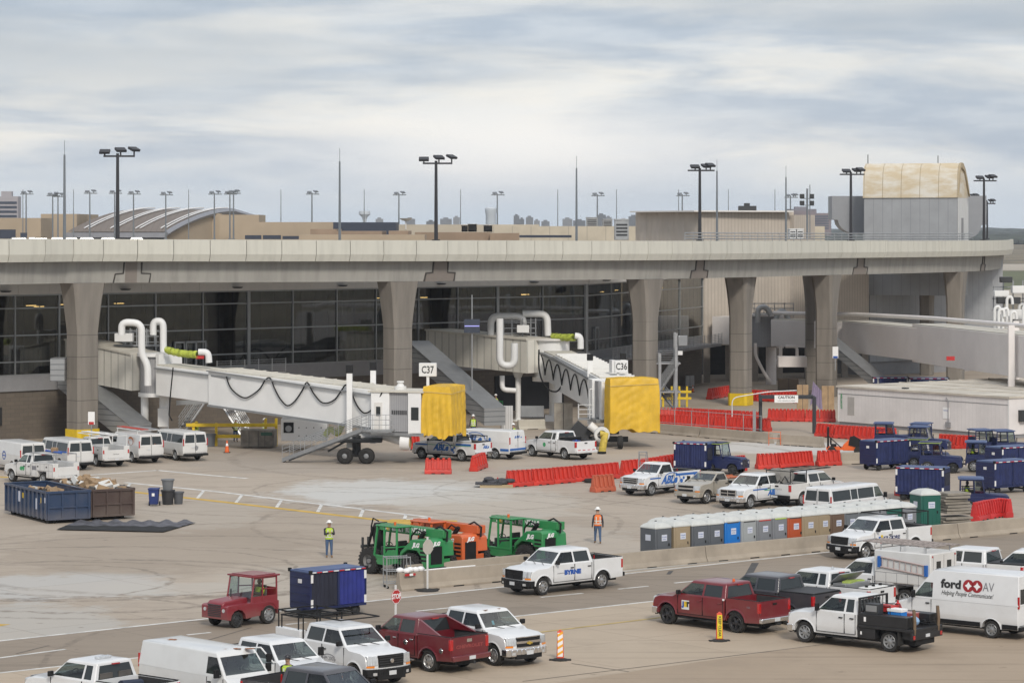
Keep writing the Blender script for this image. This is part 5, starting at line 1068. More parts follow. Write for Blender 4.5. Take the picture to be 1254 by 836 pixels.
# slanting baggage chute beside it
def chute(label, p0, p1, w, h, toe=None):
    t = thing('baggage_chute', label, 'chute', (p1[0], p1[1], 0), 0, 'slanting enclosures below the concourse'); m = MB(); slope(m, p0, p1, w, h); part(m, 'enclosure', CHUTE, t, smooth=0)
    if toe: m = MB(); slope(m, p1 - V((.4, 0, 0)), toe, w, h, h*.8); part(m, 'toe', CHUTE, t, smooth=0)
    m = MB(); slope(m, V(p0) + V((0, 0, h)), V(p1) + V((0, 0, h)), w+.1, .06); part(m, 'lid', GREYM, t); return t
chute('grey corrugated chute slanting down behind the left column', gp(84, 15.6, 4.0), gp(172, 16.0, -.1), 2.2, 1.55); m = MB().rbox(gp(73, 16.0, 5.7), 1.1, 2.2, 1.75, 0); t = thing('wall_hood', 'small grey corrugated hood on the wall left of the left column', 'hood', gp(73, 16.0, 4.8)); part(m, 'casing', CHUTE, t, bevel=.02)
chute('grey corrugated chute slanting down below bridge C36', gp(512, 14.4, 5.5), gp(606, 15.2, .6), 1.9, 1.35); chute('dark grey chute slanting below the right hand bridge', gp(1012, 12.3, 5.0), gp(1078, 12.6, 1.0), 1.6, .9, gp(1100, 12.6, .9))
a_, b_ = S(613, 519, 15.1), S(628, 497, 15.1); t = thing('metal_hoarding', 'small white corrugated hoarding panel at the foot of the middle chute', 'panel', (a_.x, a_.y, 0)); part(MB().box(a_.x, b_.x, a_.y, a_.y+.5, 0, b_.z), 'panel', striped('white_corrugated', (.6, .6, .6), (.4, .4, .4), .2, .05, 0), t)
tarp('yellow_tarpaulin', 'yellow tarpaulin wrapped over the head of bridge C37', hc + X_*4.25 + V((0, 0, 2.0)), 2.05, 3.2, 3.45, hd, 3, .22)
# ---- C36
c36 = thing('boarding_bridge', 'white boarding bridge C36 pointing towards the viewer with a big yellow sheet over its head', 'boarding bridge', gp(681, 14.4, 0), 0, 'boarding bridges')
m = MB(); slope(m, gp(519, 13.8, 4.7), gp(660, 14.35, 4.15), 3.0, 2.85, 2.8); part(m, 'fixed_corridor', JB, c36, smooth=0); m = MB(); slope(m, gp(517, 13.8, 7.55), gp(660, 14.35, 6.95), 3.2, .14); part(m, 'corridor_roof', ROOFC, c36)
ctr = gp(676, 14.3, 0); m = MB().cyl(ctr + V((0, 0, 3.7)), ctr + V((0, 0, 6.9)), 1.5, n=24); part(m, 'rotunda', JW, c36, smooth=30); m = MB().cyl(ctr + V((0, 0, 6.9)), ctr + V((0, 0, 7.05)), 1.8, n=24).cyl(ctr + V((0, 0, 3.4)), ctr + V((0, 0, 3.75)), 1.7, n=24); part(m, 'rotunda_ring', FASC, c36, smooth=30)
m = MB().cyl(ctr + V((.3, -.2, 0)), ctr + V((.3, -.2, 3.5)), .55, n=18).box(ctr.x-.6, ctr.x+1.2, ctr.y-.9, ctr.y+.6, 0, .5); part(m, 'pedestal', JW, c36, smooth=40)
c = gp(634.5, 14.3, 0); m = MB().cyl(c, c + V((0, 0, 4.2)), .24, n=12).cyl(c - V((0, 0, 0)), c + V((0, 0, .1)), .6, n=12).cyl(c + V((0, 0, 3.7)), c + V((0, 0, 4.2)), .3, .5, 12); part(m, 'pedestal', JW, c36); m = MB().tube(bends(sp([(615, 460), (615, 477), (632, 478)], 14.5), 4, .4), .22, 10); part(m, 'drain_pipe', JW, c36, smooth=60)
a0_, a1_, a2_ = gp(683, 14.45, 3.7), gp(716, 15.15, 3.2), gp(757, 15.95, 2.2)
m = MB(); slope(m, a0_, a1_, 2.6, 2.3, 2.3); part(m, 'inner_tunnel', JW, c36, bevel=.03); b0_ = a0_.lerp(a1_, .55); m = MB(); slope(m, b0_ - V((0, 0, .2)), a2_, 3.0, 2.75, 2.75); part(m, 'outer_tunnel', JW, c36, bevel=.03)
m = MB(); slope(m, b0_ + V((0, 0, 2.56)), a2_ + V((0, 0, 2.76)), 2.8, .08); slope(m, a0_ + V((0, 0, 2.31)), a1_ + V((0, 0, 2.31)), 2.4, .08); part(m, 'tunnel_roof', ROOFC, c36)
m = MB(); az_ = atan2((a2_-b0_).y, (a2_-b0_).x)
for k in range(16): q = (b0_ + V((0, 0, 2.68))).lerp(a2_ + V((0, 0, 2.86)), (k+.5)/16); m.rbox(q, .1, 2.8, .14, az_)
part(m, 'roof_rib', WHITEM, c36); rail_along(c36, a0_, a1_, 1.5, 2.1, .2); rail_along(c36, b0_, a2_, 1.65, 2.3, .16)
d = a2_-b0_; un = V((d.x, d.y, 0)).normalized(); nn = V((d.y, -d.x, 0)).normalized(); Ld = V((d.x, d.y, 0)).length
pts = []
for k in range(61): t_ = k/60; q = a0_.lerp(a2_, .05+.9*t_) + nn*1.68; pts.append(q + V((0, 0, 1.6 + .55*abs(cos(t_*pi*6))**.6 - .9*(1-abs(cos(t_*pi*6))))))
m = MB().tube(pts, .06, 5); part(m, 'festoon_cable', BLACK, c36); m = MB().tube(catmull(sp([(660, 428), (660, 450), (664, 466), (672, 477), (682, 479), (688, 472)], 15.0), 4), .07, 5); part(m, 'power_cable', BLACK, c36)
hc = gp(757, 16.0, 0); hd = az_; X_ = V((cos(hd), sin(hd), 0)); Y_ = V((-sin(hd), cos(hd), 0))
def hbox2(x0, x1, y0, y1, z0, z1, name, mm, **k): return part(MB().merge(MB().box(x0, x1, y0, y1, z0, z1), Matrix.Translation(hc) @ Matrix.Rotation(hd, 4, 'Z')), name, mm, c36, **k)
hbox2(-1.2, .3, -2.1, 1.6, 2.0, 4.95, 'service_cabin', JW, bevel=.03); hbox2(.3, 1.4, -1.9, 1.6, 2.1, 4.85, 'curtain', GPAN); hbox2(1.4, 2.2, -1.8, 2.0, 1.9, 4.9, 'head_cabin', JW, bevel=.03); hbox2(-1.0, 2.2, -2.2, 2.0, 1.75, 2.0, 'head_floor', GREYM)
tarp('yellow_tarpaulin', 'big yellow tarpaulin with tape strips over the head of bridge C36', S(774, 524, 16.3) - V((0, 0, .2)), 1.7, 3.75, 3.95, hd, 8, .0)
# service platform on the left of its head
pm = MB(); q0 = gp(722, 16.0, 1.9); pm.rbox(q0, 1.8, 1.3, .1); 
part(pm, 'service_platform', GREYM, c36); pm = MB()
for dx in (-.85, 0, .85):
    for dy in (-.6, .6): pm.cyl(q0 + V((dx, dy, 0)), q0 + V((dx, dy, 2.3 if dx > -.5 else 1.1)), .04, n=5)
for zz in (.4, .75, 1.1): pm.tube([q0 + V((-.85, .6, zz)), q0 + V((-.85, -.6, zz)), q0 + V((.85, -.6, zz))], .03, 5)
pm.tube([q0 + V((0, -.6, 2.3)), q0 + V((.85, -.6, 2.3)), q0 + V((.85, .6, 2.3)), q0 + V((0, .6, 2.3))], .06, 5); part(pm, 'platform_rail', WHITEM, c36)
for px, py in ((722.5, 434), (763, 433)): q = S(px, py, 15.7); m = MB().box(q.x-.2, q.x+.2, q.y-.2, q.y+.2, 1.2, q.z); part(m, 'lift_column', JW, c36); m = MB().box(q.x-.24, q.x+.24, q.y-.24, q.y+.24, q.z-.45, q.z+.05); part(m, 'column_cap', BLACK, c36, bevel=.03)
q = S(757, 448.5, 15.9); gate_sign(c36, q + V((.25, 0, 0)), 'C36', 1.0, .95, R(0)); m = MB().rbox(q + V((-.42, .45, 0)), .9, .3, .95, R(-78)).box(q.x-.1, q.x+.1, q.y, q.y+.2, 4.9, q.z-.4); part(m, 'sign_side', WHITEM, c36)
c = gp(742, 16.25, 0); m = MB().rbox(c + V((.2, .6, .55)), 3.0, .5, .4).rbox(c + V((-.3, .9, 1.2)), 2.6, 1.6, .5).rbox(c + V((-1.9, .4, 1.1)), 1.4, 1.0, 1.1, 0, ry=R(40)); part(m, 'bogie', DARK, c36, bevel=.02)
for px in (759.5, 728): o = MB().lathe([(.2, -.18), (.42, -.2), (.5, -.13), (.5, .13), (.42, .2), (.2, .18), (.01, .1)], (0, 0, 0), 'x', 20).obj('tyre', RUBBER, c36, smooth=50); o.location = gp(px, 16.4, .5) - c36.location
m = MB().tube(sp([(722, 520), (733, 529)], 16.3), .3, 12); part(m, 'air_duct', JW, c36, smooth=60); q = S(737, 532, 16.6); m = MB().lathe([(.35, -.25), (.55, -.25), (.6, 0), (.55, .25), (.35, .25)], q, 'y', 18); part(m, 'hose_reel', WHITEM, c36, smooth=40)
m = MB().tube(sp([(735, 531), (741, 531), (738, 548), (737, 556)], 16.7), .28, 10); part(m, 'yellow_air_hose', mat('yellow_hose', (.62, .47, .08), .7, var=.3, scale=5), c36, smooth=60); q = S(737, 557, 16.75); m = MB().cyl(q - V((0, 0, .05)), q + V((0, 0, .25)), .32, n=12); part(m, 'hose_foot', BLACK, c36)
for lst, r, s in (([(601, 412), (601, 387), (641, 387), (641, 404)], .29, 14.2), ([(612, 390), (612, 447), (630, 448), (630, 420)], .3, 14.6), ([(640, 384), (670, 384), (671, 411)], .3, 14.2)):
    m = MB().tube(bends(sp(lst, s), 5, .7), r, 12); part(m, 'air_duct', WHITEM, c36, smooth=60)
a_, b_ = S(633, 407, 14.3), S(648, 398, 14.3); m = MB().box(a_.x, b_.x, a_.y-.4, a_.y+.5, a_.z, b_.z); part(m, 'air_handler', WHITEM, c36, bevel=.03)
m = MB(); p, q = S(615, 415, 14.2), S(658, 411, 14.2); m.box(p.x, q.x, p.y-.6, p.y+.9, p.z-.05, p.z+.25)
for x in (617, 627, 640, 650, 656): p = S(x, 412, 14.2); m.box(p.x-.04, p.x+.04, p.y-.5, p.y-.42, p.z, p.z+1.6)
for y in (395, 402, 408): p, q = S(615, y, 14.2), S(657, y, 14.2); m.box(p.x, q.x, p.y-.5, p.y-.44, p.z, p.z+.06)
part(m, 'plant_frame', GREYM, c36); flexduct(S(677, 412, 14.3), S(703, 413, 14.5), .3, c36, .05); m = MB().tube(bends(sp([(704, 411), (711, 412), (711, 427)], 14.5), 5, .5), .27, 12); part(m, 'duct_elbow', WHITEM, c36, smooth=60)
# clock/board on a mast in front of it
t = thing('information_board_mast', 'thin pole with a small dark blue display board left of the ribbed corridor', 'mast', gp(578, 15.0, 0)); h = H-(361-HY)/15.0; MB().cyl((0, 0, 0), (0, 0, h), .065, .05, 8).obj('pole', STEEL, t); z = H-(399-HY)/15.0
MB().box(-.65, .65, -.25, -.1, z-.55, z+.55).obj('display', NAVY, t, bevel=.02); MB().box(-.6, .6, -.262, -.25, z-.04, z+.04).obj('light_strip', mat('violet_strip', (.35, .35, .8), .5, emit=.4), t)
# ---- right hand bridge
c35 = thing('boarding_bridge', 'long pale telescopic boarding bridge crossing behind the right hand columns', 'boarding bridge', gp(940, 11.6, 0), 0, 'boarding bridges')
JP = mat('bridge_pale_panel', (.74, .70, .68), .5, var=.08, scale=.4)
for (x0, s0, z0, x1, s1, z1, h, w_, nm) in ((955, 11.7, 4.15, 1060, 12.1, 4.2, 2.75, 2.6, 'inner_tunnel'), (1048, 12.1, 4.0, 1143, 13.1, 4.1, 3.05, 2.9, 'middle_tunnel'), (1137, 13.0, 3.9, 1300, 15.1, 4.1, 3.5, 3.2, 'outer_tunnel')):
    m = MB(); slope(m, gp(x0, s0, z0), gp(x1, s1, z1), w_, h); part(m, nm, JP, c35, bevel=.03); m = MB(); slope(m, gp(x0, s0, z0+h), gp(x1, s1, z1+h), w_-.1, .1); part(m, 'tunnel_roof', ROOFC, c35)
ctr = gp(935, 11.6, 0); m = MB().cyl(ctr + V((0, 0, 4)), ctr + V((0, 0, 7.2)), 1.6, n=24); part(m, 'rotunda', CURT, c35, smooth=30); m = MB().cyl(ctr + V((0, 0, 7.2)), ctr + V((0, 0, 7.45)), 1.9, n=24).box(ctr.x+1.3, ctr.x+2, ctr.y-1.6, ctr.y+1, 3.9, 7.3); part(m, 'rotunda_ring', JP, c35, smooth=30)
m = MB().cyl(ctr + V((.8, 0, 0)), ctr + V((.8, 0, 4)), .55, n=16); part(m, 'pedestal', JP, c35); m = MB(); slope(m, gp(880, 11.5, 4.2), gp(925, 11.6, 4.2), 2.6, 2.9); part(m, 'fixed_corridor', JP, c35)
m = MB().tube([gp(948, 11.7, 7.6), gp(1050, 12.1, 7.75), gp(1140, 13.0, 8.0), gp(1300, 15.1, 8.3)], .2, 12); part(m, 'roof_duct', JP, c35, smooth=60)
m = MB()
for lst in ([(928, 395), (928, 377), (938, 375), (944, 386)], [(950, 392), (953, 381), (963, 382), (966, 396)]): m.tube(bends(sp(lst, 11.7), 4, .5), .3, 10)
part(m, 'air_duct', mat('grey_duct', (.42, .42, .42), .5, .3), c35, smooth=60); m = MB()
for y in (372, 378, 384): p, q = S(922, y, 11.6), S(972, y, 11.6); m.box(p.x, q.x, p.y-.5, p.y-.42, p.z, p.z+.07).box(p.x, q.x, p.y+.5, p.y+.58, p.z, p.z+.07)
for x in (923, 935, 948, 960, 971): p = S(x, 388, 11.6); m.box(p.x-.04, p.x+.04, p.y-.5, p.y-.42, p.z, p.z+1.5)
part(m, 'plant_frame', GREYM, c35); a_, b_ = S(952, 449, 12.2), S(987, 436, 12.2); m = MB().box(a_.x, b_.x, a_.y-1, a_.y+.8, a_.z, b_.z); part(m, 'air_unit', JP, c35, bevel=.05)
m = MB()
for lst in ([(925, 420), (925, 435), (935, 455), (945, 470)], [(956, 423), (956, 436), (950, 445)], [(915, 420), (915, 470)], [(962, 424), (976, 424), (976, 436)]): m.tube(bends(sp(lst, 12), 4, .4), .16, 8)
part(m, 'hanging_pipe', JP, c35); a_, b_ = S(1155, 440, 14.0), S(1165, 435, 14.0); m = MB().box(a_.x, b_.x, a_.y-1.9, a_.y-1.85, a_.z, b_.z); part(m, 'red_notice', REDINK, c35)
for px, s, zt_ in ((1234, 14.6, 8.4), (1240, 14.0, 8.4)): c = gp(px, s, 0); m = MB().box(c.x-.25, c.x+.25, c.y-1.9, c.y-1.5, 1.5, zt_); part(m, 'lift_column', JP, c35)
# equipment cluster beyond it at the right edge
t = thing('rooftop_pipework', 'cluster of pipes, frames and units above the bridge at the right edge', 'equipment', gp(1236, 13.6, 7.9)); m = MB()
rnd = random.Random(5)
for k in range(9): x = 1218 + k*5; y = 372 + rnd.uniform(-8, 12); part(MB().tube(bends(sp([(x, 402), (x, y), (x+6, y-2), (x+7, y+8)], 13.5 + rnd.uniform(-.2, .3)), 3, .3), .14, 7), 'pipe', WHITEM, t, smooth=60)
m = MB()
for y in (352, 366, 380, 392): p, q = S(1214, y, 13.4), S(1262, y, 13.4); m.box(p.x, q.x, p.y-.3, p.y-.2, p.z, p.z+.08)
for x in (1216, 1228, 1240, 1252): p = S(x, 402, 13.4); m.box(p.x-.05, p.x+.05, p.y-.3, p.y-.2, p.z, p.z+4.4)
part(m, 'frame', GREYM, t)
for x0, x1, y0, y1, mm in ((1218, 1236, 356, 363, WHITEM), (1240, 1262, 350, 359, WHITEM), (1222, 1250, 364, 372, DARK), (1226, 1240, 339, 346, DARK), (1236, 1262, 379, 391, WHITEM)): a_, b_ = S(x0, y1, 13.5), S(x1, y0, 13.5); part(MB().box(a_.x, b_.x, a_.y, a_.y+1, a_.z, b_.z), 'unit', mm, t, bevel=.04)
# ================================================================== CARS, TRUCKS AND VANS IN THE PHOTOGRAPH
RED = paint('dark_red_paint', (.16, .007, .014), .12, .25); RED2 = paint('maroon_paint', (.13, .007, .014), .15, .25); CHAR = paint('charcoal_paint', (.045, .045, .055), .12, .25); TAN = paint('pewter_paint', (.34, .31, .26), .2, .25); WHITE2 = paint('dusty_white_paint', (.64, .64, .63), .35, .35)
DKRIM = mat('dark_rim', (.05, .05, .055), .35, .6); ALLOY = mat('alloy_rim', (.5, .5, .5), .3, .8, var=.1)
def ctext(c, st, size, x, z, m, left=True, shear=0, bold=0, sx=1, nm='lettering', y=None): return text(nm, st, size, side_M(x, (1 if left else -1)*((y or c.hw)+.004), z, left), m, c.t, shear, bold=bold, sx=sx)
def ring_on(c, x, z, rx, rz, m, left=True, w_=.03, nm='logo_ring'):
    mb = MB(); s = 1 if left else -1; n = 28
    for k in range(n+1): a = .5 + 2*pi*.93*k/n; mb.v += [(x + rx*cos(a)*q, s*(c.hw+.004), z + rz*sin(a)*q) for q in (1, 1 - w_/rz*(1 + .8*sin(a)))]
    mb.f = [(2*k, 2*k+1, 2*k+3, 2*k+2) for k in range(n)]; mb.m = [0]*n; mb.obj(nm, m, c.t, smooth=0)
def patch(c, x0, x1, z0, z1, m, left=True, nm='decal', y=None, off=.003):
    s = 1 if left else -1; y = (y or c.hw)
    return MB().box(x0, x1, min(s*(y-.01), s*(y+off)), max(s*(y-.01), s*(y+off)), z0, z1).obj(nm, m, c.t, smooth=0)
BLUE2 = mat('decal_blue', (.02, .12, .42), .4, var=0); TEAL = mat('decal_green', (.08, .33, .2), .4, var=0)
def able(c, x, z, k=1.0, left=True, ring=True):
    ctext(c, 'ABLe', .62*k, x, z, BLUE2, left, shear=.35, bold=.03, sx=1.0)
    if ring: ring_on(c, x-.25*k, z+.02, .75*k, .42*k, BLUE2, left)
    mb = MB(); s = 1 if left else -1
    for (a, b_, r) in ((-1.1*k, -.12, .13*k), (-1.3*k, .05, .09*k), (-1.22*k, -.3, .07*k)): mb.lathe([(.001, 0), (r, 0)], (x+a, s*(c.hw+.004), z+b_*k), 'y', 12)
    mb.obj('logo_figure', BLUE2, c.t, smooth=0)
# --- near road
c = pickup('pickup_truck', 'white crew cab pickup with black grille and BYRNE on its door driving along the road', 'pickup', place((663.5, 728.5), (735.4, 721), 3.57, 1.0), WHITE, wb=3.57, bumper='black', rbumper='black', grille='cross', gm=BLACK, rims='steel', rim=ALLOY, ztail=1.4)
ctext(c, 'BYRNE', .27, .05, .93, BLUEINK, bold=.02, sx=1.2); ctext(c, 'construction', .09, .75, .93, GREYINK)
c = pickup('pickup_truck', 'dark red crew cab pickup with black wheels and a square white door sign', 'pickup', place((819, 763.6), (902.8, 774.4), 3.7, 1.01), RED, wb=3.7, hw=1.01, rims='dark', rim=DKRIM, steps=BLACK, r=.42, ztail=1.38, handle=RED)
sg = patch(c, .62, 1.02, .72, 1.1, WHITEM, nm='door_sign', off=.006); ctext(c, 'J', .24, .93, .93, BLUEINK, bold=.03, y=c.hw+.006); ctext(c, 'E', .24, .81, .93, YEL, bold=.03, y=c.hw+.006); ctext(c, 'T', .24, .7, .93, BLACKINK, bold=.03, y=c.hw+.006); text('model_badge', 'TRD', .1, side_M(c.xr+.55, c.hw+.004, 1.1), GREYINK, c.t); MB().lathe([(.06, 0), (.055, .09), (.001, .11)], (c.cabr+.35, 0, c.zr+.0), 'z', 10).obj('beacon', ORANGE, c.t); patch(c, c.cabr+.02, c.cabr+.12, 1.26, 1.34, WHITEINK, nm='sticker')
c = pickup('pickup_truck', 'dark grey crew cab pickup with a flat black bed cover behind the red one', 'pickup', place((0, 0), (968, 765), 3.68, 1.0, head=138, fixed='r'), CHAR, wb=3.68, bed='tonneau', rims='alloy')
c = pickup('pickup_truck', 'white extended cab pickup with an open aluminium toolbox across its bed', 'pickup', place((0, 0), (1036, 758), 3.7, 1.0, head=138, fixed='r'), WHITE, wb=3.7, cab='ext', bed='toolbox')
x = c.xr + c.bl - .1; o = MB().box(x-.65, x, -.9, .9, c.zt-.15, c.zt+.12).obj('toolbox', STEEL, c.t, bevel=.01); MB().rbox((x-.12, 0, c.zt+.33), .62, 1.8, .05, ry=R(38)).obj('toolbox_lid', STEEL, o, bevel=.01)
m = MB(); m.rbox((x-.35, .2, c.zt+.13), .4, .7, .12, .3); m.rbox((x-.3, -.5, c.zt+.12), .3, .5, .1, -.4); m.obj('tools', mat('tool_lime', (.35, .45, .1), .7), o); MB().lathe([(.06, 0), (.055, .07), (.001, .09)], (c.cabr+.5, 0, c.zr+.02), 'z', 10).obj('beacon', LAMP, c.t)
for k, (dx, dy) in enumerate(((-1.45, -.4), (-1.45, .1), (-1.45, .6))):
    t = thing('plastic_tank', 'white plastic tank in the toolbox pickup bed, %s of three from the viewer' % ORD[2-k], 'tank', c.t.location + Matrix.Rotation(R(138), 3, 'Z') @ V((c.xr+.45, dy-.1, .77)), R(138), 'white tanks in a pickup bed'); MB().box(-.3, .3, -.22, .22, 0, .62).obj('tank', WHITEM, t, bevel=.05); MB().cyl((0, 0, .62), (0, 0, .7), .07).obj('cap', BLACK, t)
# utility body truck with ladders
def service_body(c, x0, x1, z0=.62, z1=1.45, hw=1.02, colr=WHITE2, doors=5, tall=0):
    mb = MB(); w_ = .42
    for s in (-1, 1):
        mb.box(x0, x1, min(s*(hw-w_), s*hw), max(s*(hw-w_), s*hw), z1-.55, z1)
        for a, b_ in ((x0, c.ra-.5), (c.ra+.5, x1)): mb.box(a, b_, min(s*(hw-w_), s*(hw-.001)), max(s*(hw-w_), s*(hw-.001)), z0-.12, z1-.54)
    mb.box(x0+.02, x1, -(hw-w_), hw-w_, z0, z0+.06); mb.box(x0, x0+.06, -(hw-w_), hw-w_, z0, z1-.25); mb.box(x1-.05, x1, -(hw-w_), hw-w_, z0, z1)
    mb.obj('service_body', colr, c.t, bevel=.015)
    sm = MB()
    for s in (-1, 1):
        for k in range(doors+1): x = lerp(x0+.06, x1-.06, k/doors); sm.box(x-.01, x+.01, min(s*(hw-.01), s*(hw+.004)), max(s*(hw-.01), s*(hw+.004)), z1-.5 if abs(x-c.ra) < .5 else z0-.08, z1-.06)
        for z in (z1-.06, z1-.5): sm.box(x0+.06, x1-.06, min(s*(hw-.01), s*(hw+.004)), max(s*(hw-.01), s*(hw+.004)), z-.008, z+.008)
    sm.obj('locker_seam', GREYINK, c.t)
    for s in (-1, 1):
        MB().box(x0-.012, x0+.01, min(s*(hw-.14), s*(hw-.04)), max(s*(hw-.14), s*(hw-.04)), .95, 1.2).obj('tail_light', REDL, c.t)
        k = [MB().box(x-.06, x+.06, min(s*hw, s*(hw+.02)), max(s*hw, s*(hw+.02)), z1-.3, z1-.22).obj('locker_handle', BLACK, c.t) for x in (lerp(x0, x1, .3), lerp(x0, x1, .7))]
    MB().box(x0-.18, x0, -hw+.05, hw-.05, .48, .62).obj('rear_bumper', colr, c.t, bevel=.02); MB().box(x0-.19, x0-.175, -.15, .15, .5, .61).obj('number_plate', PLATE, c.t)
c = pickup('utility_truck', 'white high sided utility truck with aluminium ladders on its roof and flank', 'utility truck', place((0, 0), (1109, 744), 3.9, 1.0, head=139, fixed='r'), WHITE, wb=3.9, cab='regular', bed='service', bedlen=2.9, roh=1.4)
x0, x1 = c.xr, c.cabr - .05; mb = MB().box(x0, x1, -1.05, 1.05, 1.05, 2.45)
for a, b_ in ((x0, c.ra-.5), (c.ra+.5, x1)): mb.box(a, b_, -1.049, 1.049, .5, 1.06)
mb.obj('utility_body', WHITE2, c.t, bevel=.05); sm = MB()
for s in (-1, 1):
    for z in (1.02, 1.5): sm.box(x0+.05, x1-.05, min(s*1.04, s*1.053), max(s*1.04, s*1.053), z-.01, z+.01)
    for k in range(6): x = lerp(x0+.06, x1-.06, k/5); sm.box(x-.009, x+.009, min(s*1.04, s*1.053), max(s*1.04, s*1.053), .98 if abs(x-c.ra) < .6 else .56, 1.5)
sm.box(x0-.006, x0, -.012, .012, .6, 2.35).box(x0-.006, x0, -.85, -.83, .6, 2.35).box(x0-.006, x0, .83, .85, .6, 2.35).obj('door_seam', GREYINK, c.t)
for s in (-1, 1): MB().box(x0-.012, x0, s*.42-.17, s*.42+.17, 1.6, 2.1).obj('rear_window', GLASS, c.t, bevel=.0); MB().box(x0-.014, x0, s*.95-.05, s*.95+.05, 1.0, 1.25).obj('tail_light', REDL, c.t); MB().box(x0-.013, x0, s*.9-.04, s*.9+.04, 2.28, 2.36).obj('marker_light', REDL, c.t)
MB().box(x0-.2, x0, -1, 1, .45, .6).obj('rear_bumper', DARK, c.t)
rk = MB()
for x in (x0+.3, x0+1.6, x1-.3, x1+1.2): rk.tube([(x, -.95, 2.42), (x, -.95, 2.68), (x, .95, 2.68), (x, .95, 2.42)], .03, 5)
rk.obj('roof_rack', STEEL, c.t)
ALUL = mat('ladder_aluminium', (.42, .36, .33), .45, .4, var=.3); RTT = Matrix.Translation(c.t.location) @ Matrix.Rotation(c.t.rotation_euler.z, 4, 'Z')
def ladder_thing(label, p0, p1, w_, M, m=ALUL, rungs=14, across=None, grp=None, tip=None, rail=.035):
    t = thing('ladder', label, 'ladder', M @ V(p0), 0, grp); t.rotation_euler = (0, 0, M.to_euler().z); q = MB(); ladder(q, V((0, 0, 0)), V(p1)-V(p0), w_, rungs=rungs, across=across, rail=rail); q.obj('ladder', m, t)
    if tip:
        for e in (V((0, 0, 0)), V(p1)-V(p0)): MB().rbox(e, .14, .1, w_+.06, ry=0).obj('end_cap', tip, t)
    return t
ladder_thing('long extension ladder lying nearest the viewer on the utility truck roof', (x0-.1, .6, 2.74), (x1+.75, .6, 2.76), .42, RTT); ladder_thing('second extension ladder along the middle of the utility truck roof', (x0-.2, .0, 2.76), (x1+.5, .0, 2.8), .42, RTT); ladder_thing('third ladder on the far side of the utility truck roof', (x0-.3, -.6, 2.74), (x1+.2, -.6, 2.74), .4, RTT)
ladder_thing('step ladder with blue ends hung on the flank of the utility truck', (x0+.2, 1.1, 1.72), (x0+2.6, 1.1, 1.95), .42, RTT, m=mat('pink_grey_ladder', (.5, .4, .38), .5, .3), rungs=8, across=V((0, 0, 1)), tip=BLUE2)
c = pickup('pickup_truck', 'white pickup with black bed rails mostly hidden behind the utility truck ladders', 'pickup', place((0, 0), (1222, 727), 3.6, 1.0, head=146, fixed='r'), WHITE, bed='tonneau')
c = pickup('pickup_truck', 'white pickup with an orange roof beacon cut off by the right edge', 'pickup', place((1208, 725), (0, 0), 3.6, 1.0, head=158), WHITE); MB().lathe([(.07, 0), (.06, .1), (.001, .12)], (c.cabr+.5, 0, c.zr), 'z', 10).obj('beacon', ORANGE, c.t)
# flatbed
c = pickup('flatbed_truck', 'white extended cab truck with a black work flatbed full of tools', 'flatbed truck', place((986.8, 786), (1090.6, 798), 4.0, 1.0), WHITE, wb=4.0, cab='ext', bed='flat', bedlen=2.55, roh=1.15, r=.42, rims='steel', rim=GREYM, lampz=(.6, .7), steps=BLACK, mbig=1, zh=1.22, zb=1.34, zr=2.02)
x0, x1 = c.xr, c.cabr-.06; BK = mat('satin_black_steel', (.028, .028, .03), .45, .2, var=.3)
MB().box(x0, x1, -1.08, 1.08, .86, .98).box(x0, x0+.12, -1.08, 1.08, .55, .86).box(x0+.1, c.ra-.55, -.9, .9, .55, .86).obj('flatbed', BK, c.t, bevel=.015)
for s in (-1, 1):
    MB().box(x0+.25, x1-.05, min(s*.55, s*1.07), max(s*.55, s*1.07), .98, 1.42).obj('side_locker', BK, c.t, bevel=.02); MB().box(c.ra+.6, x1-.03, min(s*.6, s*1.06), max(s*.6, s*1.06), .45, .86).obj('under_locker', BK, c.t, bevel=.02); MB().box(c.ra-.5, c.ra-.44, min(s*.7, s*1.05), max(s*.7, s*1.05), .3, .86).obj('mud_flap', RUBBER, c.t)
    MB().box(x0-.012, x0, min(s*.9, s*1.03), max(s*.9, s*1.03), .6, .75).obj('tail_light', REDL, c.t)
hb = MB(); hb.tube([(x1-.03, -1.0, .98), (x1-.03, -1.0, 1.98), (x1-.03, 1.0, 1.98), (x1-.03, 1.0, .98)], .045, 5)
for k in range(9): y = lerp(-.9, .9, k/8); hb.tube([(x1-.03, y, 1.35), (x1-.03, y, 1.98)], .02, 4)
hb.obj('headache_rack', BK, c.t); MB().box(x0-.02, x0, -.14, .14, .62, .74).obj('number_plate', PLATE, c.t); MB().box(x1-.4, x1-.3, 1.075, 1.08, 1.12, 1.3).box(c.ra+1.2, c.ra+1.27, 1.065, 1.07, .6, .72).obj('sticker', WHITEINK, c.t)
FB = Matrix.Translation(c.t.location) @ Matrix.Rotation(c.t.rotation_euler.z, 4, 'Z')
def on(M, name, label, cat, p, parts, rz=0, grp=None):
    t = thing(name, label, cat, M @ V(p), M.to_euler().z + rz, grp)
    for nm, mb, m in parts: mb.obj(nm, m, t, bevel=.012)
    return t
on(FB, 'generator', 'red engine generator behind the cab of the flatbed truck', 'generator', (x1-.75, .15, .98), [('frame', MB().tube([(-.4, -.35, 0), (-.4, -.35, .75), (.4, -.35, .75), (.4, -.35, 0)], .025, 5).tube([(-.4, .35, 0), (-.4, .35, .75), (.4, .35, .75), (.4, .35, 0)], .025, 5), BK), ('tank', MB().box(-.35, .35, -.3, .3, .5, .72), REDINK), ('engine', MB().box(-.3, .1, -.28, .28, .05, .48).cyl((.12, 0, .28), (.34, 0, .28), .2), DARK)])
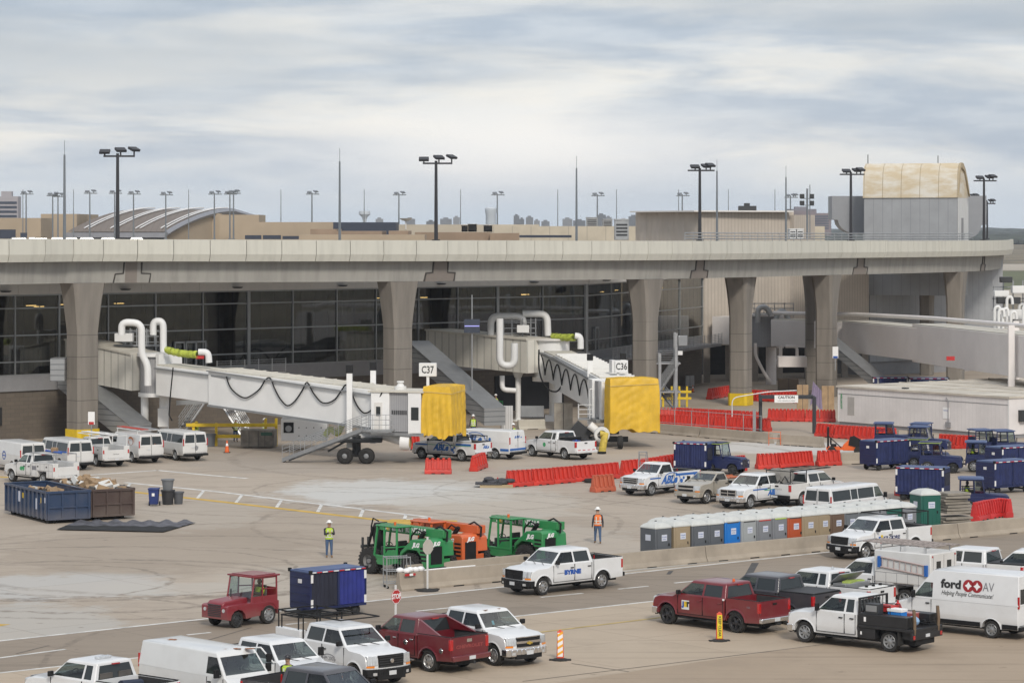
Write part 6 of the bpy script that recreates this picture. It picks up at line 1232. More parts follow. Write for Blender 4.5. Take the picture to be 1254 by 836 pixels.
on(FB, 'welder', 'black welding set beside the red generator on the flatbed', 'welder', (x1-.6, .8, 1.42), [('casing', MB().box(-.3, .3, -.2, .2, 0, .4), DARK), ('panel', MB().box(-.25, .25, .2, .21, .1, .34), GREYM)])
on(FB, 'cool_box', 'blue and white cool box on the middle of the flatbed', 'cool box', (x0+1.2, .3, 1.3), [('box', MB().box(-.32, .32, -.2, .2, 0, .22), mat('cooler_blue', (.02, .2, .6), .4)), ('lid', MB().box(-.34, .34, -.22, .22, .22, .34), WHITEINK)])
on(FB, 'gas_bottle', 'red gas bottle standing behind the cool box', 'gas bottle', (x0+1.6, -.35, .98), [('bottle', MB().lathe([(.001, 0), (.15, 0), (.16, .1), (.16, .6), (.1, .75), (.04, .8), (.04, .88), (.001, .88)], (0, 0, 0), 'z', 12), REDINK)])
on(FB, 'tool_crate', 'red tool crate next to the gas bottle on the flatbed', 'crate', (x0+1.05, -.4, .98), [('crate', MB().box(-.3, .3, -.25, .25, 0, .45), paint('crate_red', (.4, .03, .03), .3))])
on(FB, 'paper_bag', 'small white and blue sack at the rear of the flatbed', 'sack', (x0+.6, .1, .98), [('sack', MB().ball((0, 0, .2), .28, .2, .2), mat('sack_blue', (.25, .4, .6), .8))])
for k, (yy, a) in enumerate(((.85, .1), (-.85, -.12))):
    t = thing('hanging_strap', 'brown canvas sling over the %s rear stake of the flatbed' % ('near', 'far')[k], 'sling', FB @ V((x0+.06, yy, .98)), FB.to_euler().z); MB().cyl((0, 0, 0), (0, 0, .75), .03, n=6).obj('stake', BK, t); MB().tube([(-.02, .05, -.2), (-.06, .06, .3), (0, .03, .72), (.05, -.03, .74), (.06, -.06, .3), (.02, -.07, -.1)], .06, 6).obj('strap', mat('brown_canvas', (.16, .11, .07), .9), t, smooth=60)
m = MB(); rnd = random.Random(9)
for k in range(4): y0 = rnd.uniform(-.5, .5); m.tube(catmull([V((x0+.1+rnd.uniform(0, 1), y0+rnd.uniform(-.3, .3), 1.0+rnd.uniform(0, .25))) for _ in range(5)], 4), .02, 4)
t = thing('hose_coil', 'tangle of dark hoses across the flatbed behind the cool box', 'hose', FB @ V((0, 0, 0)), FB.to_euler().z); m.obj('hose', BLACK, t)
# transit
c = van('van', 'tall white van with a red and black ford AV logo parked at the right edge', place((0, 0), (1216, 781), 3.75, .99, head=141, fixed='r'), WHITE, 'cargo', wb=3.75, foh=1.0, roh=1.25, hw=1.02, zb=1.38, zr=2.62, r=.36, cowl=-.02, rake=1.05, v=(.06, .56), zh=1.15, rear_glass=True)
for s in (True, False): patch(c, c.xr+.05, c.ra-.5, .44, .62, BLACK, s, 'lower_moulding', off=.012); patch(c, c.ra+.5, c.fa-.5, .44, .62, BLACK, s, 'lower_moulding', off=.012)
def tilt_M(x, z, c):      # upper flank leans in slightly
    k = math.atan2(.138, c.zr-.06-c.zb); y = c.hw-.012 - (z-c.zb)*math.tan(k) + .012; return Matrix.Translation((x, y, z)) @ Matrix.Rotation(k, 4, 'X').to_4x4() @ side_M(0, 0, 0, True)
text('lettering', 'ford', .47, tilt_M(.0, 2.03, c), BLACKINK, c.t, bold=.02, sx=1.15); text('lettering', 'AV', .5, tilt_M(-1.72, 2.03, c), GREYINK, c.t, sx=.8); text('lettering', 'Helping People Communicate!', .26, tilt_M(-.75, 1.68, c), BLACKINK, c.t, shear=.4, sx=.74)
for dx in (-.8, -1.2):
    q = MB(); n = 24; M = tilt_M(dx, 2.03, c)
    q.v = [tuple(M @ V((.25*cos(2*pi*k/n), .25*sin(2*pi*k/n), .001))) for k in range(n)]; q.f = [tuple(range(n))]; q.m = [0]; q.obj('logo_disc', mat('logo_red', (.33, .015, .02), .4), c.t, smooth=0)
    q = MB(); q.v = [tuple(M @ V((.15*r_*cos(a), .15*r_*sin(a), .004))) for a, r_ in [(2*pi*k/8, (1.1, .6)[k % 2]) for k in range(8)]]; q.f = [tuple(range(8))]; q.m = [0]; q.obj('logo_mark', WHITEINK, c.t, smooth=0)
c = pickup('pickup_truck', 'white pickup with KILGORE on its door and black bed rack beside the toilets', 'pickup', place((1058.9, 684.6), (1118.3, 676.3), 3.57, 1.0), WHITE, wb=3.57, bumper='black', rbumper='black', grille='plain', gm=DARK, rim=ALLOY, ztail=1.4)
ctext(c, 'KILGORE', .24, -.05, .98, mat('navy_ink', (.02, .03, .12), .4, var=0), sx=1.25, bold=.008); ctext(c, 'industries company', .08, -.15, .78, GREYINK, sx=1.3); patch(c, .75, .9, .88, 1.08, BLUE2); patch(c, .6, .74, .95, 1.15, YEL); patch(c, .66, .8, .74, .9, REDINK); rack(c, c.xr+.1, c.cabr+1.4, 2.12, BLACK, 3, (c.xr+.15, c.cabr+.0)); MB().box(c.cabr+.3, c.cabr+.45, -.6, .6, c.zr-.01, c.zr+.07).obj('light_bar', LAMP, c.t, bevel=.01)
# --- bottom left corner
def at(px, s, h): return (V(((px-CX)/s, F/s, 0)), R(h))
c = pickup('pickup_truck', 'white extended cab pickup with a flat roof light bar at the bottom left corner', 'pickup', at(118, 36.1, 140), WHITE, cab='ext'); MB().box(c.cabr+.55, c.cabr+.75, -.3, .3, c.zr, c.zr+.09).obj('light_bar', LAMP, c.t, bevel=.02)
t = thing('tool_roll', 'dark tarpaulin roll in the bed of the bottom left pickup', 'roll', c.t.location + Matrix.Rotation(R(140), 3, 'Z') @ V((c.cabr-.35, -.3, .95)), R(140)); MB().cyl((0, -.5, .15), (0, .4, .2), .17, n=10).obj('roll', mat('navy_cloth', (.03, .04, .07), .8), t)
c = van('van', 'white cargo van with rust patches on its roof beside a driver in yellow', at(262, 35.4, -46), paint('worn_white_paint_van', (.66, .67, .67), .3), 'cargo', bumper='chrome')
RUST = mat('rust', (.32, .13, .05), .9, var=.4, scale=4)
def blot(mb, x, y, z, r, sd):
    rnd = random.Random(sd); n = 14; mb.add([(x + r*(.6+.6*rnd.random())*cos(2*pi*k/n), y + r*(.5+.5*rnd.random())*sin(2*pi*k/n), z) for k in range(n)], [tuple(range(n))])
q = MB(); [blot(q, c.d0+.55-.3*k, .5-.35*k, c.zr-.018 + .004*k, .2-.02*k, k) for k in range(3)]; blot(q, c.xr+1.0, -.2, c.zr+.004, .22, 9); q.obj('rust_patch', RUST, c.t, smooth=0)
c = pickup('pickup_truck', 'white crew cab pickup with its door ajar between the cargo van and rack truck', 'pickup', place((402, 852), (0, 0), 3.7, 1.0, near='L', head=-48), WHITE, rims='alloy', mbig=1)
dd = Matrix.Translation((c.xw-.1, -c.hw, 0)) @ Matrix.Rotation(R(38), 4, 'Z'); fr_ = MB()
fr_.box(-1.05, 0, -.03, .03, .5, 1.24); fr_.tube([(-1.0, 0, 1.24), (-.95, 0, 1.8), (-.5, 0, 1.82), (-.02, 0, 1.28)], .035, 5); o = MB().merge(fr_, dd).obj('open_door', WHITE, c.t, bevel=.01); MB().merge(MB().add([(-1.0, 0, 1.26), (-.05, 0, 1.28), (-.5, 0, 1.8), (-.94, 0, 1.78)], [(0, 1, 2, 3)]), dd).obj('door_glass', WGLASS, o, smooth=0)
c = pickup('pickup_truck', 'white double cab pickup with a black overhead ladder rack and black grille', 'pickup', place((483, 834), (0, 0), 3.7, 1.0, near='L', head=-50), WHITE, wb=3.7, cab='crew', bumper='black', grille='plain', gm=DARK, badge=CHROME, zh=1.24, zb=1.36, zr=2.0)
rack(c, c.xr+.1, c.cabr+2.2, 2.28, BLACK, 5, (c.xr+.15, c.cabr-.1)); rack(c, c.xr+.3, c.cabr-.3, 2.12, BLACK, 4, (c.xr+.35, c.cabr-.4)).name = 'inner_rack'; ctext(c, 'HM 2000', .2, .35, .86, GREYINK, left=False); ring_on(c, .35, .86, .42, .16, GREYINK, left=False, w_=.015)
for s in (-1, 1): MB().box(c.xr+.1, c.cabr-.15, min(s*.72, s*1.0), max(s*.72, s*1.0), c.zt+.02, c.zt+.3).obj('side_toolbox', WHITE, c.t, bevel=.02)
c = pickup('pickup_truck', 'dark grey pickup with an open bed cut off by the bottom edge', 'pickup', at(400, 36.9, -40), CHAR)
# avalanche and silverado
c = pickup('pickup_truck', 'maroon pickup with sloping sail panels and CHEVROLET across its tailgate', 'pickup', place((0, 0), (527, 822), 3.3, 1.0, head=136, fixed='r'), RED2, wb=3.3, roh=1.2, rims='six', rim=ALLOY, handle=CHROME, ztail=1.38, rbumper='body', inner=LINER)
for s in (-1, 1):
    z0, z1 = c.zt, c.zr-.08; y = s*(c.hw-.03); y2 = s*(c.hw-.24)
    MB().add([(c.cabr, y, z0), (c.xr+.55, y, z0), (c.cabr+.08, y2, z1), (c.cabr, y-s*.2, z0), (c.xr+.55, y-s*.1, z0), (c.cabr+.08, y2-s*.1, z1)], [(0, 1, 2), (5, 4, 3), (1, 4, 5, 2), (0, 3, 4, 1)][::1]).obj('sail_panel', RED2, c.t, bevel=.01); MB().box(c.xr-.06, c.xr+.0, -.0, .0, 1, 1) if 0 else None
text('lettering', 'CHEVROLET', .17, end_M(c.xr-.004, 0, 1.0), mat('maroon_ink', (.26, .05, .05), .3), c.t, sx=1.5, bold=.008); MB().lathe([(.1, 0), (.09, .012), (.001, .014)], (c.ra-.7, c.hw, .85), 'y', 12).obj('fuel_flap', CHROME, c.t); MB().box(c.xr-.03, c.xr, -.1, .16, 1.16, 1.28).obj('emblem', CHROME, c.t)
for x in (-.45, .55): MB().lathe([(.1, 0), (.085, .02), (.001, .02)], (x, c.hw+.0, 1.0), 'y', 12).obj('chrome_cap', CHROME, c.t)
for s in (-1, 1): MB().box(c.cabr+.1, c.fa-.6, min(s*.9, s*1.06), max(s*.9, s*1.06), .36, .42).obj('running_board', CHROME, c.t, bevel=.01)
c = pickup('pickup_truck', 'white crew cab pickup with chrome bumper and gold bowtie beside the maroon one', 'pickup', place((607, 814.7), (0, 0), 3.65, 1.0, near='R', head=-50), WHITE, grille='two', rims='steel', rim=ALLOY)
MB().prism([(-.13, -.03), (-.05, -.03), (-.04, -.06), (.06, -.06), (.05, -.03), (.14, -.03), (.12, .03), (.05, .03), (.04, .06), (-.06, .06), (-.05, .03), (-.12, .03)], 'yz', c.xf+.045, c.xf+.055).obj('badge', mat('gold_badge', (.7, .5, .1), .3, .6), c.t).location.z = .90
q = MB(); blot(q, c.xw-.85, -.3, c.zr-.02, .22, 3); blot(q, c.xw-.85, .35, c.zr-.02, .15, 5); q.obj('rust_patch', RUST, c.t, smooth=0)
t = thing('paper_permit', 'pale blue paper hanging inside the windscreen of the white pickup by the maroon one', 'permit', c.t.location + Matrix.Rotation(R(-50), 3, 'Z') @ V((c.xw-.52, -.1, 1.42)), R(-50)); MB().rbox((0, 0, 0), .01, .1, .22, ry=R(-25)).obj('paper', mat('pale_blue_paper', (.2, .5, .65), .8, emit=0), t)
# --- middle distance
c = pickup('pickup_truck', 'white and blue crew cab pickup lettered ABLe under the left yellow tarpaulin', 'pickup', place((517, 561.6), (565.7, 566), 3.6, 1.0), WHITE, cab='crew'); able(c, -.0, .9, .95); patch(c, c.ra-.9, c.cabr-.1, 1.12, 1.25, BLUE2); patch(c, 1.2, 2.3, 1.02, 1.12, BLUE2); patch(c, c.ra-.9, 1.2, 1.07, 1.11, TEAL); rack(c, c.xr+.3, c.cabr-.1, 1.75, BLACK, 3, (c.xr+.35, c.cabr-.15)); text('lettering', 'ABLe', .3, end_M(c.xr-.004, -.3, 1.0), BLUE2, c.t, shear=.3, bold=.015)
c = van('van', 'white van with a big blue ABLe oval on its side beside the ABLe pickup', place((0, 0), (607, 562), 3.43, .99, head=143, fixed='r'), WHITE, 'cargo', rear_glass=False); able(c, .35, 1.35, 1.25); patch(c, c.xr+.1, c.ra-.5, .62, .78, BLUE2, off=.006); patch(c, c.ra+.5, c.fa-.5, .62, .74, TEAL, off=.006); text('lettering', 'ABLe', .42, end_M(c.xr+.028, 0, 1.52), BLUE2, c.t, shear=.35, bold=.02); MB().box(c.xr-.01, c.xr+.04, -.9, .9, .66, .8).obj('decal', BLUE2, c.t)
c = pickup('pickup_truck', 'white extended cab pickup with a small green door badge right of the ABLe van', 'pickup', place((651.8, 558.5), (692.7, 563), 3.7, 1.0), WHITE, cab='ext', bumper='chrome', rbumper='body'); q = MB().lathe([(.16, 0), (.001, .004)], (.35, c.hw+.003, .95), 'y', 14); q.obj('door_badge', GREENINK, c.t, smooth=0)
MB().box(c.xr+1.4, c.xr+1.9, -.8, .8, c.zt-.1, c.zt+.18).obj('toolbox', BLACK, c.t); t = thing('blue_canister', 'bright blue canister in the bed of the pickup with the green badge', 'canister', c.t.location + Matrix.Rotation(c.t.rotation_euler.z, 3, 'Z') @ V((c.xr+.7, .3, .8))); MB().box(-.3, .3, -.2, .2, 0, .55).cyl((0, 0, .55), (0, 0, .62), .05).obj('canister', mat('bright_blue', (.02, .12, .6), .4), t, bevel=.03)
for k in range(4): MB().box(c.xr-.012, c.xr, -.85+k*.45, -.6+k*.45, .68, .74).obj('reflective_tape', REDINK, c.t)
c = pickup('pickup_truck', 'white regular cab pickup with blue ABLe lettering behind the row of toilets', 'pickup', place((796.8, 606.8), (0, 0), 3.4, 1.0, head=226), WHITE, wb=3.4, cab='regular', roh=1.2); able(c, .1, .9, 1.05); patch(c, c.ra-.9, c.cabr-.1, 1.1, 1.24, BLUE2); patch(c, .9, 1.9, 1.02, 1.1, BLUE2); patch(c, c.ra-.9, c.ra-.55, .5, 1.1, BLUE2)
c = pickup('pickup_truck', 'pewter regular cab pickup between the two white and blue trucks', 'pickup', place((864.6, 616.6), (0, 0), 3.3, .97, head=228), TAN, wb=3.3, hw=.97, cab='regular', grille='two', bumper='body', rim=ALLOY, zr=1.8)
t = thing('wooden_pallet', 'orange red board lying in the bed of the pewter pickup', 'board', c.t.location + Matrix.Rotation(R(228), 3, 'Z') @ V((c.xr+1.0, 0, 1.28)), R(228)); MB().box(-.8, .8, -.8, .8, 0, .06).box(-.8, .8, -.6, -.5, .06, .12).box(-.8, .8, .5, .6, .06, .12).obj('board', mat('orange_board', (.45, .13, .05), .8), t)
c = pickup('pickup_truck', 'white crew cab pickup with chrome cross grille and blue swoosh behind the toilets', 'pickup', place((917.7, 622.8), (0, 0), 3.57, 1.0, head=228), WHITE, wb=3.57, grille='cross', rims='six'); patch(c, .2, 1.6, 1.06, 1.13, BLUE2); patch(c, -.6, .5, .99, 1.05, TEAL); able(c, -.35, .85, .7, ring=False)
c = pickup('pickup_truck', 'white pickup seen from behind with a black rack and grey cable reels', 'pickup', place((0, 0), (981, 619), 3.7, 1.0, near='R', head=48, fixed='r'), WHITE2, wb=3.7, rbumper='black', cab='crew'); rack(c, c.xr+.1, c.cabr+2.4, 2.1, BLACK, 6, (c.xr+.15, c.cabr-.05)); text('lettering', 'TOYOTA', .14, end_M(c.xr-.004, 0, 1.02), GREYINK, c.t, sx=1.3)
for k, (x, y) in enumerate(((c.xr+.55, .45), (c.xr+.75, -.15))):
    t = thing('cable_reel', 'grey cable reel at the back of the rack truck, %s one' % ('left', 'right')[k], 'cable reel', c.t.location + Matrix.Rotation(R(48), 3, 'Z') @ V((x, y, 1.28)), R(48)+.3*k, 'cable reels on the rack truck'); MB().cyl((-.16, 0, .5), (.16, 0, .5), .26, n=16).obj('drum', mat('cable_grey', (.2, .18, .16), .8), t)
    for sx_ in (-.2, .16): MB().cyl((sx_, 0, .5), (sx_+.04, 0, .5), .44, n=20).obj('flange', mat('reel_grey', (.3, .29, .27), .7), t)
    MB().tube([(-.25, -.3, 0), (-.25, 0, .5), (-.25, .3, 0)], .025, 5).tube([(.25, -.3, 0), (.25, 0, .5), (.25, .3, 0)], .025, 5).obj('stand', BLACK, t)
c = van('van', 'long white passenger van with dark windows behind the far toilets', place((0, 0), (1033, 641), 3.9, .99, near='R', head=49, fixed='r'), WHITE, 'pass', wb=3.9, roh=1.35); patch(c, .9, 1.7, .9, 1.0, GREYINK, False, off=.003)
# --- left row of parked vans
HL = 123
c = van('van', 'white cargo van with a round blue side emblem at the far left edge', place((0, 0), (17, 578.5), 3.43, .98, head=HL, fixed='r'), WHITE2, 'cargo', group='vans parked beside the left column'); q = MB(); [q.lathe([(.3, 0), (.22, .004)], (-.35+.0*k, c.hw+.003, 1.1), 'y', 18) for k in range(1)]; q.obj('emblem', BLUEINK, c.t, smooth=0); patch(c, -.65, -.05, 1.05, 1.12, BLUEINK)
c = van('van', 'white passenger van with dark side glass, second from the left in the van row', place((0, 0), (75, 575), 3.43, .98, head=HL, fixed='r'), WHITE2, 'pass', group='vans parked beside the left column')
c = pickup('utility_truck', 'white utility body pickup with a pale pipe rack between parked white vans', 'utility truck', place((0, 0), (119, 571), 3.6, .98, head=HL, fixed='r'), WHITE2, cab='ext', bed='service', bedlen=2.5, lampz=(.9, 1.1)); service_body(c, c.xr, c.cabr-.06); rack(c, c.xr+.1, c.cabr+1.8, 2.15, WHITEM, 4, (c.xr+.15, c.cabr-.1)); text('lettering', 'CAUTION', .1, end_M(c.xr-.004, 0, .9), BLACKINK, c.t)
M = Matrix.Translation(c.t.location) @ Matrix.Rotation(c.t.rotation_euler.z, 4, 'Z'); ladder_thing('long pale ladder on the rack of the utility pickup in the van row', (c.xr-.2, .2, 2.22), (c.cabr+2.2, .2, 2.22), .42, M, m=WHITEM)
c = van('van', 'white cargo van with orange arc logos and ladders on its roof in the van row', place((0, 0), (163, 566.5), 3.43, .98, head=HL, fixed='r'), WHITE2, 'cargo', group='vans parked beside the left column', roh=1.2); rack(c, c.xr+.3, c.xw-.9, c.zr+.22, WHITEM, 4); ring_on(c, c.ra+.1, 1.55, .45, .3, mat('orange_brown_ink', (.45, .14, .04), .5), w_=.08); text('lettering', 'mvla', .3, end_M(c.xr+.02, -.1, 1.28), mat('orange_brown_ink', (0, 0, 0)), c.t, shear=.3); 
M = Matrix.Translation(c.t.location) @ Matrix.Rotation(c.t.rotation_euler.z, 4, 'Z'); ladder_thing('red and grey ladder lying on the left of the logo van roof', (c.xr+.0, .45, c.zr+.3), (c.xr+4.2, .45, c.zr+.3), .4, M, m=mat('red_ladder', (.45, .06, .04), .5)); ladder_thing('grey ladder lying on the right of the logo van roof', (c.xr-.2, -.35, c.zr+.3), (c.xr+3.8, -.35, c.zr+.3), .4, M, m=STEEL)
c = van('van', 'white passenger van with dark windows at the right end of the van row', place((0, 0), (215.8, 563.6), 3.43, .98, head=HL, fixed='r'), WHITE2, 'pass', group='vans parked beside the left column'); q = MB(); blot(q, 0, 0, 0, .2, 5); o = q.obj('dent', GREYM, c.t, smooth=0); o.rotation_euler = (0, R(90), 0); o.location = (c.xr-.004, -.1, .95)
c = pickup('utility_truck', 'white service body truck with a green door logo behind the blue skip', 'utility truck', place((15.6, 589.5), (0, 0), 3.5, 1.0, head=134), WHITE2, wb=3.5, cab='ext', bed='service', bedlen=2.4, lampz=(.9, 1.1)); service_body(c, c.xr, c.cabr-.06); ctext(c, 'GFS', .3, .5, .95, GREENINK, bold=.03, shear=.2); rack(c, c.xr+.1, c.cabr+.3, 2.0, STEEL, 3, (c.xr+.15, c.cabr-.1)); patch(c, c.ra+.6, c.ra+1.1, .95, 1.2, GREYINK, y=1.02)
M = Matrix.Translation(c.t.location) @ Matrix.Rotation(c.t.rotation_euler.z, 4, 'Z'); t = thing('tool_bundle', 'blue and brown bundle tied on the rack of the service truck', 'bundle', M @ V((c.xr+1.0, 0, 2.05)), R(134)); MB().tube([(-.9, .3, .05), (.9, .25, .1)], .07, 6).tube([(-.7, -.2, .05), (1.0, -.3, .05)], .06, 6).obj('pipes', BLUEINK, t); MB().rbox((0, .2, .2), .4, .3, .3, .4).obj('bag', mat('brown_bag', (.3, .2, .12), .9), t, bevel=.04)
# ================================================================== APRON EQUIPMENT
# ---- concrete road barriers
BARC = mat('barrier_concrete', (.36, .31, .25), .9, var=.25, scale=.7, lo=.4, hi=.7)
def jersey(p, q, name, label, grp, hgt=.81, w=.61, m=None, cap=False):
    d = q-p; L_ = d.length; t = thing(name, label, 'barrier', (p+q)/2, atan2(d.y, d.x), grp); pr = [(-w/2, 0), (w/2, 0), (w/2, .08), (w/2-.12, .26), (.1, hgt-.02), (.08, hgt), (-.08, hgt), (-.1, hgt-.02), (-w/2+.12, .26), (-w/2, .08)]
    mb = MB(); n = 9; e = L_/2-.02
    mb.prism(pr, 'yz', -e, e); mb.obj('barrier', m or BARC, t, bevel=.012, smooth=0)
    for k in range(4): x = lerp(-e+1, e-1, k/3); MB().box(x-.3, x+.3, -w/2-.006, -w/2+.05, -.0, .055).obj('drain_slot', BLACK, t)
    return t
for i, (a, b_) in enumerate(((487, 671), (671, 862), (862, 1012), (1012, 1171), (1171, 1345))):
    by = lambda x: 723 - (x-487)*.0939
    jersey(G(a, by(a)), G(b_, by(b_)), 'concrete_barrier', ('end concrete barrier with a red reflector beside the green machines', 'concrete barrier just behind the BYRNE pickup', 'concrete barrier in front of the blue and orange toilets', 'concrete barrier behind the KILGORE pickup', 'concrete barrier at the right edge before the red plastic ones')[i], 'concrete barriers along the road')
e_ = jersey(G(497, 713), G(688, 694.5), 'concrete_barrier', 'second concrete barrier standing close behind the end one', 'concrete barriers along the road')
q = G(505, 721.5); t = thing('reflector_plate', 'red and white reflector on the face of the end barrier', 'reflector', q + V((-.1, -.3, .72)), ROAD); MB().box(-.3, .3, -.04, .0, -.05, .05).obj('plate', REDINK, t); MB().box(-.05, .15, -.045, .0, -.05, .05).obj('stripe', WHITEINK, t)
t = thing('white_bags', 'row of white plastic sheeting bundles on top of the end barrier', 'sheeting', G(487, 723).lerp(G(671, 705.7), .09) + V((0, 0, .83)), atan2((G(671, 705.7)-G(487, 723)).y, (G(671, 705.7)-G(487, 723)).x))
m = MB(); rnd = random.Random(2); [m.ball((-.6+.28*k, rnd.uniform(-.08, .08), .05+rnd.uniform(0, .04)), .2, .17, .13, 8) for k in range(5)]; m.obj('bundle', WHITEINK, t, smooth=60); m = MB().tube([(0.6, 0, .0), (2.2, .05, .0), (3.6, 0, .0)], .035, 6); m.obj('roll', WHITEINK, t)
rows = [((772, 527.5), (858, 535)), ((859, 535.2), (945, 543)), ((953, 544.2), (1008, 547.8)), ((1029, 568.5), (1082, 567)), ((1084, 567), (1140, 565)), ((1142, 565), (1200, 562.5))]
for i, (a, b_) in enumerate(rows): jersey(G(*a), G(*b_), 'concrete_barrier', 'far concrete barrier behind the plastic barriers, %s from the left' % ORD[i], 'far concrete barriers')
jersey(G(634, 526), G(667, 525), 'concrete_barrier', 'pale concrete block barrier under bridge C36 behind the workman', None, m=mat('pale_barrier', (.5, .47, .4), .9))
# ---- plastic water barriers
RBM = mat('red_barrier_plastic', (.60, .038, .022), .5, var=.3, scale=.9); RBP = mat('faded_barrier_plastic', (.52, .12, .06), .6, var=.2, scale=.9); RBD = mat('deep_red_plastic', (.55, .03, .03), .45, var=.2)
def wbar_mesh(L_=1.85):
    mb = MB(); e = L_/2
    mb.prism([(-.3, 0), (.3, 0), (.3, .22), (.22, .34), (-.22, .34), (-.3, .22)], 'yz', -e, e)
    mb.prism([(-.19, .33), (.19, .33), (.07, .88), (-.07, .88)], 'yz', -e+.03, e-.03)
    n = 5
    for k in range(n): x = lerp(-e+.18, e-.18, k/(n-1)); mb.frustum((x-.085, x+.085, -.30, .30, .3), (x-.07, x+.07, -.19, .19, .93)); mb.box(x-.09, x+.09, -.15, .15, .92, 1.06)
    mb.box(-e+.03, e-.03, -.075, .075, .87, .955); return mb
WB = {}
def wbar(p, q, label, grp, m=RBM, L_=1.85):
    q = q + V((0, random.uniform(-.2, .2), 0)); d = q-p; c = (p+q)/2 + V((0, random.uniform(-.15, .15), 0))
    t = thing('plastic_barrier', label, 'barrier', c, atan2(d.y, d.x), grp)
    k = m.name
    if k not in WB: o = wbar_mesh().obj('shell', m, t, bevel=.02, smooth=40); s = MB().box(-.45, -.2, -.31, .31, 0, .07).box(.2, .45, -.31, .31, 0, .07).obj('fork_pocket', BLACK, t, smooth=0); WB[k] = (o, s)
    else:
        for x in WB[k]: o = x.copy(); COL.objects.link(o); o.parent = t
    t.scale = (d.length/L_*.985, 1, 1); return t
def wrow(pts, lab, grp, m=RBM):      # consecutive ends in the photo
    for i in range(len(pts)-1): wbar(G(*pts[i]), G(*pts[i+1]), lab % ORD[i], grp, m)
wbar(G(520, 579.6), G(553.5, 579.4), 'single red plastic barrier below the left yellow tarpaulin', 'red plastic barriers'); wbar(G(579.5, 577), G(593, 571.5), 'single red plastic barrier turned end-on behind the ABLe pickup', 'red plastic barriers')
wrow([(620, 596), (650, 594), (676, 592), (702, 589.8), (730, 587.5), (757, 584.8)], 'red plastic barrier in the long middle row, %s from the left', 'red plastic barriers in the middle row')
wrow([(761, 583), (786, 580.5), (808, 577.5), (829, 574.5)], 'red plastic barrier behind the ABLe regular cab pickup, %s from the left', 'red plastic barriers behind the parked pickups')
wbar(G(725.5, 602.5), G(751, 600.5), 'faded orange plastic barrier lying low in front of the middle row', None, RBP); wbar(G(898, 577), G(911, 575.5), 'red plastic barrier right of the blue tug with the cart', 'red plastic barriers')
wrow([(926, 574), (952, 573), (975, 571.5), (994, 570)], 'red plastic barrier in the row right of the blue tug, %s from the left', 'red plastic barriers right of the tug'); wbar(G(1000, 570), G(1029, 569), 'red plastic barrier left of the low concrete barriers', 'red plastic barriers right of the tug')
wrow([(806, 522), (829, 523), (852, 524), (875, 525), (898, 526), (921, 527), (944, 528)], 'red plastic barrier in the front line beyond the concrete barrier, %s from the left', 'red plastic barriers beyond the concrete')
wrow([(808, 514), (828, 514), (848, 515), (868, 516), (888, 517), (908, 518), (932, 519)], 'red plastic barrier in the back line beyond the concrete barrier, %s from the left', 'red plastic barriers beyond the concrete')
wrow([(940, 515), (963, 515.5), (986, 516), (1004, 516.5), (1024, 517)], 'red plastic barrier behind the gate frame, %s from the left', 'red plastic barriers behind the gate frame')
wrow([(1000, 534), (1023, 536), (1046, 537.5), (1072, 539), (1098, 541)], 'red plastic barrier in front of the office trailer, %s from the left', 'red plastic barriers by the trailer')
wrow([(1150, 548), (1172, 549.5), (1196, 551)], 'red plastic barrier between tugs and trailer, %s from the left', 'red plastic barriers by the trailer')
wrow([(868, 489), (880, 487), (893, 485)], 'red plastic barrier beside the yellow wrapped column, %s from the left', 'red plastic barriers at the column'); wrow([(831, 472), (843, 472)], 'far red plastic barrier in the undercroft, %s one', 'red plastic barriers in the undercroft'); wrow([(912, 490), (930, 491), (950, 492), (970, 493), (985, 494)], 'red plastic barrier right of the yellow wrapped column, %s from the left', 'red plastic barriers at the column')
wrow([(1193, 638), (1208, 634.5), (1222, 632), (1238, 634)], 'deep red plastic barrier at the right behind the road barrier, %s from the left', 'deep red plastic barriers', RBD); wbar(G(1098, 607), G(1116, 606), 'red plastic barrier behind the dark green toilet', None, RBD); wbar(G(494, 551), G(513, 550), 'red plastic barrier under the head of bridge C37', None)
# ---- gate frame
t = thing('gate_frame', 'black steel height gate with a white CAUTION board by the red barriers', 'gate', G(965, 530)); a_, b_ = G(932, 529), G(998, 531.5); c0 = t.location; hz_ = 3.0
m = MB()
for p in (a_, b_):
    for dy in (0, 1.1): m.box(p.x-c0.x-.09, p.x-c0.x+.09, p.y-c0.y+dy-.09, p.y-c0.y+dy+.09, 0, hz_)
m.box(a_.x-c0.x-.1, b_.x-c0.x+.1, -.1, .1, hz_-.25, hz_).box(a_.x-c0.x-.1, b_.x-c0.x+.1, 1.0, 1.2, hz_-.25, hz_); m.obj('frame', mat('frame_black', (.03, .033, .04), .5), t); MB().box(-1.1, .8, -.16, -.11, hz_-.55, hz_+.05).obj('board', WHITEINK, t)
text('lettering', 'CAUTION', .3, Matrix.Translation((-.15, -.165, hz_-.13)) @ Matrix.Rotation(pi/2, 4, 'X'), BLACKINK, t, bold=.01); text('lettering', 'LOW CLEARANCE AHEAD', .12, Matrix.Translation((-.15, -.165, hz_-.4)) @ Matrix.Rotation(pi/2, 4, 'X'), BLACKINK, t)
m = MB().box(a_.x-c0.x-.75, a_.x-c0.x-.5, -.1, .1, 0, 1.9); m.obj('side_post', GREYM, t)
t = thing('arched_pipe_rail', 'white arched pipe rail left of the gate frame', 'rail', G(904, 526)); MB().tube(bends([(-.5, 0, 0), (-.5, 0, 2.6), (2.4, 0, 3.1), (4.8, .2, 3.2)], 5, .5), .05, 6).obj('rail', WHITEM, t, smooth=60)
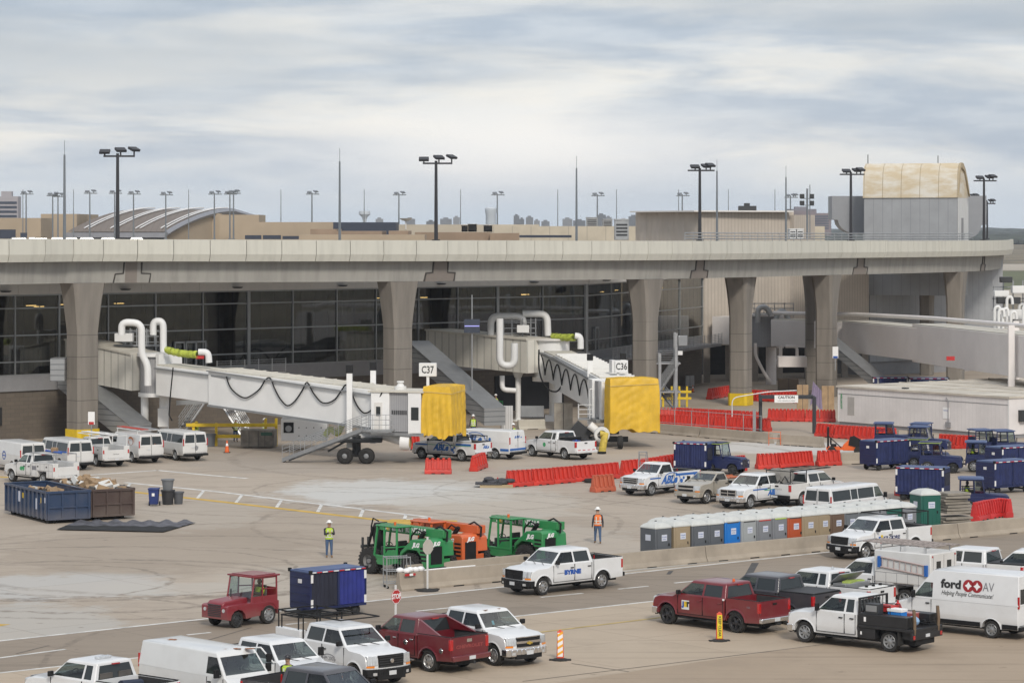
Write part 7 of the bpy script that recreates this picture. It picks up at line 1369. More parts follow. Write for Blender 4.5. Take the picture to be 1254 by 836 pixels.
t = thing('temporary_fence', 'light pipe and wire fence along the concrete barrier', 'fence', G(808, 531)); m = MB(); p0, p1 = G(806, 530) - t.location, G(932, 540) - t.location; p0 = p0; p1 = p1
for k in range(7): q = p0.lerp(p1, k/6); m.cyl(q, q + V((0, 0, 2.0)), .03, n=5)
for z in (1.95, .9): m.tube([p0 + V((0, 0, z)), p1 + V((0, 0, z))], .022, 4)
m.obj('rail', STEEL, t)
t = thing('orange_guard_rail', 'small orange guard rail right of the far concrete barrier', 'rail', G(948, 545)); MB().tube([(-.4, 0, 0), (-.4, 0, 1.05), (.5, .1, 1.0), (.5, .1, 0)], .03, 5).tube([(-.4, 0, .55), (.5, .1, .5)], .025, 5).obj('rail', ORANGE, t)
# ---- office trailer
TRW = striped('trailer_siding', (.72, .69, .68), (.60, .575, .56), .41, .03, 0, .6); t = thing('office_trailer', 'big pale grey modular site office with a flat seamed roof behind the tugs', 'site office'); p, q = G(1026, 520), G(1236, 537)
d = q-p; a_ = atan2(d.y, d.x); L_ = d.length; t.location = p; t.rotation_euler = (0, 0, a_)
MB().box(0, L_, 0, 30, .3, 3.15).obj('body', TRW, t, smooth=0); MB().box(.1, L_-.1, .1, 29, 0, .3).obj('skirt', GPAN, t, smooth=0); r_ = MB().box(-.12, L_+.12, -.12, 30.1, 3.15, 3.3)
for k in range(9): r_.box(-.1, L_+.1, 3.6*k-.03, 3.6*k+.07, 3.3, 3.36) if k else None
r_.obj('roof', mat('membrane_roof', (.62, .57, .49), .8, var=.3, scale=.35), t, smooth=0); MB().box(1.2, 2.0, -.02, 0, .9, 2.4).obj('hatch', mat('hatch_grey', (.42, .40, .38), .6), t); MB().box(0, L_, -.02, 0, 2.6, 2.66).obj('trim', GPAN, t)
for x in (0.02, L_-.12): MB().box(x, x+.1, -.03, 0, .3, 3.15).obj('corner_trim', WHITEM, t)
text('lettering', 'WILLSCOT', .26, Matrix.Translation((.45, -.03, 2.0)) @ Matrix.Rotation(pi/2, 4, 'X') @ Matrix.Rotation(-pi/2, 4, 'Z'), GREENINK, t, bold=.01); MB().box(12.3, 13.0, -.03, 0, 1.2, 2.1).obj('notice', WHITEINK, t); MB().tube([(12.7, -.06, 2.9), (12.95, -.06, 2.6), (12.95, -.06, .7)], .04, 5).box(12.7, 13.2, -.15, 0, .5, .95).obj('conduit', GPAN, t); text('lettering', 'NOTICE', .14, Matrix.Translation((12.65, -.035, 1.85)) @ Matrix.Rotation(pi/2, 4, 'X'), BLUEINK, t)
MB().box(L_, L_+.35, 1, 1.8, 1.3, 2.2).obj('wall_unit', DARK, t); MB().rbox((7, 1, 3.36), .5, .35, .1).obj('roof_box', DARK, t)
# ---- toilets
ROOFW = mat('toilet_roof', (.56, .57, .55), .5, var=.15, scale=1.2); STK = mat('sticker', (.6, .63, .72), .5, var=.1)
TC = {'slate': (.10, .11, .125), 'tan': (.33, .26, .17), 'blue': (.01, .17, .55), 'pale grey': (.33, .35, .36), 'grey': (.15, .165, .18), 'orange': (.42, .08, .025), 'brown': (.14, .09, .06), 'dark green': (.01, .10, .075), 'mid grey': (.20, .21, .23)}
def toilet(p, colour, label, h=0.0, big=1.0, grp='portable toilets in the front row', front=True, accent=None, ribs=0):
    t = thing('portable_toilet', label, 'portable toilet', p, h, grp); m = mat('plastic_' + colour.replace(' ', '_'), TC[colour], .5, var=.12, scale=1.2); w = .55; H2_ = 1.98
    MB().box(-w, w, -w, w, .1, H2_).obj('cabin', m, t, bevel=.03); MB().box(-w-.03, w+.03, -w-.03, w+.03, 0, .12).obj('skid', DARK, t)
    mb = MB(); rg = [(w+.02, H2_-.02), (w+.02, H2_+.04), (w*.84, H2_+.18), (w*.5, H2_+.28), (.06, H2_+.31)]; vs = []
    for a, z in rg: vs += [(-a, -a*1.0, z), (a, -a*1.0, z), (a, a, z), (-a, a, z)]
    mb.add(vs, [(k*4+j, k*4+(j+1) % 4, k*4+4+(j+1) % 4, k*4+4+j) for k in range(4) for j in range(4)] + [(16, 17, 18, 19)]); mb.obj('roof', ROOFW, t, bevel=.04, smooth=30)
    MB().cyl((w*.7, w*.75, H2_), (w*.7, w*.75, H2_+.3), .055, n=8).obj('vent_pipe', DARK, t)
    d_ = MB().box(-.42, .42, -w-.03, -w+.01, .2, 1.88); dr_ = d_.obj('door', m, t, bevel=.015)
    st = MB().box(-.16, .2, -w-.038, -w-.03, 1.28, 1.62).obj('sticker', STK, dr_); text('lettering', 'Portable', .09, Matrix.Translation((.02, -w-.041, 1.5)) @ Matrix.Rotation(pi/2, 4, 'X'), BLUEINK, dr_); text('lettering', 'services', .07, Matrix.Translation((.02, -w-.041, 1.38)) @ Matrix.Rotation(pi/2, 4, 'X'), BLUEINK, dr_)
    MB().box(.3, .36, -w-.06, -w-.03, 1.0, 1.14).obj('latch', BLACK, dr_); g = MB()
    if ribs: [g.box(-.3+.2*k-.03, -.3+.2*k+.03, -w-.045, -w-.03, .3, 1.1) for k in range(4)]
    else: g.box(-.3, .3, -w-.04, -w-.03, .3, .9)
    g.obj('door_panel', m, dr_, bevel=.01); MB().box(-w-.008, -w, -.2, .16, 1.3, 1.62).obj('side_sticker', STK, t)
    t.scale = (1, 1, .905 + random.uniform(-.012, .012))
    if accent: MB().box(-.4, .4, -w-.035, -w, 1.9, 1.96).obj('vent_band', mat('band_' + accent, {'lime': (.45, .6, .1), 'red': (.5, .05, .04), 'dark': (.08, .08, .08)}[accent], .5), t)
    return t
row = [(808.5, 'slate', 'slate grey toilet with two stickers at the left end of the row', 0, None, 0), (831, 'tan', 'tan ribbed-door toilet, second from the left end of the row', 0, None, 1), (853, 'slate', 'slate grey toilet between the left tan one and another slate one', 0, None, 0), (872.5, 'slate', 'slate grey toilet directly left of the bright blue one', 0, None, 0), (893, 'blue', 'bright blue toilet in the front row', 0, 'dark', 0), (913, 'pale grey', 'pale grey toilet directly right of the bright blue one', 0, 'dark', 0), (932, 'mid grey', 'grey toilet with red vent band in the front row', 0, 'red', 0), (951, 'mid grey', 'grey toilet with lime vent band beside the orange one', 0, 'lime', 0), (970.5, 'orange', 'orange toilet in the front row', 0, 'dark', 0), (988, 'tan', 'tan ribbed toilet directly right of the orange one', 0, None, 1), (1005, 'tan', 'smooth tan toilet beside the brown one', 0, None, 0), (1022, 'brown', 'dark brown toilet in the front row', 0, None, 0), (1039, 'grey', 'grey toilet right of the brown one', 0, 'dark', 0), (1056, 'grey', 'grey toilet behind the roof of the KILGORE pickup', 0, 'dark', 0), (1073, 'mid grey', 'mid grey toilet left of the small green one', 0, None, 0), (1091, 'dark green', 'dark green toilet behind the KILGORE rack', 0, None, 0), (1109, 'mid grey', 'grey toilet at the right end of the row beside the big green one', 0, None, 0)]
ty = lambda x: 689.5 - (x-808)*.0925
rnd = random.Random(14)
for x, colr, lab, _, acc, rb in row: toilet(G(x-5+rnd.uniform(-.4, .4), ty(x)+rnd.uniform(-.25, .25)), colr, lab, ROAD+R(rnd.uniform(-2.5, 2.5)), accent=acc, ribs=rb)
rnd = random.Random(3)
for i in range(16): x = 812 + i*18.6; toilet(G(x, ty(x)-5.6), rnd.choice(['slate', 'grey', 'mid grey', 'tan']), 'white-roofed toilet in the back row, %s from the left' % ORD[i], ROAD, grp='portable toilets in the back row')
tt = toilet(G(1133, 650), 'dark green', 'bigger dark green ribbed toilet standing nearer than the row', R(22), grp=None, ribs=1); tt.scale = (1.12, 1.12, 1.02)
# ---- baggage carts and tugs
NAVYP = mat('navy_cart_paint', (.011, .020, .088), .45, var=.25); CURB = mat('navy_curtain', (.015, .025, .105), .8, var=.35, scale=2.5); CURK = mat('dark_curtain', (.02, .022, .04), .9, var=.3); LBLUE = mat('sun_faded_roof', (.08, .12, .25), .6, var=.25, scale=1.2)
SILT = mat('reflective_white', (.7, .7, .7), .4, var=0)
def cart(p, h, label, L_=3.2, W_=1.6, grp='baggage carts', z0=.5, z1=1.95, dark_half=False, end_dark=False, roofm=None):
    t = thing('baggage_cart', label, 'baggage cart', p, h, grp); a = L_/2; w = W_/2
    MB().box(-a, a, -w, w, z0-.1, z0).box(-a, a, -.12, .12, z0-.2, z0-.1).obj('chassis', NAVYP, t, bevel=.01); MB().box(-a-.02, a+.02, -w-.03, w+.03, z1, z1+.07).box(-a+.1, a-.1, -w+.15, w-.15, z1+.07, z1+.1).obj('roof', roofm or LBLUE, t, bevel=.015)
    for s in (-1, 1): 
        e = MB(); x = s*a; e.box(min(x, x-s*.05), max(x, x-s*.05), -w, w, z0, z1)
        for k in range(4): z = lerp(z0+.2, z1-.2, k/3); e.box(min(x, x+s*.025), max(x, x+s*.025), -w+.03, w-.03, z-.02, z+.02)
        eo = e.obj('end_panel', NAVYP, t)
        if not end_dark: MB().box(min(x, x+s*.03), max(x, x+s*.03), -.12, .12, z1-.45, z1-.28).obj('sticker', SILT, eo)
        else: MB().box(min(x, x+s*.035), max(x, x+s*.035), -w+.15, w-.15, z0+.45, z1-.25).obj('gate', CURK, eo)
    for s in (-1, 1):
        cm = MB(); n = 28; y = s*(w-.03)
        for half in (0, 1):
            x0, x1 = (-a+.06, -.06) if half == 0 else (.06, a-.06); q = MB()
            for k in range(n+1): x = lerp(x0, x1, k/n); d = .035*sin(k*1.35)+.015*sin(k*.6+half); q.v += [(x, y+s*d, z0+.02), (x, y+s*d*.4, z1-.02)]
            q.f = [(2*k, 2*k+1, 2*k+3, 2*k+2) for k in range(n)]; q.m = [0]*n; q.obj('curtain', CURB if not dark_half else CURK if half == 1 else mat('blue_curtain', (.02, .03, .22), .8, var=.3), t, smooth=60)
        MB().box(-.05, .05, min(y, y+s*.03), max(y, y+s*.03), z0, z1).obj('centre_post', NAVYP, t)
        tp = MB(); tr = MB()
        for k in range(10): x0 = lerp(-a, a, k/10); (tp if k % 2 else tr).box(x0+.02, x0+L_/10-.02, min(s*(w+.03), s*(w+.035)), max(s*(w+.03), s*(w+.035)), z1+.01, z1+.06)
        tp.obj('reflective_tape', SILT, t); tr.obj('reflective_tape', REDINK, t)
        for x in (-a+.07, a-.07): MB().box(x-.06, x+.06, min(s*(w), s*(w+.012)), max(s*(w), s*(w+.012)), z0+.02, z0+.35).box(x-.06, x+.06, min(s*(w), s*(w+.012)), max(s*(w), s*(w+.012)), z1-.4, z1-.05).obj('corner_marker', SILT, t)
        for x in (-a+.45, a-.45): wheel(t, x, s*(w-.2), .23, .14, s, 'steel', DARK)
    for x in (-a+.45, a-.45): MB().box(x-.06, x+.06, -w+.2, w-.2, .17, .28).box(x-.05, x+.05, -.06, .06, .2, z0-.1).obj('axle', DARK, t)
    MB().tube([(a, 0, z0-.15), (a+.8, 0, .35)], .04, 5).obj('tow_bar', DARK, t)
    for s in (-1, 1):
        for e in (-1, 1): MB().box(e*a-.06, e*a+.06, s*w-.06, s*w+.06, z1-.02, z1+.13).obj('corner_cap', BLACK, t)
    return t
def tug(p, h, label, pt, roofm=None, grp=None, wb=1.7, driver=None, hw=.8, stripe=None):
    t = thing('baggage_tug', label, 'baggage tug', p, h, grp); fa, ra = wb/2, -wb/2; xf, xr = fa+.62, ra-.55; r = .36
    MB().prism([(xr, .45), (xr, .95), (.1, .95), (.1, .98), (xf-.1, .95), (xf, .9), (xf, .38), (fa+.45, .35)] + [(fa+.42*cos(a), .34+.42*sin(a)) for a in [k*pi/6 for k in range(0, 7)]] + [(ra+.6, .4)] + [(ra+.5*cos(a), .38+.5*sin(a)) for a in [k*pi/6 for k in range(0, 7)]], 'xz', -hw, hw).obj('body', pt, t, bevel=.03)
    MB().prism([(.05, .95), (.1, 1.18), (xf-.15, 1.1), (xf-.02, 1.0), (xf-.02, .5), (.05, .5)], 'xz', -hw*.62, hw*.62).obj('bonnet', pt, t, bevel=.05); g = MB()
    for k in range(7): g.box(xf-.01, xf+.02, -hw*.5, hw*.5, .48+k*.075, .52+k*.075)
    g.obj('grille', DARK, t)
    for s in (-1, 1):
        MB().cyl((xf-.02, s*hw*.72, .75), (xf+.03, s*hw*.72, .75), .08, n=12).obj('headlight', LAMP, t); MB().box(xr-.015, xr, s*hw*.8-.07, s*hw*.8+.07, .62, .74).obj('tail_light', REDL, t)
    zr = 1.98; cf, cr = .12, xr+.08; fr = MB()
    for s in (-1, 1):
        y = s*(hw-.05)
        for a, b_ in (((cf, y, .95), (cf-.2, y, zr)), ((cr, y, .95), (cr+.02, y, zr)), ((cf-.62, y, .95), (cf-.66, y, zr)), ((cr, y, .97), (cf, y, .97)), ((cr+.02, y, zr-.03), (cf-.2, y, zr-.03))): fr.tube([a, b_], .04, 5)
        fr.box(cr, cf, min(y-.02, y+.02), max(y-.02, y+.02), .6, 1.2); fr.tube([(cr, y, 1.45), (cf-.64, y, 1.5)], .025, 4)
    fr.box(cr, cr+.04, -hw+.05, hw-.05, .9, 1.5); fr.obj('cab_frame', pt, t); MB().box(cr-.12, cf-.08, -hw-.03, hw+.03, zr, zr+.07).box(cr, cf-.2, -hw+.12, hw-.12, zr+.07, zr+.1).obj('roof', roofm or pt, t, bevel=.02)
    if stripe: MB().box(cr-.125, cf-.075, -hw-.035, hw+.035, zr+.02, zr+.05).obj('roof_band', stripe, t)
    MB().add([(cf, -hw+.1, .98), (cf, hw-.1, .98), (cf-.19, hw-.1, zr-.04), (cf-.19, -hw+.1, zr-.04)], [(0, 1, 2, 3)]).obj('windscreen', WGLASS, t, smooth=0)
    for s in (-1, 1): MB().add([(cf-.04, s*(hw-.06), 1.0), (cf-.6, s*(hw-.06), 1.0), (cf-.64, s*(hw-.06), zr-.06), (cf-.22, s*(hw-.06), zr-.06)], [(0, 1, 2, 3)]).obj('door_window', WGLASS, t, smooth=0)
    MB().box(cr+.15, cr+.55, -.3, .3, .95, 1.1).box(cr+.12, cr+.2, -.3, .3, 1.1, 1.55).obj('seat', SEAT, t, bevel=.03)
    if driver: 
        dr_ = MB().ball((cr+.4, .15, 1.35), .16, .22, .28).ball((cr+.42, .15, 1.72), .1, .1, .13).tube([(cr+.4, .35, 1.45), (cr+.6, .38, 1.25), (cr+.85, .25, 1.3)], .05, 6).tube([(cr+.4, -.05, 1.45), (cr+.6, -.08, 1.25), (cr+.85, .05, 1.3)], .05, 6); q = thing('person', 'driver seated inside the %s tug wearing %s' % driver, 'person', t.location, h); dr_.obj('body', mat('driver_dark', (.05, .05, .05), .9), q, smooth=60); MB().ball((cr+.4, .15, 1.35), .175, .235, .25).obj('vest', mat('hivis_lime', (.45, .62, .05), .7), q, smooth=60)
    for s in (-1, 1): wheel(t, fa, s*(hw-.16), .34, .2, s, 'steel', DARK); wheel(t, ra, s*(hw-.12), .40, .24, s, 'steel', GREYM)
    MB().box(xr-.2, xr, -.08, .08, .45, .55).obj('tow_hitch', DARK, t); MB().cyl((0.35, -hw*.3, 1.1), (.35, -hw*.3, 1.5), .03, n=6).obj('exhaust', DARK, t); return t
TRED = paint('tug_red', (.20, .010, .020), .15, .4)
p, h = place((290, 768.4), (327.4, 764.6), 1.7, .8); tug(p, h, 'old red baggage tug with windowed cab on the road pulling a blue cart', TRED, TRED, driver=('red', 'a lime vest'))
rc = cart(G(402, 753), ROAD+pi, 'blue curtained baggage cart towed behind the red tug', 2.95, 1.5, dark_half=True); LIME = mat('lime_band', (.45, .6, .08), .6)
tug(*place((896.8, 580.7), (879.7, 577.6), 1.7, .8, near='R', head=-28), 'blue tug coupled to a dark-gated cart behind the parked pickups', NAVYP, NAVYP, 'blue baggage tugs', stripe=LIME); cart(G(851, 579), R(-28), 'blue cart with a dark slatted end coupled to the tug behind the pickups', 2.4, 1.6, z1=2.0, end_dark=True)
cart(G(1084, 574), ROAD-.05, 'blue curtained cart standing alone left of the two tugs', 3.3, 1.6)
tug(G(1152, 578), R(-12), 'blue tug side-on with an open front and round wheel right of the lone cart', NAVYP, NAVYP, 'blue baggage tugs', stripe=LIME); tug(G(1136, 573), R(-15), 'blue tug half hidden behind the side-on one', NAVYP, NAVYP, 'blue baggage tugs', stripe=LIME)
tug(G(1094, 551), R(-10), 'blue tug in the back group against the trailer, leftmost', NAVYP, LBLUE, 'blue baggage tugs'); tug(G(1117, 551), R(160), 'blue tug in the back group against the trailer, tallest looking one', NAVYP, LBLUE, 'blue baggage tugs'); tug(G(1138, 556), R(-20), 'blue tug in the back group against the trailer, rightmost', NAVYP, LBLUE, 'blue baggage tugs')
tug(G(1208, 577), R(-10), 'blue tug with a lime vested driver near the right edge', NAVYP, LBLUE, 'blue baggage tugs', driver=('right hand blue', 'a lime vest at the wheel')); tug(G(1212, 560), R(10), 'blue tug behind the right carts, left of two roofs', NAVYP, LBLUE, 'blue baggage tugs'); tug(G(1238, 561), R(10), 'blue tug behind the right carts, right of two roofs', NAVYP, LBLUE, 'blue baggage tugs')
cart(G(1238, 583), ROAD-.1, 'blue cart at the right edge behind the nearer one', 3.2); cart(G(1230, 602.5), ROAD-.1, 'blue cart at the right edge above the red barriers', 3.3, 1.65); cart(G(1130, 612), R(-22), 'faded blue cart with a dark gate behind the dark green toilet', 3.0, 1.6, end_dark=True)
tug(*place((0, 0), (1186, 629), 1.7, .8, near='R', head=-8, fixed='r'), 'blue tug with an open cab beside the stacked slabs', NAVYP, LBLUE, 'blue baggage tugs', driver=('slab side blue', 'dark clothes'))
cart(G(1090, 487), R(-5), 'far blue cart behind the trailer roof, left one', 3.4, 1.6); cart(G(1137, 488), R(-5), 'far blue cart with a maroon curtain behind the trailer roof', 3.8, 1.6)
# ---- telehandlers
def telehandler(p, h, label, col, lettering=None, wb=3.1, forks=True):
    t = thing('telehandler', label, 'telehandler', p, h, 'telehandlers parked behind the road barrier'); m = paint('machine_' + ('green' if col == 'green' else 'orange'), (.012, .22, .06) if col == 'green' else (.60, .11, .02), .08, .5); fa, ra = wb/2, -wb/2; r = .66
    MB().box(ra-1.0, fa+.7, -.45, .45, .55, 1.05).obj('chassis', m, t, bevel=.03); MB().box(fa-.25, fa+.25, -1.05, 1.05, .5, .8).box(ra-.25, ra+.25, -1.05, 1.05, .5, .8).obj('axle', DARK, t)
    ty = MB().lathe([(.34, -.2), (.55, -.24), (.64, -.2), (.66, -.12), (.66, .12), (.64, .2), (.55, .24), (.34, .2)], (0, 0, 0), 'y', 24)
    for k in range(22):
        for s in (-1, 1): b = MB().rbox((0, s*.12, .665), .09, .2, .06, rz=s*.5); ty.merge(b, Matrix.Rotation(2*pi*(k+.5*(s > 0))/22, 4, 'Y'))
    rm = MB().lathe([(.35, .2), (.33, .12), (.3, .06), (.12, .04), (.12, .16), (.001, .16)], (0, 0, 0), 'y', 18); td = None
    for x in (fa, ra):
        for s in (-1, 1): o = ty.obj('wheel', RUBBER, t, smooth=40) if td is None else None; 
    for o in [q for q in t.children if q.name.startswith('wheel')]: bpy.data.objects.remove(o)
    for x in (fa, ra):
        for s in (-1, 1):
            if td is None: o = ty.obj('wheel', RUBBER, t, smooth=40); q = rm.obj('rim', mat('machine_rim', (.2, .2, .2), .6), o, smooth=40); td = (o.data, q.data)
            else: o = bpy.data.objects.new('wheel', td[0]); COL.objects.link(o); o.parent = t; q = bpy.data.objects.new('rim', td[1]); COL.objects.link(q); q.parent = o
            o.location = (x, s*.98, r); o.rotation_euler = (0, 0, 0 if s > 0 else pi)
    # engine pod at the rear, near side
    MB().prism([(ra-1.25, .6), (ra-1.25, 2.0), (ra-1.1, 2.12), (ra-.1, 2.05), (ra+.75, 1.35), (ra+.75, 1.0), (ra+.6, 1.25), (ra+.2, 1.5), (ra-.45, 1.5), (ra-.75, 1.2), (ra-.85, .6)], 'xz', .15, 1.18).obj('engine_cover', m, t, bevel=.04)
    lv = MB()
    for k in range(4): lv.box(ra-1.15, ra-.7, 1.17, 1.19, 1.0+k*.2, 1.1+k*.2)
    lv.box(ra-1.265, ra-1.24, .3, 1.0, .85, 1.75).obj('louvre', BLACK, t); MB().box(ra-1.35, ra-1.2, .1, 1.2, .5, .7).obj('rear_bumper', BLACK, t)
    text('lettering', 'JLG', .3, side_M(ra-.4, 1.187, 1.78), WHITEINK, t, shear=.3, bold=.02); text('lettering', 'JLG', .26, end_M(ra-1.268, .65, 1.88), WHITEINK, t, shear=.3, bold=.02)
    # cab
    fr = MB(); x0, x1, y0, y1, zr = -.55, .95, .3, 1.15, 2.52
    for a in ((x0, y0), (x0, y1), (x1-.1, y0), (x1-.1, y1), (.35, y1)): fr.tube([(a[0]+(.25 if a[0] > .5 else 0), a[1], 1.0), (a[0], a[1], zr)], .06, 6)
    for z in (1.55,): fr.tube([(x0, y0, z), (x0, y1, z), (.3, y1, z-.1)], .04, 5)
    fr.tube([(x0, y1, 1.0), (x1+.15, y1, 1.0)], .06, 5); fr.prism([(x0-.05, .75), (x0-.05, 1.45), (.1, 1.35), (.35, 1.0), (x1+.15, .95), (x1+.1, .6), (.2, .55)], 'xz', y1-.03, y1+.03); fr.obj('cab_frame', m, t, bevel=.0)
    MB().box(x0-.1, x1, y0-.08, y1+.08, zr, zr+.1).obj('cab_roof', m, t, bevel=.05); MB().box(x0+.1, x0+.6, y0+.15, y1-.15, 1.15, 1.3).box(x0+.05, x0+.17, y0+.15, y1-.15, 1.3, 1.85).obj('seat', BLACK, t, bevel=.03); MB().box(.5, .75, y0+.1, y1-.1, .95, 1.5).obj('console', DARK, t, bevel=.03); MB().tube([(.5+.16*cos(a)*.5, .72+.18*sin(a), 1.6+.1*cos(a)) for a in [k*pi/6 for k in range(13)]], .02, 5).obj('steering_wheel', BLACK, t)
    # boom
    bz = lambda x: 2.12 + .03*(x); B_ = MB(); slope(B_, (ra-1.15, -.15, 2.1), (1.5, -.15, 2.1), .52, .42, .42); B_.obj('boom', m, t, bevel=.02); B2 = MB(); slope(B2, (1.4, -.15, 2.15), (2.05, -.15, 2.15), .42, .36); B2.obj('boom_inner', m, t, bevel=.02)
    MB().prism([(ra-1.15, 1.2), (ra-1.1, 1.9), (ra-.8, 2.12), (ra-.2, 2.1), (ra+.05, 1.9), (ra+.2, 1.1)], 'xz', -.55, .22).obj('boom_tower', m, t, bevel=.03)
    MB().cyl((ra+1.1, .2, 1.1), (ra+.1, .2, 2.35), .09, n=8).cyl((ra+.6, .2, 1.7), (ra+.15, .2, 2.3), .12, n=8).tube([(ra-.3, -.1, 2.5), (ra-.8, 0, 2.68), (ra-1.3, 0, 2.45), (ra-1.25, 0, 1.95)], .05, 5).tube([(ra+.2, .25, 2.3), (ra+.5, .3, 2.45), (ra+.9, .3, 2.1), (ra+1.1, .3, 1.4)], .045, 5).obj('hydraulic_ram', BLACK, t)
    if lettering: text('lettering', lettering, .36, side_M(.05, .135, 2.33), WHITEINK, t, bold=.02, sx=1.0); MB().lathe([(.001, .005), (.17, .005)], (1.25, .132, 2.36), 'y', 14).obj('logo_disc', YEL, t)
    t.scale = (1, 1, .92)
    MB().cyl((.1, .7, zr+.1), (.1, .7, zr+.25), .06, n=8).obj('beacon', ORANGE, t)
    if forks:
        f = MB(); f.prism([(1.95, 2.55), (2.35, 2.5), (2.55, 2.1), (2.35, 1.2), (2.75, .55), (2.6, .4), (2.2, .9), (2.05, 1.9)], 'xz', -.4, .1); f.box(2.6, 2.72, -.75, .65, .35, .5).box(2.6, 2.72, -.75, .65, 1.2, 1.35)
        for y in (-.7, -.35, .2, .55): f.box(2.62, 2.72, y-.04, y+.04, .1, 1.75)
        f.obj('carriage', DARK, t, bevel=.01); k = MB()
        for y in (-.45, .4): k.box(2.72, 2.8, y-.07, y+.07, .06, 1.0).box(2.72, 3.85, y-.07, y+.07, .04, .1)
        k.obj('fork', DARK, t); MB().cyl((2.3, .2, 2.3), (2.65, .2, 1.3), .07, n=8).tube([(2.0, .1, 2.6), (2.3, .2, 2.75), (2.5, .15, 2.3), (2.55, .1, 1.8)], .04, 5).obj('tilt_ram', BLACK, t)
    return t
def tele(front, rear, *a, **k): p, h = place(front, rear, 3.1, .98, head=133, fixed='r'); return telehandler(p, h, *a, **k)
tele(None, (509, 708.5), 'green telehandler with black forks at the left end of the row', 'green', 'SUNBELT RENTALS'); tele(None, (551, 702), 'orange telehandler between the two green ones', 'orange', None, forks=False); tele(None, (648.5, 697), 'green telehandler behind the white BYRNE pickup', 'green', 'SUNBELT RENTALS', forks=False)
# ---- wire cage trolley, stop signs, marker posts, cones
t = thing('cage_trolley', 'grey wire shelf trolley beside the left telehandler', 'trolley', G(486, 719), ROAD*.4); m = MB()
for x in (-.55, .55):
    for y in (-.35, .35): m.cyl((x, y, .05), (x, y, 1.45), .025, n=5)
for z in (.25, .8, 1.4):
    m.tube([(-.55, -.35, z), (.55, -.35, z), (.55, .35, z), (-.55, .35, z), (-.55, -.35, z)], .02, 4); [m.tube([(lerp(-.55, .55, k/10), -.35, z), (lerp(-.55, .55, k/10), .35, z)], .01, 3) for k in range(11)]
for k in range(9): x = lerp(-.55, .55, k/8); m.tube([(x, .35, .25), (x, .35, 1.4)], .01, 3)
m.obj('cage', STEEL, t); [MB().cyl((x, y-.02, .06), (x, y+.02, .06), .06, n=10).obj('castor', BLACK, t) for x in (-.5, .5) for y in (-.3, .3)]
def stop(p, h, label, face=True, base=True, zc=2.1, r=.36, red=True):
    t = thing('stop_sign', label, 'road sign', p, h); MB().box(-.03, .03, -.03, .03, .0, zc+.45).obj('post', WHITEM, t); n = 8; oc = lambda rr, y: [(rr*cos(pi/8+k*pi/4), y, zc+rr*sin(pi/8+k*pi/4)) for k in range(8)]
    q = MB(); q.add(oc(r, -.04) + oc(r, -.03), [tuple(range(8)), tuple(range(15, 7, -1))] + [(k, 8+k, 8+(k+1) % 8, (k+1) % 8) for k in range(8)]); o = q.obj('plate', REDINK if red else mat('sign_back', (.48, .45, .40), .6), t, smooth=0)
    if red:
        q = MB(); q.add(oc(r*.97, -.0415) + oc(r*.90, -.0415), [(k, (k+1) % 8, 8+(k+1) % 8, 8+k) for k in range(8)]); q.obj('border', WHITEINK, o, smooth=0); text('lettering', 'STOP', .27, Matrix.Translation((0, -.043, zc)) @ Matrix.Rotation(pi/2, 4, 'X'), WHITEINK, o, bold=.01, sx=.8)
    if base: MB().lathe([(.001, .1), (.2, .1), (.5, .05), (.52, 0)], (0, 0, 0), 'z', 16).box(-.5, .7, -.1, .1, 0, .05).obj('base', RUBBER, t)
    return t
stop(G(523.5, 723), R(48), 'back of a stop sign on a white post before the end of the barrier', red=False, zc=2.0, r=.36); stop(G(484.5, 792), R(50), 'red octagonal STOP sign on a white post between tug and maroon pickup', zc=2.0, r=.3)
def vpanel(p, h, label, kind):
    t = thing('marker_post', label, 'marker post', p, h, None); MB().lathe([(.001, .09), (.14, .09), (.32, .05), (.36, 0)], (0, 0, 0), 'z', 8).box(-.42, .42, -.12, .12, 0, .05).obj('base', RUBBER, t, bevel=.01); MB().frustum((-.14, .14, -.05, .05, .08), (-.11, .11, -.04, .04, 1.12)).box(-.05, .05, -.03, .03, 1.12, 1.17).obj('post', mat('marker_orange', (.72, .10, .05), .5), t, bevel=.02)
    if kind:
        MB().box(-.1, .1, -.062, -.05, .15, 1.06).obj('panel', WHITEINK, t); q = MB()
        for k in range(4): z = .18+k*.24; q.add([(-.1, -.064, z), (.1, -.064, z+.12), (.1, -.064, z+.22), (-.1, -.064, z+.1)], [(0, 1, 2, 3)])
        q.obj('stripe', mat('marker_yellow', (.85, .4, .03), .5), t, smooth=0)
    else: MB().box(-.1, .1, -.062, -.05, .12, 1.05).obj('panel', mat('yellow_panel', (.75, .6, .03), .5), t); text('lettering', 'KEEP CLEAR', .15, Matrix.Translation((0, -.066, .6)) @ Matrix.Rotation(pi/2, 4, 'X') @ Matrix.Rotation(-pi/2, 4, 'Z'), BLACKINK, t, bold=.004)
vpanel(G(686, 808), 0, 'orange marker post with slanting yellow and white stripes at the bottom centre', 1); vpanel(G(881, 784.5), R(8), 'orange marker post with a yellow lettered panel before the dark red pickup', 0)
def cone(p, label, s=1.0):
    t = thing('traffic_cone', label, 'traffic cone', p); MB().box(-.19*s, .19*s, -.19*s, .19*s, 0, .04).obj('base', BLACK, t); MB().cyl((0, 0, .04), (0, 0, .72*s), .14*s, .03*s, 14).obj('cone', ORANGE, t); MB().cyl((0, 0, .4*s), (0, 0, .55*s), .085*s, .062*s, 14).obj('band', WHITEINK, t)
cone(G(278, 554), 'orange cone left of the grey crate under bridge C37', 1.25); cone(G(848.5, 480), 'small orange cone on the ground left of the yellow wrapped column')
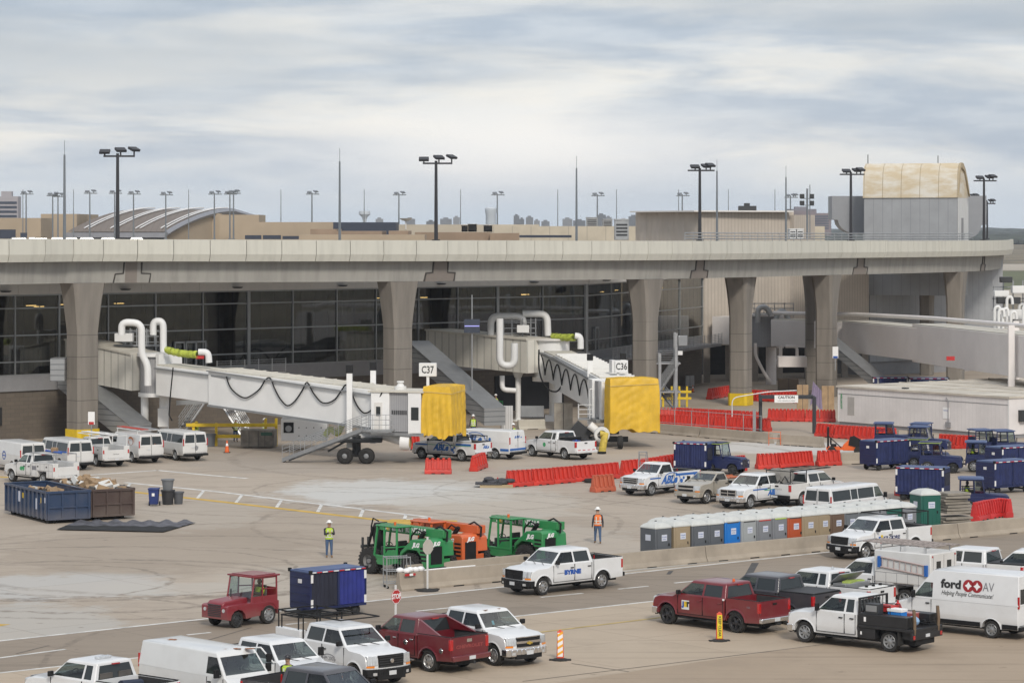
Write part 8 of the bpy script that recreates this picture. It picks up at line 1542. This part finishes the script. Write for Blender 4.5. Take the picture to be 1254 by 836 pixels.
# ---- skips, bins, ground sheet
SKB = paint('skip_blue', (.012, .035, .09), .2, .55); SKN = paint('skip_brown', (.055, .033, .028), .15, .6)
def skip(p, h, label, m, L_=6.7, W_=2.5, z1=1.75, seed=1):
    t = thing('skip', label, 'skip', p, h, 'open skips'); o = .12; q = MB()   # local x along the length, starting at the corner
    q.box(0, .06, 0, W_, .2, z1).box(L_-.06, L_, 0, W_, .2, z1).box(0, L_, 0, .06, .2, z1).box(0, L_, W_-.06, W_, .2, z1).box(0, L_, 0, W_, .2, .26); q.obj('tub', m, t)
    r = MB(); r.box(-.05, L_+.05, -.09, .06, z1-.08, z1+.06).box(-.05, L_+.05, W_-.06, W_+.09, z1-.08, z1+.06).box(-.09, .06, -.05, W_+.05, z1-.08, z1+.06).box(L_-.06, L_+.09, -.05, W_+.05, z1-.08, z1+.06)
    for k in range(11): x = lerp(.0, L_-.1, k/10); r.box(x, x+.1, -.08, 0, .2, z1-.08).box(x, x+.1, W_, W_+.08, .2, z1-.08)
    for y in (0, W_*.33, W_*.66, W_-.1): r.box(-.08, 0, y, y+.1, .2, z1-.08)
    r.box(-.07, 0, 0, W_, .85, .95).box(-.07, 0, 0, W_, .2, .3); r.obj('rib', m, t, bevel=.012); MB().box(.2, L_-.2, .5, .7, .05, .2).box(.2, L_-.2, W_-.7, W_-.5, .05, .2).cyl((.4, .2, .12), (.4, .5, .12), .13).cyl((L_-.4, .2, .12), (L_-.4, .5, .12), .13).obj('skid', BLACK, t)
    return t
h = R(120); sk1 = skip(G(58, 641.5), h, 'blue open skip with stickers on its side at the left edge', SKB)
# local +y points left of the length axis; mirror so that the skip extends to the right end
for s_, c_ in ((sk1, 1),): s_.rotation_euler = (0, 0, h); s_.scale = (1, -1, 1)
sk2 = skip(G(113, 637.5), h, 'brown open skip heaped with cardboard behind the blue one', SKN, z1=1.7); sk2.scale = (1, -1, 1)
for x, z, w_, hh, mm in ((1.6, 1.0, .45, .62, STK), (.9, 1.25, .28, .3, YEL), (3.9, 1.3, .28, .3, YEL), (4.5, 1.2, .4, .6, STK), (.35, 1.3, .2, .3, STK)): MB().box(x-w_/2, x+w_/2, -.01, -.004, z-hh/2, z+hh/2).obj('sticker', mm, sk1)
def heap(label, org, h, x0, x1, y0, y1, z, n, seed, hh):
    rnd = random.Random(seed); mb = MB()
    for k in range(n):
        x, y = rnd.uniform(x0, x1), rnd.uniform(y0, y1); hgt = hh*(1-abs((x-(x0+x1)/2)/(x1-x0)*1.4)**2)*(1-abs((y-(y0+y1)/2)/(y1-y0)*1.3)**2); sx_, sy_, sz_ = rnd.uniform(.2, .7), rnd.uniform(.2, .6), rnd.choice([.04, .05, .3, .4])
        mb.rbox((x, y, z + hgt*rnd.uniform(.1, 1)), sx_, sy_, sz_, rnd.uniform(0, 6), rnd.choice([0, 0, 0, 1, 2]), rnd.uniform(-.6, .6), rnd.uniform(-.5, .5))
    o = mb.obj('rubbish', [mat('cardboard', (.36, .25, .15), .9, var=.3), mat('white_waste', (.6, .6, .58), .8), mat('dark_waste', (.08, .075, .07), .9)], None, smooth=0); o.location = org; o.rotation_euler = (0, 0, h); o.scale = (1, -1, 1); o['kind'] = 'stuff'
heap('', G(113, 637.5), h, .4, 6.3, .3, 2.2, 1.35, 150, 4, .75); heap('', G(58, 641.5), h, .6, 6.3, .3, 2.2, 1.05, 70, 9, .6)
def bin_(p, label, m, wheelie=0, z0=0, sc=1, hgt=1.0, r=.3, flip=0):
    t = thing('waste_bin', label, 'bin', V(p) + V((0, 0, z0)))
    if wheelie: MB().frustum((-.24, .24, -.26, .26, .1), (-.3, .3, -.36, .36, .98)).obj('bin', m, t, bevel=.03); MB().box(-.33, .33, -.4, .36, .98, 1.06).obj('lid', m, t, bevel=.03); [MB().cyl((s*.27, .3, .12), (s*.34, .3, .12), .13, n=12).obj('wheel', RUBBER, t) for s in (-1, 1)]; MB().box(-.08, .08, -.37, -.345, .6, .78).obj('logo', WHITEINK, t)
    else:
        a, b_ = (r*1.15, r*.85) if flip else (r*.85, r*1.1); MB().cyl((0, 0, 0), (0, 0, hgt), a, b_, 18).obj('bin', m, t, smooth=40); MB().cyl((0, 0, hgt-.06), (0, 0, hgt+.02), b_+.04, n=18).obj('rim', m, t, smooth=40)
bin_(G(188.5, 619), 'blue wheeled bin beside the stacked round bins', mat('bin_blue', (.02, .04, .17), .5), 1); bin_(G(205.5, 617.3), 'black round bin with a grey one stacked on it', mat('bin_black', (.03, .03, .033), .6), hgt=.85, r=.36); bin_(G(205.5, 617.3), 'grey round bin standing upside down on the black one', mat('bin_grey', (.16, .17, .18), .6), z0=.87, hgt=.62, r=.33); bin_(G(218.5, 616.8), 'smaller dark grey round bin at the right of the bins', mat('bin_slate', (.09, .095, .105), .6), hgt=.72, r=.28)
bin_(G(257.5, 546.5), 'grey round bin in front of the yellow rails right of the van row', mat('bin_grey2', (.13, .14, .15), .6), hgt=.95, r=.36)
gs = MB(); rnd = random.Random(1); A_, B_, C_, D_ = G(69, 649), G(200, 652), G(240, 640.5), G(92, 640); n, k_ = 40, 12
for j in range(k_+1):
    for i in range(n+1):
        u, v_ = i/n, j/k_; p = (A_*(1-u)+B_*u)*(1-v_) + (D_*(1-u)+C_*u)*v_; gs.v.append((p.x, p.y, .03 + .12*max(0, v_-.35)*(1+sin(i*1.1+j))*(1 if 0 < i < n else .2) + .03*sin(i*.8)*sin(j*2) + .03))
gs.f = [(j*(n+1)+i, j*(n+1)+i+1, (j+1)*(n+1)+i+1, (j+1)*(n+1)+i) for j in range(k_) for i in range(n)]; gs.m = [0 if f[0]//(n+1) < 6 else 1 for f in gs.f]; t = thing('ground_sheet', 'black and grey plastic sheet lying rumpled on the apron beside the skips', 'sheet', G(150, 646)); gs.obj('sheet', [mat('black_sheet', (.016, .016, .017), .9, var=.3), mat('grey_sheet', (.13, .13, .15), .8, var=.6, scale=2)], t, org=t.location, smooth=30)
# ---- things under the bridges
t = thing('plastered_crate', 'grimy grey metal container with a dark display at the foot of bridge C37', 'container', G(317, 547.5), R(-4)); MB().box(-1.25, 1.25, -.9, .9, .08, 1.35).obj('body', mat('grimy_metal', (.26, .235, .20), .7, var=.45, scale=1.5), t, bevel=.03); [MB().box(x-.015, x+.015, -.92, -.9, .1, 1.33).obj('seam', DARK, t) for x in (-.6, 0.1, .6)]; MB().box(.3, 1.15, -.93, -.9, .95, 1.2).obj('display', mat('dark_green_panel', (.02, .09, .06), .4), t)
pk = thing('preconditioned_air_unit', 'white boxed air unit with a black fan hung under bridge C37', 'air unit', G(368, 551)); a_, b_ = S(342, 541.5, 16.6) - pk.location, S(399, 514.5, 16.6) - pk.location; MB().box(a_.x, b_.x, 0, 2.0, a_.z, b_.z).obj('casing', JW, pk, bevel=.04); MB().box(a_.x+.2, a_.x+.95, -.03, 0, a_.z+.6, b_.z-.25).obj('fan_housing', BLACK, pk); MB().cyl((a_.x+.57, -.03, (a_.z+b_.z)/2+.1), (a_.x+.57, -.05, (a_.z+b_.z)/2+.1), .24, n=14).obj('fan', GREYM, pk); MB().box(a_.x+.1, b_.x+3.0, .2, 1.8, b_.z+.02, b_.z+.25).obj('tray', WHITEM, pk)
MB().box(a_.x+1.8, a_.x+2.9, .1, 1.2, b_.z+.25, b_.z+.65).obj('orange_box', ORANGE, pk, bevel=.04); [MB().box(x-.12, x+.12, .4, .7, b_.z+.2, b_.z+1.1).obj('hanger', WHITEM, pk) for x in (a_.x+.5, b_.x-.4)]; q = MB()
for k in range(8): q.box(a_.x+1.3+(k % 4)*.55, a_.x+1.38+(k % 4)*.55, -.01, .0, a_.z+.35+(k//4)*.6, a_.z+.42+(k//4)*.6)
q.obj('port', BLACK, pk); bpy.context.view_layer.update(); t = thing('hose_bundle', 'lime flexible hose bundled above the service stair of bridge C37', 'hose', S(413, 527, 17)); MB().tube(catmull([V((-.9, 0, -.4)), V((-.5, 0, .1)), V((0, 0, -.2)), V((.3, 0, .3)), V((.6, 0, .9))], 5), .22, 8).obj('hose', FLEX, t, smooth=60)
# yellow guard rails left, and right of C36
t = thing('yellow_guard_rail', 'double yellow guard rail in front of the brick wall behind the vans', 'guard rail', G(233, 546)); m = MB(); x0 = (228-233)/16.2
for px in (237, 265, 326, 339): x = (px-233)/16.3; m.box(x-.1, x+.1, -.1, .1, 0, 2.1 if px in (326, 339) else 1.75)
for z in (.75, 1.6): m.box((228-233)/16.3, (340-233)/16.3, -.16, -.1, z-.13, z+.13)
m.obj('rail', YEL, t, bevel=.02); t = thing('yellow_guard_rail', 'yellow guard rail beside the red marker right of bridge C36', 'guard rail', G(816, 498)); m = MB()
for x in (-.3, .5, 1.2, 1.9): m.box(x-.09, x+.09, -.09, .09, 0, 1.9)
for z in (.8, 1.4): m.box(-.8, 2.3, -.15, -.09, z-.11, z+.11)
m.obj('rail', YEL, t)
t = thing('steel_stair', 'open galvanised stair with grated treads behind bridge C37', 'stair', gp(250, 15.4, 0)); m = MB()
def stair(m, a, b_, w_=1.2, n=12):
    a, b_ = V(a), V(b_); d = b_-a; nn = V((-d.y, d.x, 0)).normalized()*w_/2
    for s in (-1, 1): m.tube([a+nn*s, b_+nn*s], .1, 4); [m.tube([a+nn*s+V((0, 0, z)), b_+nn*s+V((0, 0, z))], .03, 4) for z in (.35, .6, .85, 1.1)]
    for k in range(n): q = a.lerp(b_, (k+.5)/n); m.rbox(q, .3, w_, .05, atan2(d.y, d.x)); [m.cyl(q+nn*s, q+nn*s+V((0, 0, 1.1)), .02, n=4) for s in (-1, 1)]
stair(m, gp(222, 15.4, .3) - t.location, gp(262, 15.3, 4.0) - t.location); stair(m, gp(300, 15.5, .2) - t.location, gp(263, 15.4, 3.9) - t.location); q, r_ = gp(216, 15.6, 2.6) - t.location, gp(330, 15.6, 3.0) - t.location; slope(m, q, r_, .25, .35); m.obj('flight', STEEL, t)
t = thing('steel_stair', 'galvanised stair tower with a lamp box right of bridge C36', 'stair', gp(818, 14.0, 0)); m = MB()
for px in (808, 828): 
    for dy in (0, 2): p = gp(px, 14, 0) - t.location; m.box(p.x-.12, p.x+.12, dy-.12, dy+.12, 0, 7.3 if px == 828 else 5.5)
stair(m, V((-.7, .5, 2.2)), V((.9, .5, 4.6)), 1.1, 9); stair(m, V((.9, 1.6, .2)), V((-.7, 1.6, 2.2)), 1.1, 8)
for z in (2.2, 4.7): m.box(-1.1, 1.1, 0, 2.2, z-.12, z)
for k in range(6): m.tube([(-1, 0, 4.85+k*.18), (.8, 0, 4.85+k*.18)], .02, 4)
m.obj('flight', STEEL, t); p = S(835, 417, 14) - t.location; MB().rbox(p, .85, .6, .9, .3).obj('lamp_box', GREYM, t, bevel=.04); q = MB().rbox(S(833, 432, 14) - t.location, .4, .35, .35).obj('junction_box', WHITEM, t)
for i, (px, py, w_, h_, d_, m_, nm, lab) in enumerate(((652, 524, 1.9, .9, .8, GREYM, 'control_cabinet', 'pair of grey control cabinets on a stand under bridge C36'), (690, 527, 1.5, 2.2, 1.2, mat('ply_cream', (.42, .38, .32), .8, var=.3), 'site_hoarding', 'pale plywood box beside the white pedestal of bridge C36'), (983, 507, 1.0, 2.6, .2, mat('plywood', (.42, .29, .17), .9, var=.3), 'plywood_sheet', 'tan plywood sheet standing at the foot of the paired columns'), (1014, 507, 1.1, 2.5, .2, mat('plywood', (0, 0, 0)), 'plywood_sheet', 'darker plywood sheet right of the lilac cloth'), (845, 474, .9, 1.2, .8, STEEL, 'wrapped_pallet', 'grey wrapped pallet in the undercroft'), (966, 478, 2.0, 1.2, 1.4, mat('dull_brown_box', (.2, .16, .12), .9), 'equipment_crate', 'brown crate stack under the right hand bridge'), (300, 520, 1.3, 1.1, .8, DARK, 'wall_cabinet', 'dark cabinet against the brick wall'))):
    t = thing(nm, lab, 'equipment', G(px, py)); MB().box(-w_/2, w_/2, 0, d_, .05 if nm != 'control_cabinet' else .9, h_ + (.9 if nm == 'control_cabinet' else 0)).obj('body', m_, t, bevel=.02); MB().box(-.02, .02, -.01, 0, .1 if nm != 'control_cabinet' else .95, h_).box(-w_/2-.03, w_/2+.03, -.03, d_+.03, -.02 if nm != 'control_cabinet' else .82, .06 if nm != 'control_cabinet' else .9).obj('frame', DARK, t)
t = thing('lilac_cloth', 'faded lilac cloth draped between the plywood sheets', 'cloth', G(1000, 507)); q = MB(); [q.v.extend([(lerp(-.6, .7, k/12), .1*sin(k*1.8), .7+.3*sin(k*.5)), (lerp(-.3, .5, k/12), .08*sin(k*1.8), 2.9-.9*k/12)]) for k in range(13)]; q.f = [(2*k, 2*k+1, 2*k+3, 2*k+2) for k in range(12)]; q.m = [0]*12; q.obj('cloth', mat('lilac', (.3, .25, .36), .9), t, smooth=60)
for px, s, z, w_, h_, lab in ((112, 16.3, 1.75, .5, .95, 'white notice with red foot on the left column'), (1023, 12.75, 4.0, .55, 1.1, 'white and blue notice post on the paired columns')):
    t = thing('notice_board', lab, 'notice', gp(px, s, z)); MB().box(-w_/2, w_/2, -.05, 0, 0, h_).obj('board', WHITEINK, t); MB().box(-w_/2+.06, w_/2-.06, -.055, -.05, -.0, .2).obj('mark', REDINK if px < 500 else BLUEINK, t); MB().box(-.04, .04, 0, .05, -1.6 if px < 500 else -1.2, h_).obj('post', GREYM, t)
def lift(px, py, label):
    t = thing('scissor_lift', label, 'lift', G(px, py)); g = paint('machine_green', (.012, .2, .045)); m = MB()
    for dx in (-.8, 0, .8):
        for y in (0, .8): m.cyl((dx, y, .6), (dx, y, 1.75), .03, n=5)
    for z in (.7, 1.2, 1.75):
        for y in (0, .8): m.tube([(-.8, y, z), (.8, y, z)], .03, 4)
        for x in (-.8, .8): m.tube([(x, 0, z), (x, .8, z)], .03, 4)
    m.box(-.85, .85, -.05, .85, .5, .62); m.obj('basket', g, t); MB().box(-.8, .8, 0, .8, .2, .45).obj('base', g, t, bevel=.02); [MB().cyl((x, -.02, .2), (x, .1, .2), .2, n=12).obj('wheel', RUBBER, t) for x in (-.55, .55)]; q = MB(); slope(q, (-2.6, .3, 1.6), (-.8, .3, .5), .3, .2); q.obj('boom', g, t); return t
lift(604, 517, 'green boom lift basket at the foot of the middle chute')
# workshop clutter in the middle row: mattress-like pile, tyre, ladder
t = thing('debris_pallet', 'pallet with a grey netted pile left of the red barrier row', 'pallet', G(607, 596)); m = MB(); m.box(-1.0, 1.1, -.5, .5, 0, .18); m.obj('pallet', mat('pallet_wood', (.42, .33, .2), .9), t); q = MB(); rnd = random.Random(8); [q.ball((rnd.uniform(-.6, .9), rnd.uniform(-.3, .3), .25+rnd.uniform(0, .28)), .35, .3, .15, 8) for k in range(10)]; q.box(-1.3, .4, -.55, .5, .18, .3); q.obj('net', mat('dark_net', (.08, .08, .09), .9, var=.5, scale=12), t, smooth=50)
t = thing('fire_extinguisher', 'small red extinguisher at the left end of the barrier row', 'extinguisher', G(609.5, 594.5) - V((0, .9, 0))); MB().lathe([(.001, 0), (.12, 0), (.12, .45), (.05, .55), (.04, .62), (.001, .62)], (0, 0, 0), 'z', 12).obj('cylinder', REDINK, t)
for i, (px, py) in enumerate(((724, 590.5), (733, 590))): t = thing('loose_tyre', 'worn tyre lying in front of the middle barrier row, %s one' % ('left', 'right')[i], 'tyre', G(px, py)); MB().lathe([(.22, .02), (.42, .0), (.47, .08), (.47, .16), (.42, .24), (.22, .22), (.22, .02)], (0, 0, 0), 'z', 18).obj('tyre', RUBBER, t, smooth=50)
t = thing('step_ladder', 'pale folding step ladder standing behind the ABLe regular cab pickup', 'ladder', G(787, 589), R(-20)); m = MB(); ladder(m, (0, -.3, 0), (0, 0, 1.9), .5, rungs=6, across=V((1, 0, 0))); ladder(m, (0, .6, 0), (0, .1, 1.9), .55, rungs=4, across=V((1, 0, 0))); m.box(-.28, .28, -.05, .15, 1.88, 1.94); m.obj('ladder', STEEL, t)
t = thing('slab_stack', 'tall stack of grey concrete slabs behind the right road barrier', 'stack', G(1166, 646), ROAD*.5); rnd = random.Random(6); [MB().rbox((rnd.uniform(-.12, .12), rnd.uniform(-.1, .1), .09+k*.165), 1.5 if k > 3 else 1.7, 1.3, .13, rnd.uniform(-.06, .06)).obj('slab', mat('slab_grey', (.30, .27, .23), .9, var=.3), t, bevel=.01) for k in range(12) if k not in (4,)]
t = thing('mini_loader', 'orange ride-on trencher with a black roll bar behind the lone blue cart', 'loader', G(1036, 556), R(-10)); MB().prism([(-.2, .3), (1.3, .3), (1.4, 1.1), (.3, 1.15), (-.2, .7)], 'xz', -.45, .45).obj('body', ORANGE, t, bevel=.03); MB().box(-1.4, -.2, -.5, .5, .35, .55).obj('deck', ORANGE, t); MB().tube(bends([(-1.3, -.5, .5), (-1.3, -.5, 1.95), (-1.3, .5, 1.95), (-1.3, .5, .5)], 3, .2), .05, 6).tube([(-.3, -.5, .5), (-1.3, -.5, 1.4)], .04, 5).obj('roll_bar', BLACK, t); MB().box(-1.1, -.7, -.25, .25, .55, .75).box(-1.15, -1.05, -.25, .25, .7, 1.2).obj('seat', BLACK, t, bevel=.04); MB().prism([(.2, .7), (1.0, .5), (1.5, .9), (.6, 1.4), (.3, 1.3)], 'xz', -.5, -.46).obj('guard', BLACK, t); [MB().cyl((x, s*.4, .3), (x, s*.6, .3), .3, n=16).obj('wheel', RUBBER, t) for x in (-1, .9) for s in (-1, 1)]
# ---- people
SKIN = mat('skin', (.42, .25, .17), .6, var=.1); JEAN = mat('blue_jeans', (.07, .12, .22), .9, var=.2, scale=5); JACK = mat('dark_jacket', (.035, .035, .045), .9); BOOT = mat('tan_boots', (.22, .13, .06), .8); LIMEV = mat('hivis_lime', (.45, .62, .05), .7); ORV = mat('hivis_orange', (.80, .18, .03), .7); REFL = mat('reflective_tape', (.65, .65, .6), .3, var=.1); HAT = mat('hard_hat', (.8, .8, .78), .35, var=.05)
def person(p, h, label, vest=LIMEV, trousers=JEAN, hat=HAT, top=JACK, arms='down', stride=.12, boots=BOOT, scale=1.0, strap=None):
    t = thing('person', label, 'person', p, h)       # local +x is the way the person faces
    vs = [(0, 0, .95)]; es = []; rad = [.155]
    def add(par, co, r): vs.append(co); rad.append(r); es.append((par, len(vs)-1)); return len(vs)-1
    ch = add(0, (0, 0, 1.15), .15); c2 = add(ch, (.01, 0, 1.36), .165); nk = add(c2, (.01, 0, 1.50), .065); hd_ = add(nk, (.035, 0, 1.60), .085); add(hd_, (.035, 0, 1.72), .08)
    for s, dx in ((1, stride), (-1, -stride)):
        hp = add(0, (0, s*.10, .86), .105); kn = add(hp, (dx*.5+.03, s*.11, .48), .07); an = add(kn, (dx, s*.115, .09), .048); add(an, (dx+.15, s*.125, .045), .042)
        sh = add(c2, (0, s*.19, 1.40), .07)
        if arms == 'down': el, ha = (-.03, s*.25, 1.12), (.05, s*.27, .88)
        elif arms == 'phone': el, ha = ((.08, s*.24, 1.14), (.27, s*.08, 1.26))
        elif arms == 'reach': el, ha = ((.2, s*.24, 1.25), (.45, s*.15, 1.3))
        else: el, ha = ((.02, s*.3, 1.13), (.14, s*.17, 1.0))
        e_ = add(sh, el, .05); w_ = add(e_, ha, .036); d = (V(ha)-V(el)).normalized()*.09; add(w_, tuple(V(ha)+d), .038)
    me = bpy.data.meshes.new('body'); me.from_pydata(vs, es, []); o = bpy.data.objects.new('body', me); COL.objects.link(o)
    md = o.modifiers.new('skin', 'SKIN'); md.use_smooth_shade = True; sk = me.skin_vertices[0].data if me.skin_vertices else None
    if sk is None:
        import bmesh; bm = bmesh.new(); bm.from_mesh(me); bm.verts.layers.skin.verify(); bm.to_mesh(me); bm.free(); sk = me.skin_vertices[0].data
    for i, r in enumerate(rad): sk[i].radius = (r, r); sk[i].use_root = (i == 0)
    sb = o.modifiers.new('sub', 'SUBSURF'); sb.levels = 2; sb.render_levels = 2; bpy.context.view_layer.update()
    m2 = bpy.data.meshes.new_from_object(o.evaluated_get(bpy.context.evaluated_depsgraph_get())); bpy.data.objects.remove(o); m2.name = 'body'
    m2.materials.clear(); [m2.materials.append(q) for q in (top, trousers, SKIN, boots)]
    hands = [V(v) for i, v in enumerate(vs) if rad[i] == .038]
    for f in m2.polygons:
        z = f.center.z; near = min((f.center-q).length for q in hands); f.material_index = 2 if (z > 1.49 or near < .075) else 3 if z < .13 else 1 if z < .93 and near > .2 and abs(f.center.y) < .24 else 0; f.use_smooth = True
    o = bpy.data.objects.new('body', m2); COL.objects.link(o); o.parent = t
    if vest:
        v = MB(); n = 16; rings = ((.165, .20, .92), (.16, .19, 1.08), (.175, .205, 1.25), (.17, .215, 1.38), (.10, .15, 1.47))
        for a, b_, z in rings: v.v += [(a*cos(2*pi*k/n)+.005, b_*sin(2*pi*k/n), z) for k in range(n)]
        v.f = [(j*n+k, j*n+(k+1) % n, (j+1)*n+(k+1) % n, (j+1)*n+k) for j in range(4) for k in range(n)]; v.m = [0]*len(v.f); vo = v.obj('vest', vest, t, smooth=60)
        st = MB()
        for z, a, b_ in ((1.0, .17, .202), (1.14, .173, .203)): st.lathe([(1, 0)], (0, 0, 0)) if 0 else None; st.v += [(a*1.03*cos(2*pi*k/n)+.005, b_*1.03*sin(2*pi*k/n), z+dz) for dz in (0, .05) for k in range(n)]
        st.f = [(o_+k, o_+(k+1) % n, o_+n+(k+1) % n, o_+n+k) for o_ in (0, 2*n) for k in range(n)]; st.m = [0]*len(st.f)
        for s in (-1, 1): 
            for sx_ in (-1, 1): st.box(sx_*.18-.006, sx_*.18+.006, s*.1-.025, s*.1+.025, 1.05, 1.38)
        st.obj('reflective_stripe', REFL, vo, smooth=60)
    if hat: q = MB().ball((.03, 0, 1.745), .135, .115, .12, 14, zmin=-.05); q.lathe([(.125, -.01), (.165, -.015), (.165, 0), (.12, .012)], (.045, 0, 1.745), 'z', 16); q.obj('hard_hat', hat, t, smooth=60)
    q = MB().ball((.035, 0, 1.66), .092, .078, .115, 12); q.ball((.128, 0, 1.655), .02, .014, .022, 6).ball((.035, .08, 1.66), .02, .012, .03, 6).ball((.035, -.08, 1.66), .02, .012, .03, 6); q.obj('head', SKIN, t, smooth=60); q = MB().ball((.118, .032, 1.685), .012, .014, .01, 6).ball((.118, -.032, 1.685), .012, .014, .01, 6).box(.118, .126, -.025, .025, 1.606, 1.614); q.obj('face_detail', BLACKINK, t)
    q = MB().ball((.02, 0, 1.69), .096, .086, .105, 12, zmin=-.3); q.obj('hair', mat('dark_hair', (.03, .02, .015), .8), t, smooth=60); t.scale = (scale,)*3; return t
person(G(403, 682.5), R(-75), 'workman in lime vest, white hard hat and jeans standing alone on the apron', arms='phone', stride=.03, scale=1.02); person(G(732, 665.5), R(95), 'workman in orange vest and jeans walking away beside the toilets', vest=ORV, arms='down', stride=.16, scale=1.04); person(G(352.5, 866), R(-100), 'man in dark helmet and lime vest between the parked pickups at the bottom', hat=mat('dark_helmet', (.03, .03, .035), .4), scale=1.0)
person(G(241, 545.5), R(160), 'workman in lime vest and yellow hat at the yellow rail', hat=mat('yellow_hat', (.75, .55, .05), .4), arms='reach', stride=.1); person(G(288.5, 541), R(-60), 'workman in white hat standing behind the grimy container', arms='hip', stride=.02); person(G(324, 541), R(-90), 'workman leaning behind the grimy container beside the rail post', arms='reach', stride=.02)
person(G(629, 548), R(150), 'workman in lime vest behind the ABLe van', arms='phone', stride=.02); person(G(579.5, 536), R(-90), 'workman in lime vest right of the left yellow tarpaulin', stride=.03); person(G(607, 518) + V((0, .4, .6)), R(-80), 'workman in lime vest standing in the green lift basket', arms='reach', stride=.02)
# ---- wall lamps under the deck edge etc. and the air around everything
def haze():
    m = bpy.data.materials.new('haze'); m.use_nodes = True; nt = m.node_tree; nt.nodes.clear(); out = nt.nodes.new('ShaderNodeOutputMaterial'); v = nt.nodes.new('ShaderNodeVolumePrincipled'); v.inputs['Color'].default_value = (.80, .88, 1.0, 1); v.inputs['Density'].default_value = HAZE; nt.links.new(v.outputs[0], out.inputs['Volume'])
    o = MB().box(-6800, 6800, -60, 10500, -1.2, 130).obj('haze', m, smooth=0); o['kind'] = 'stuff'
HAZE = .00007
haze()
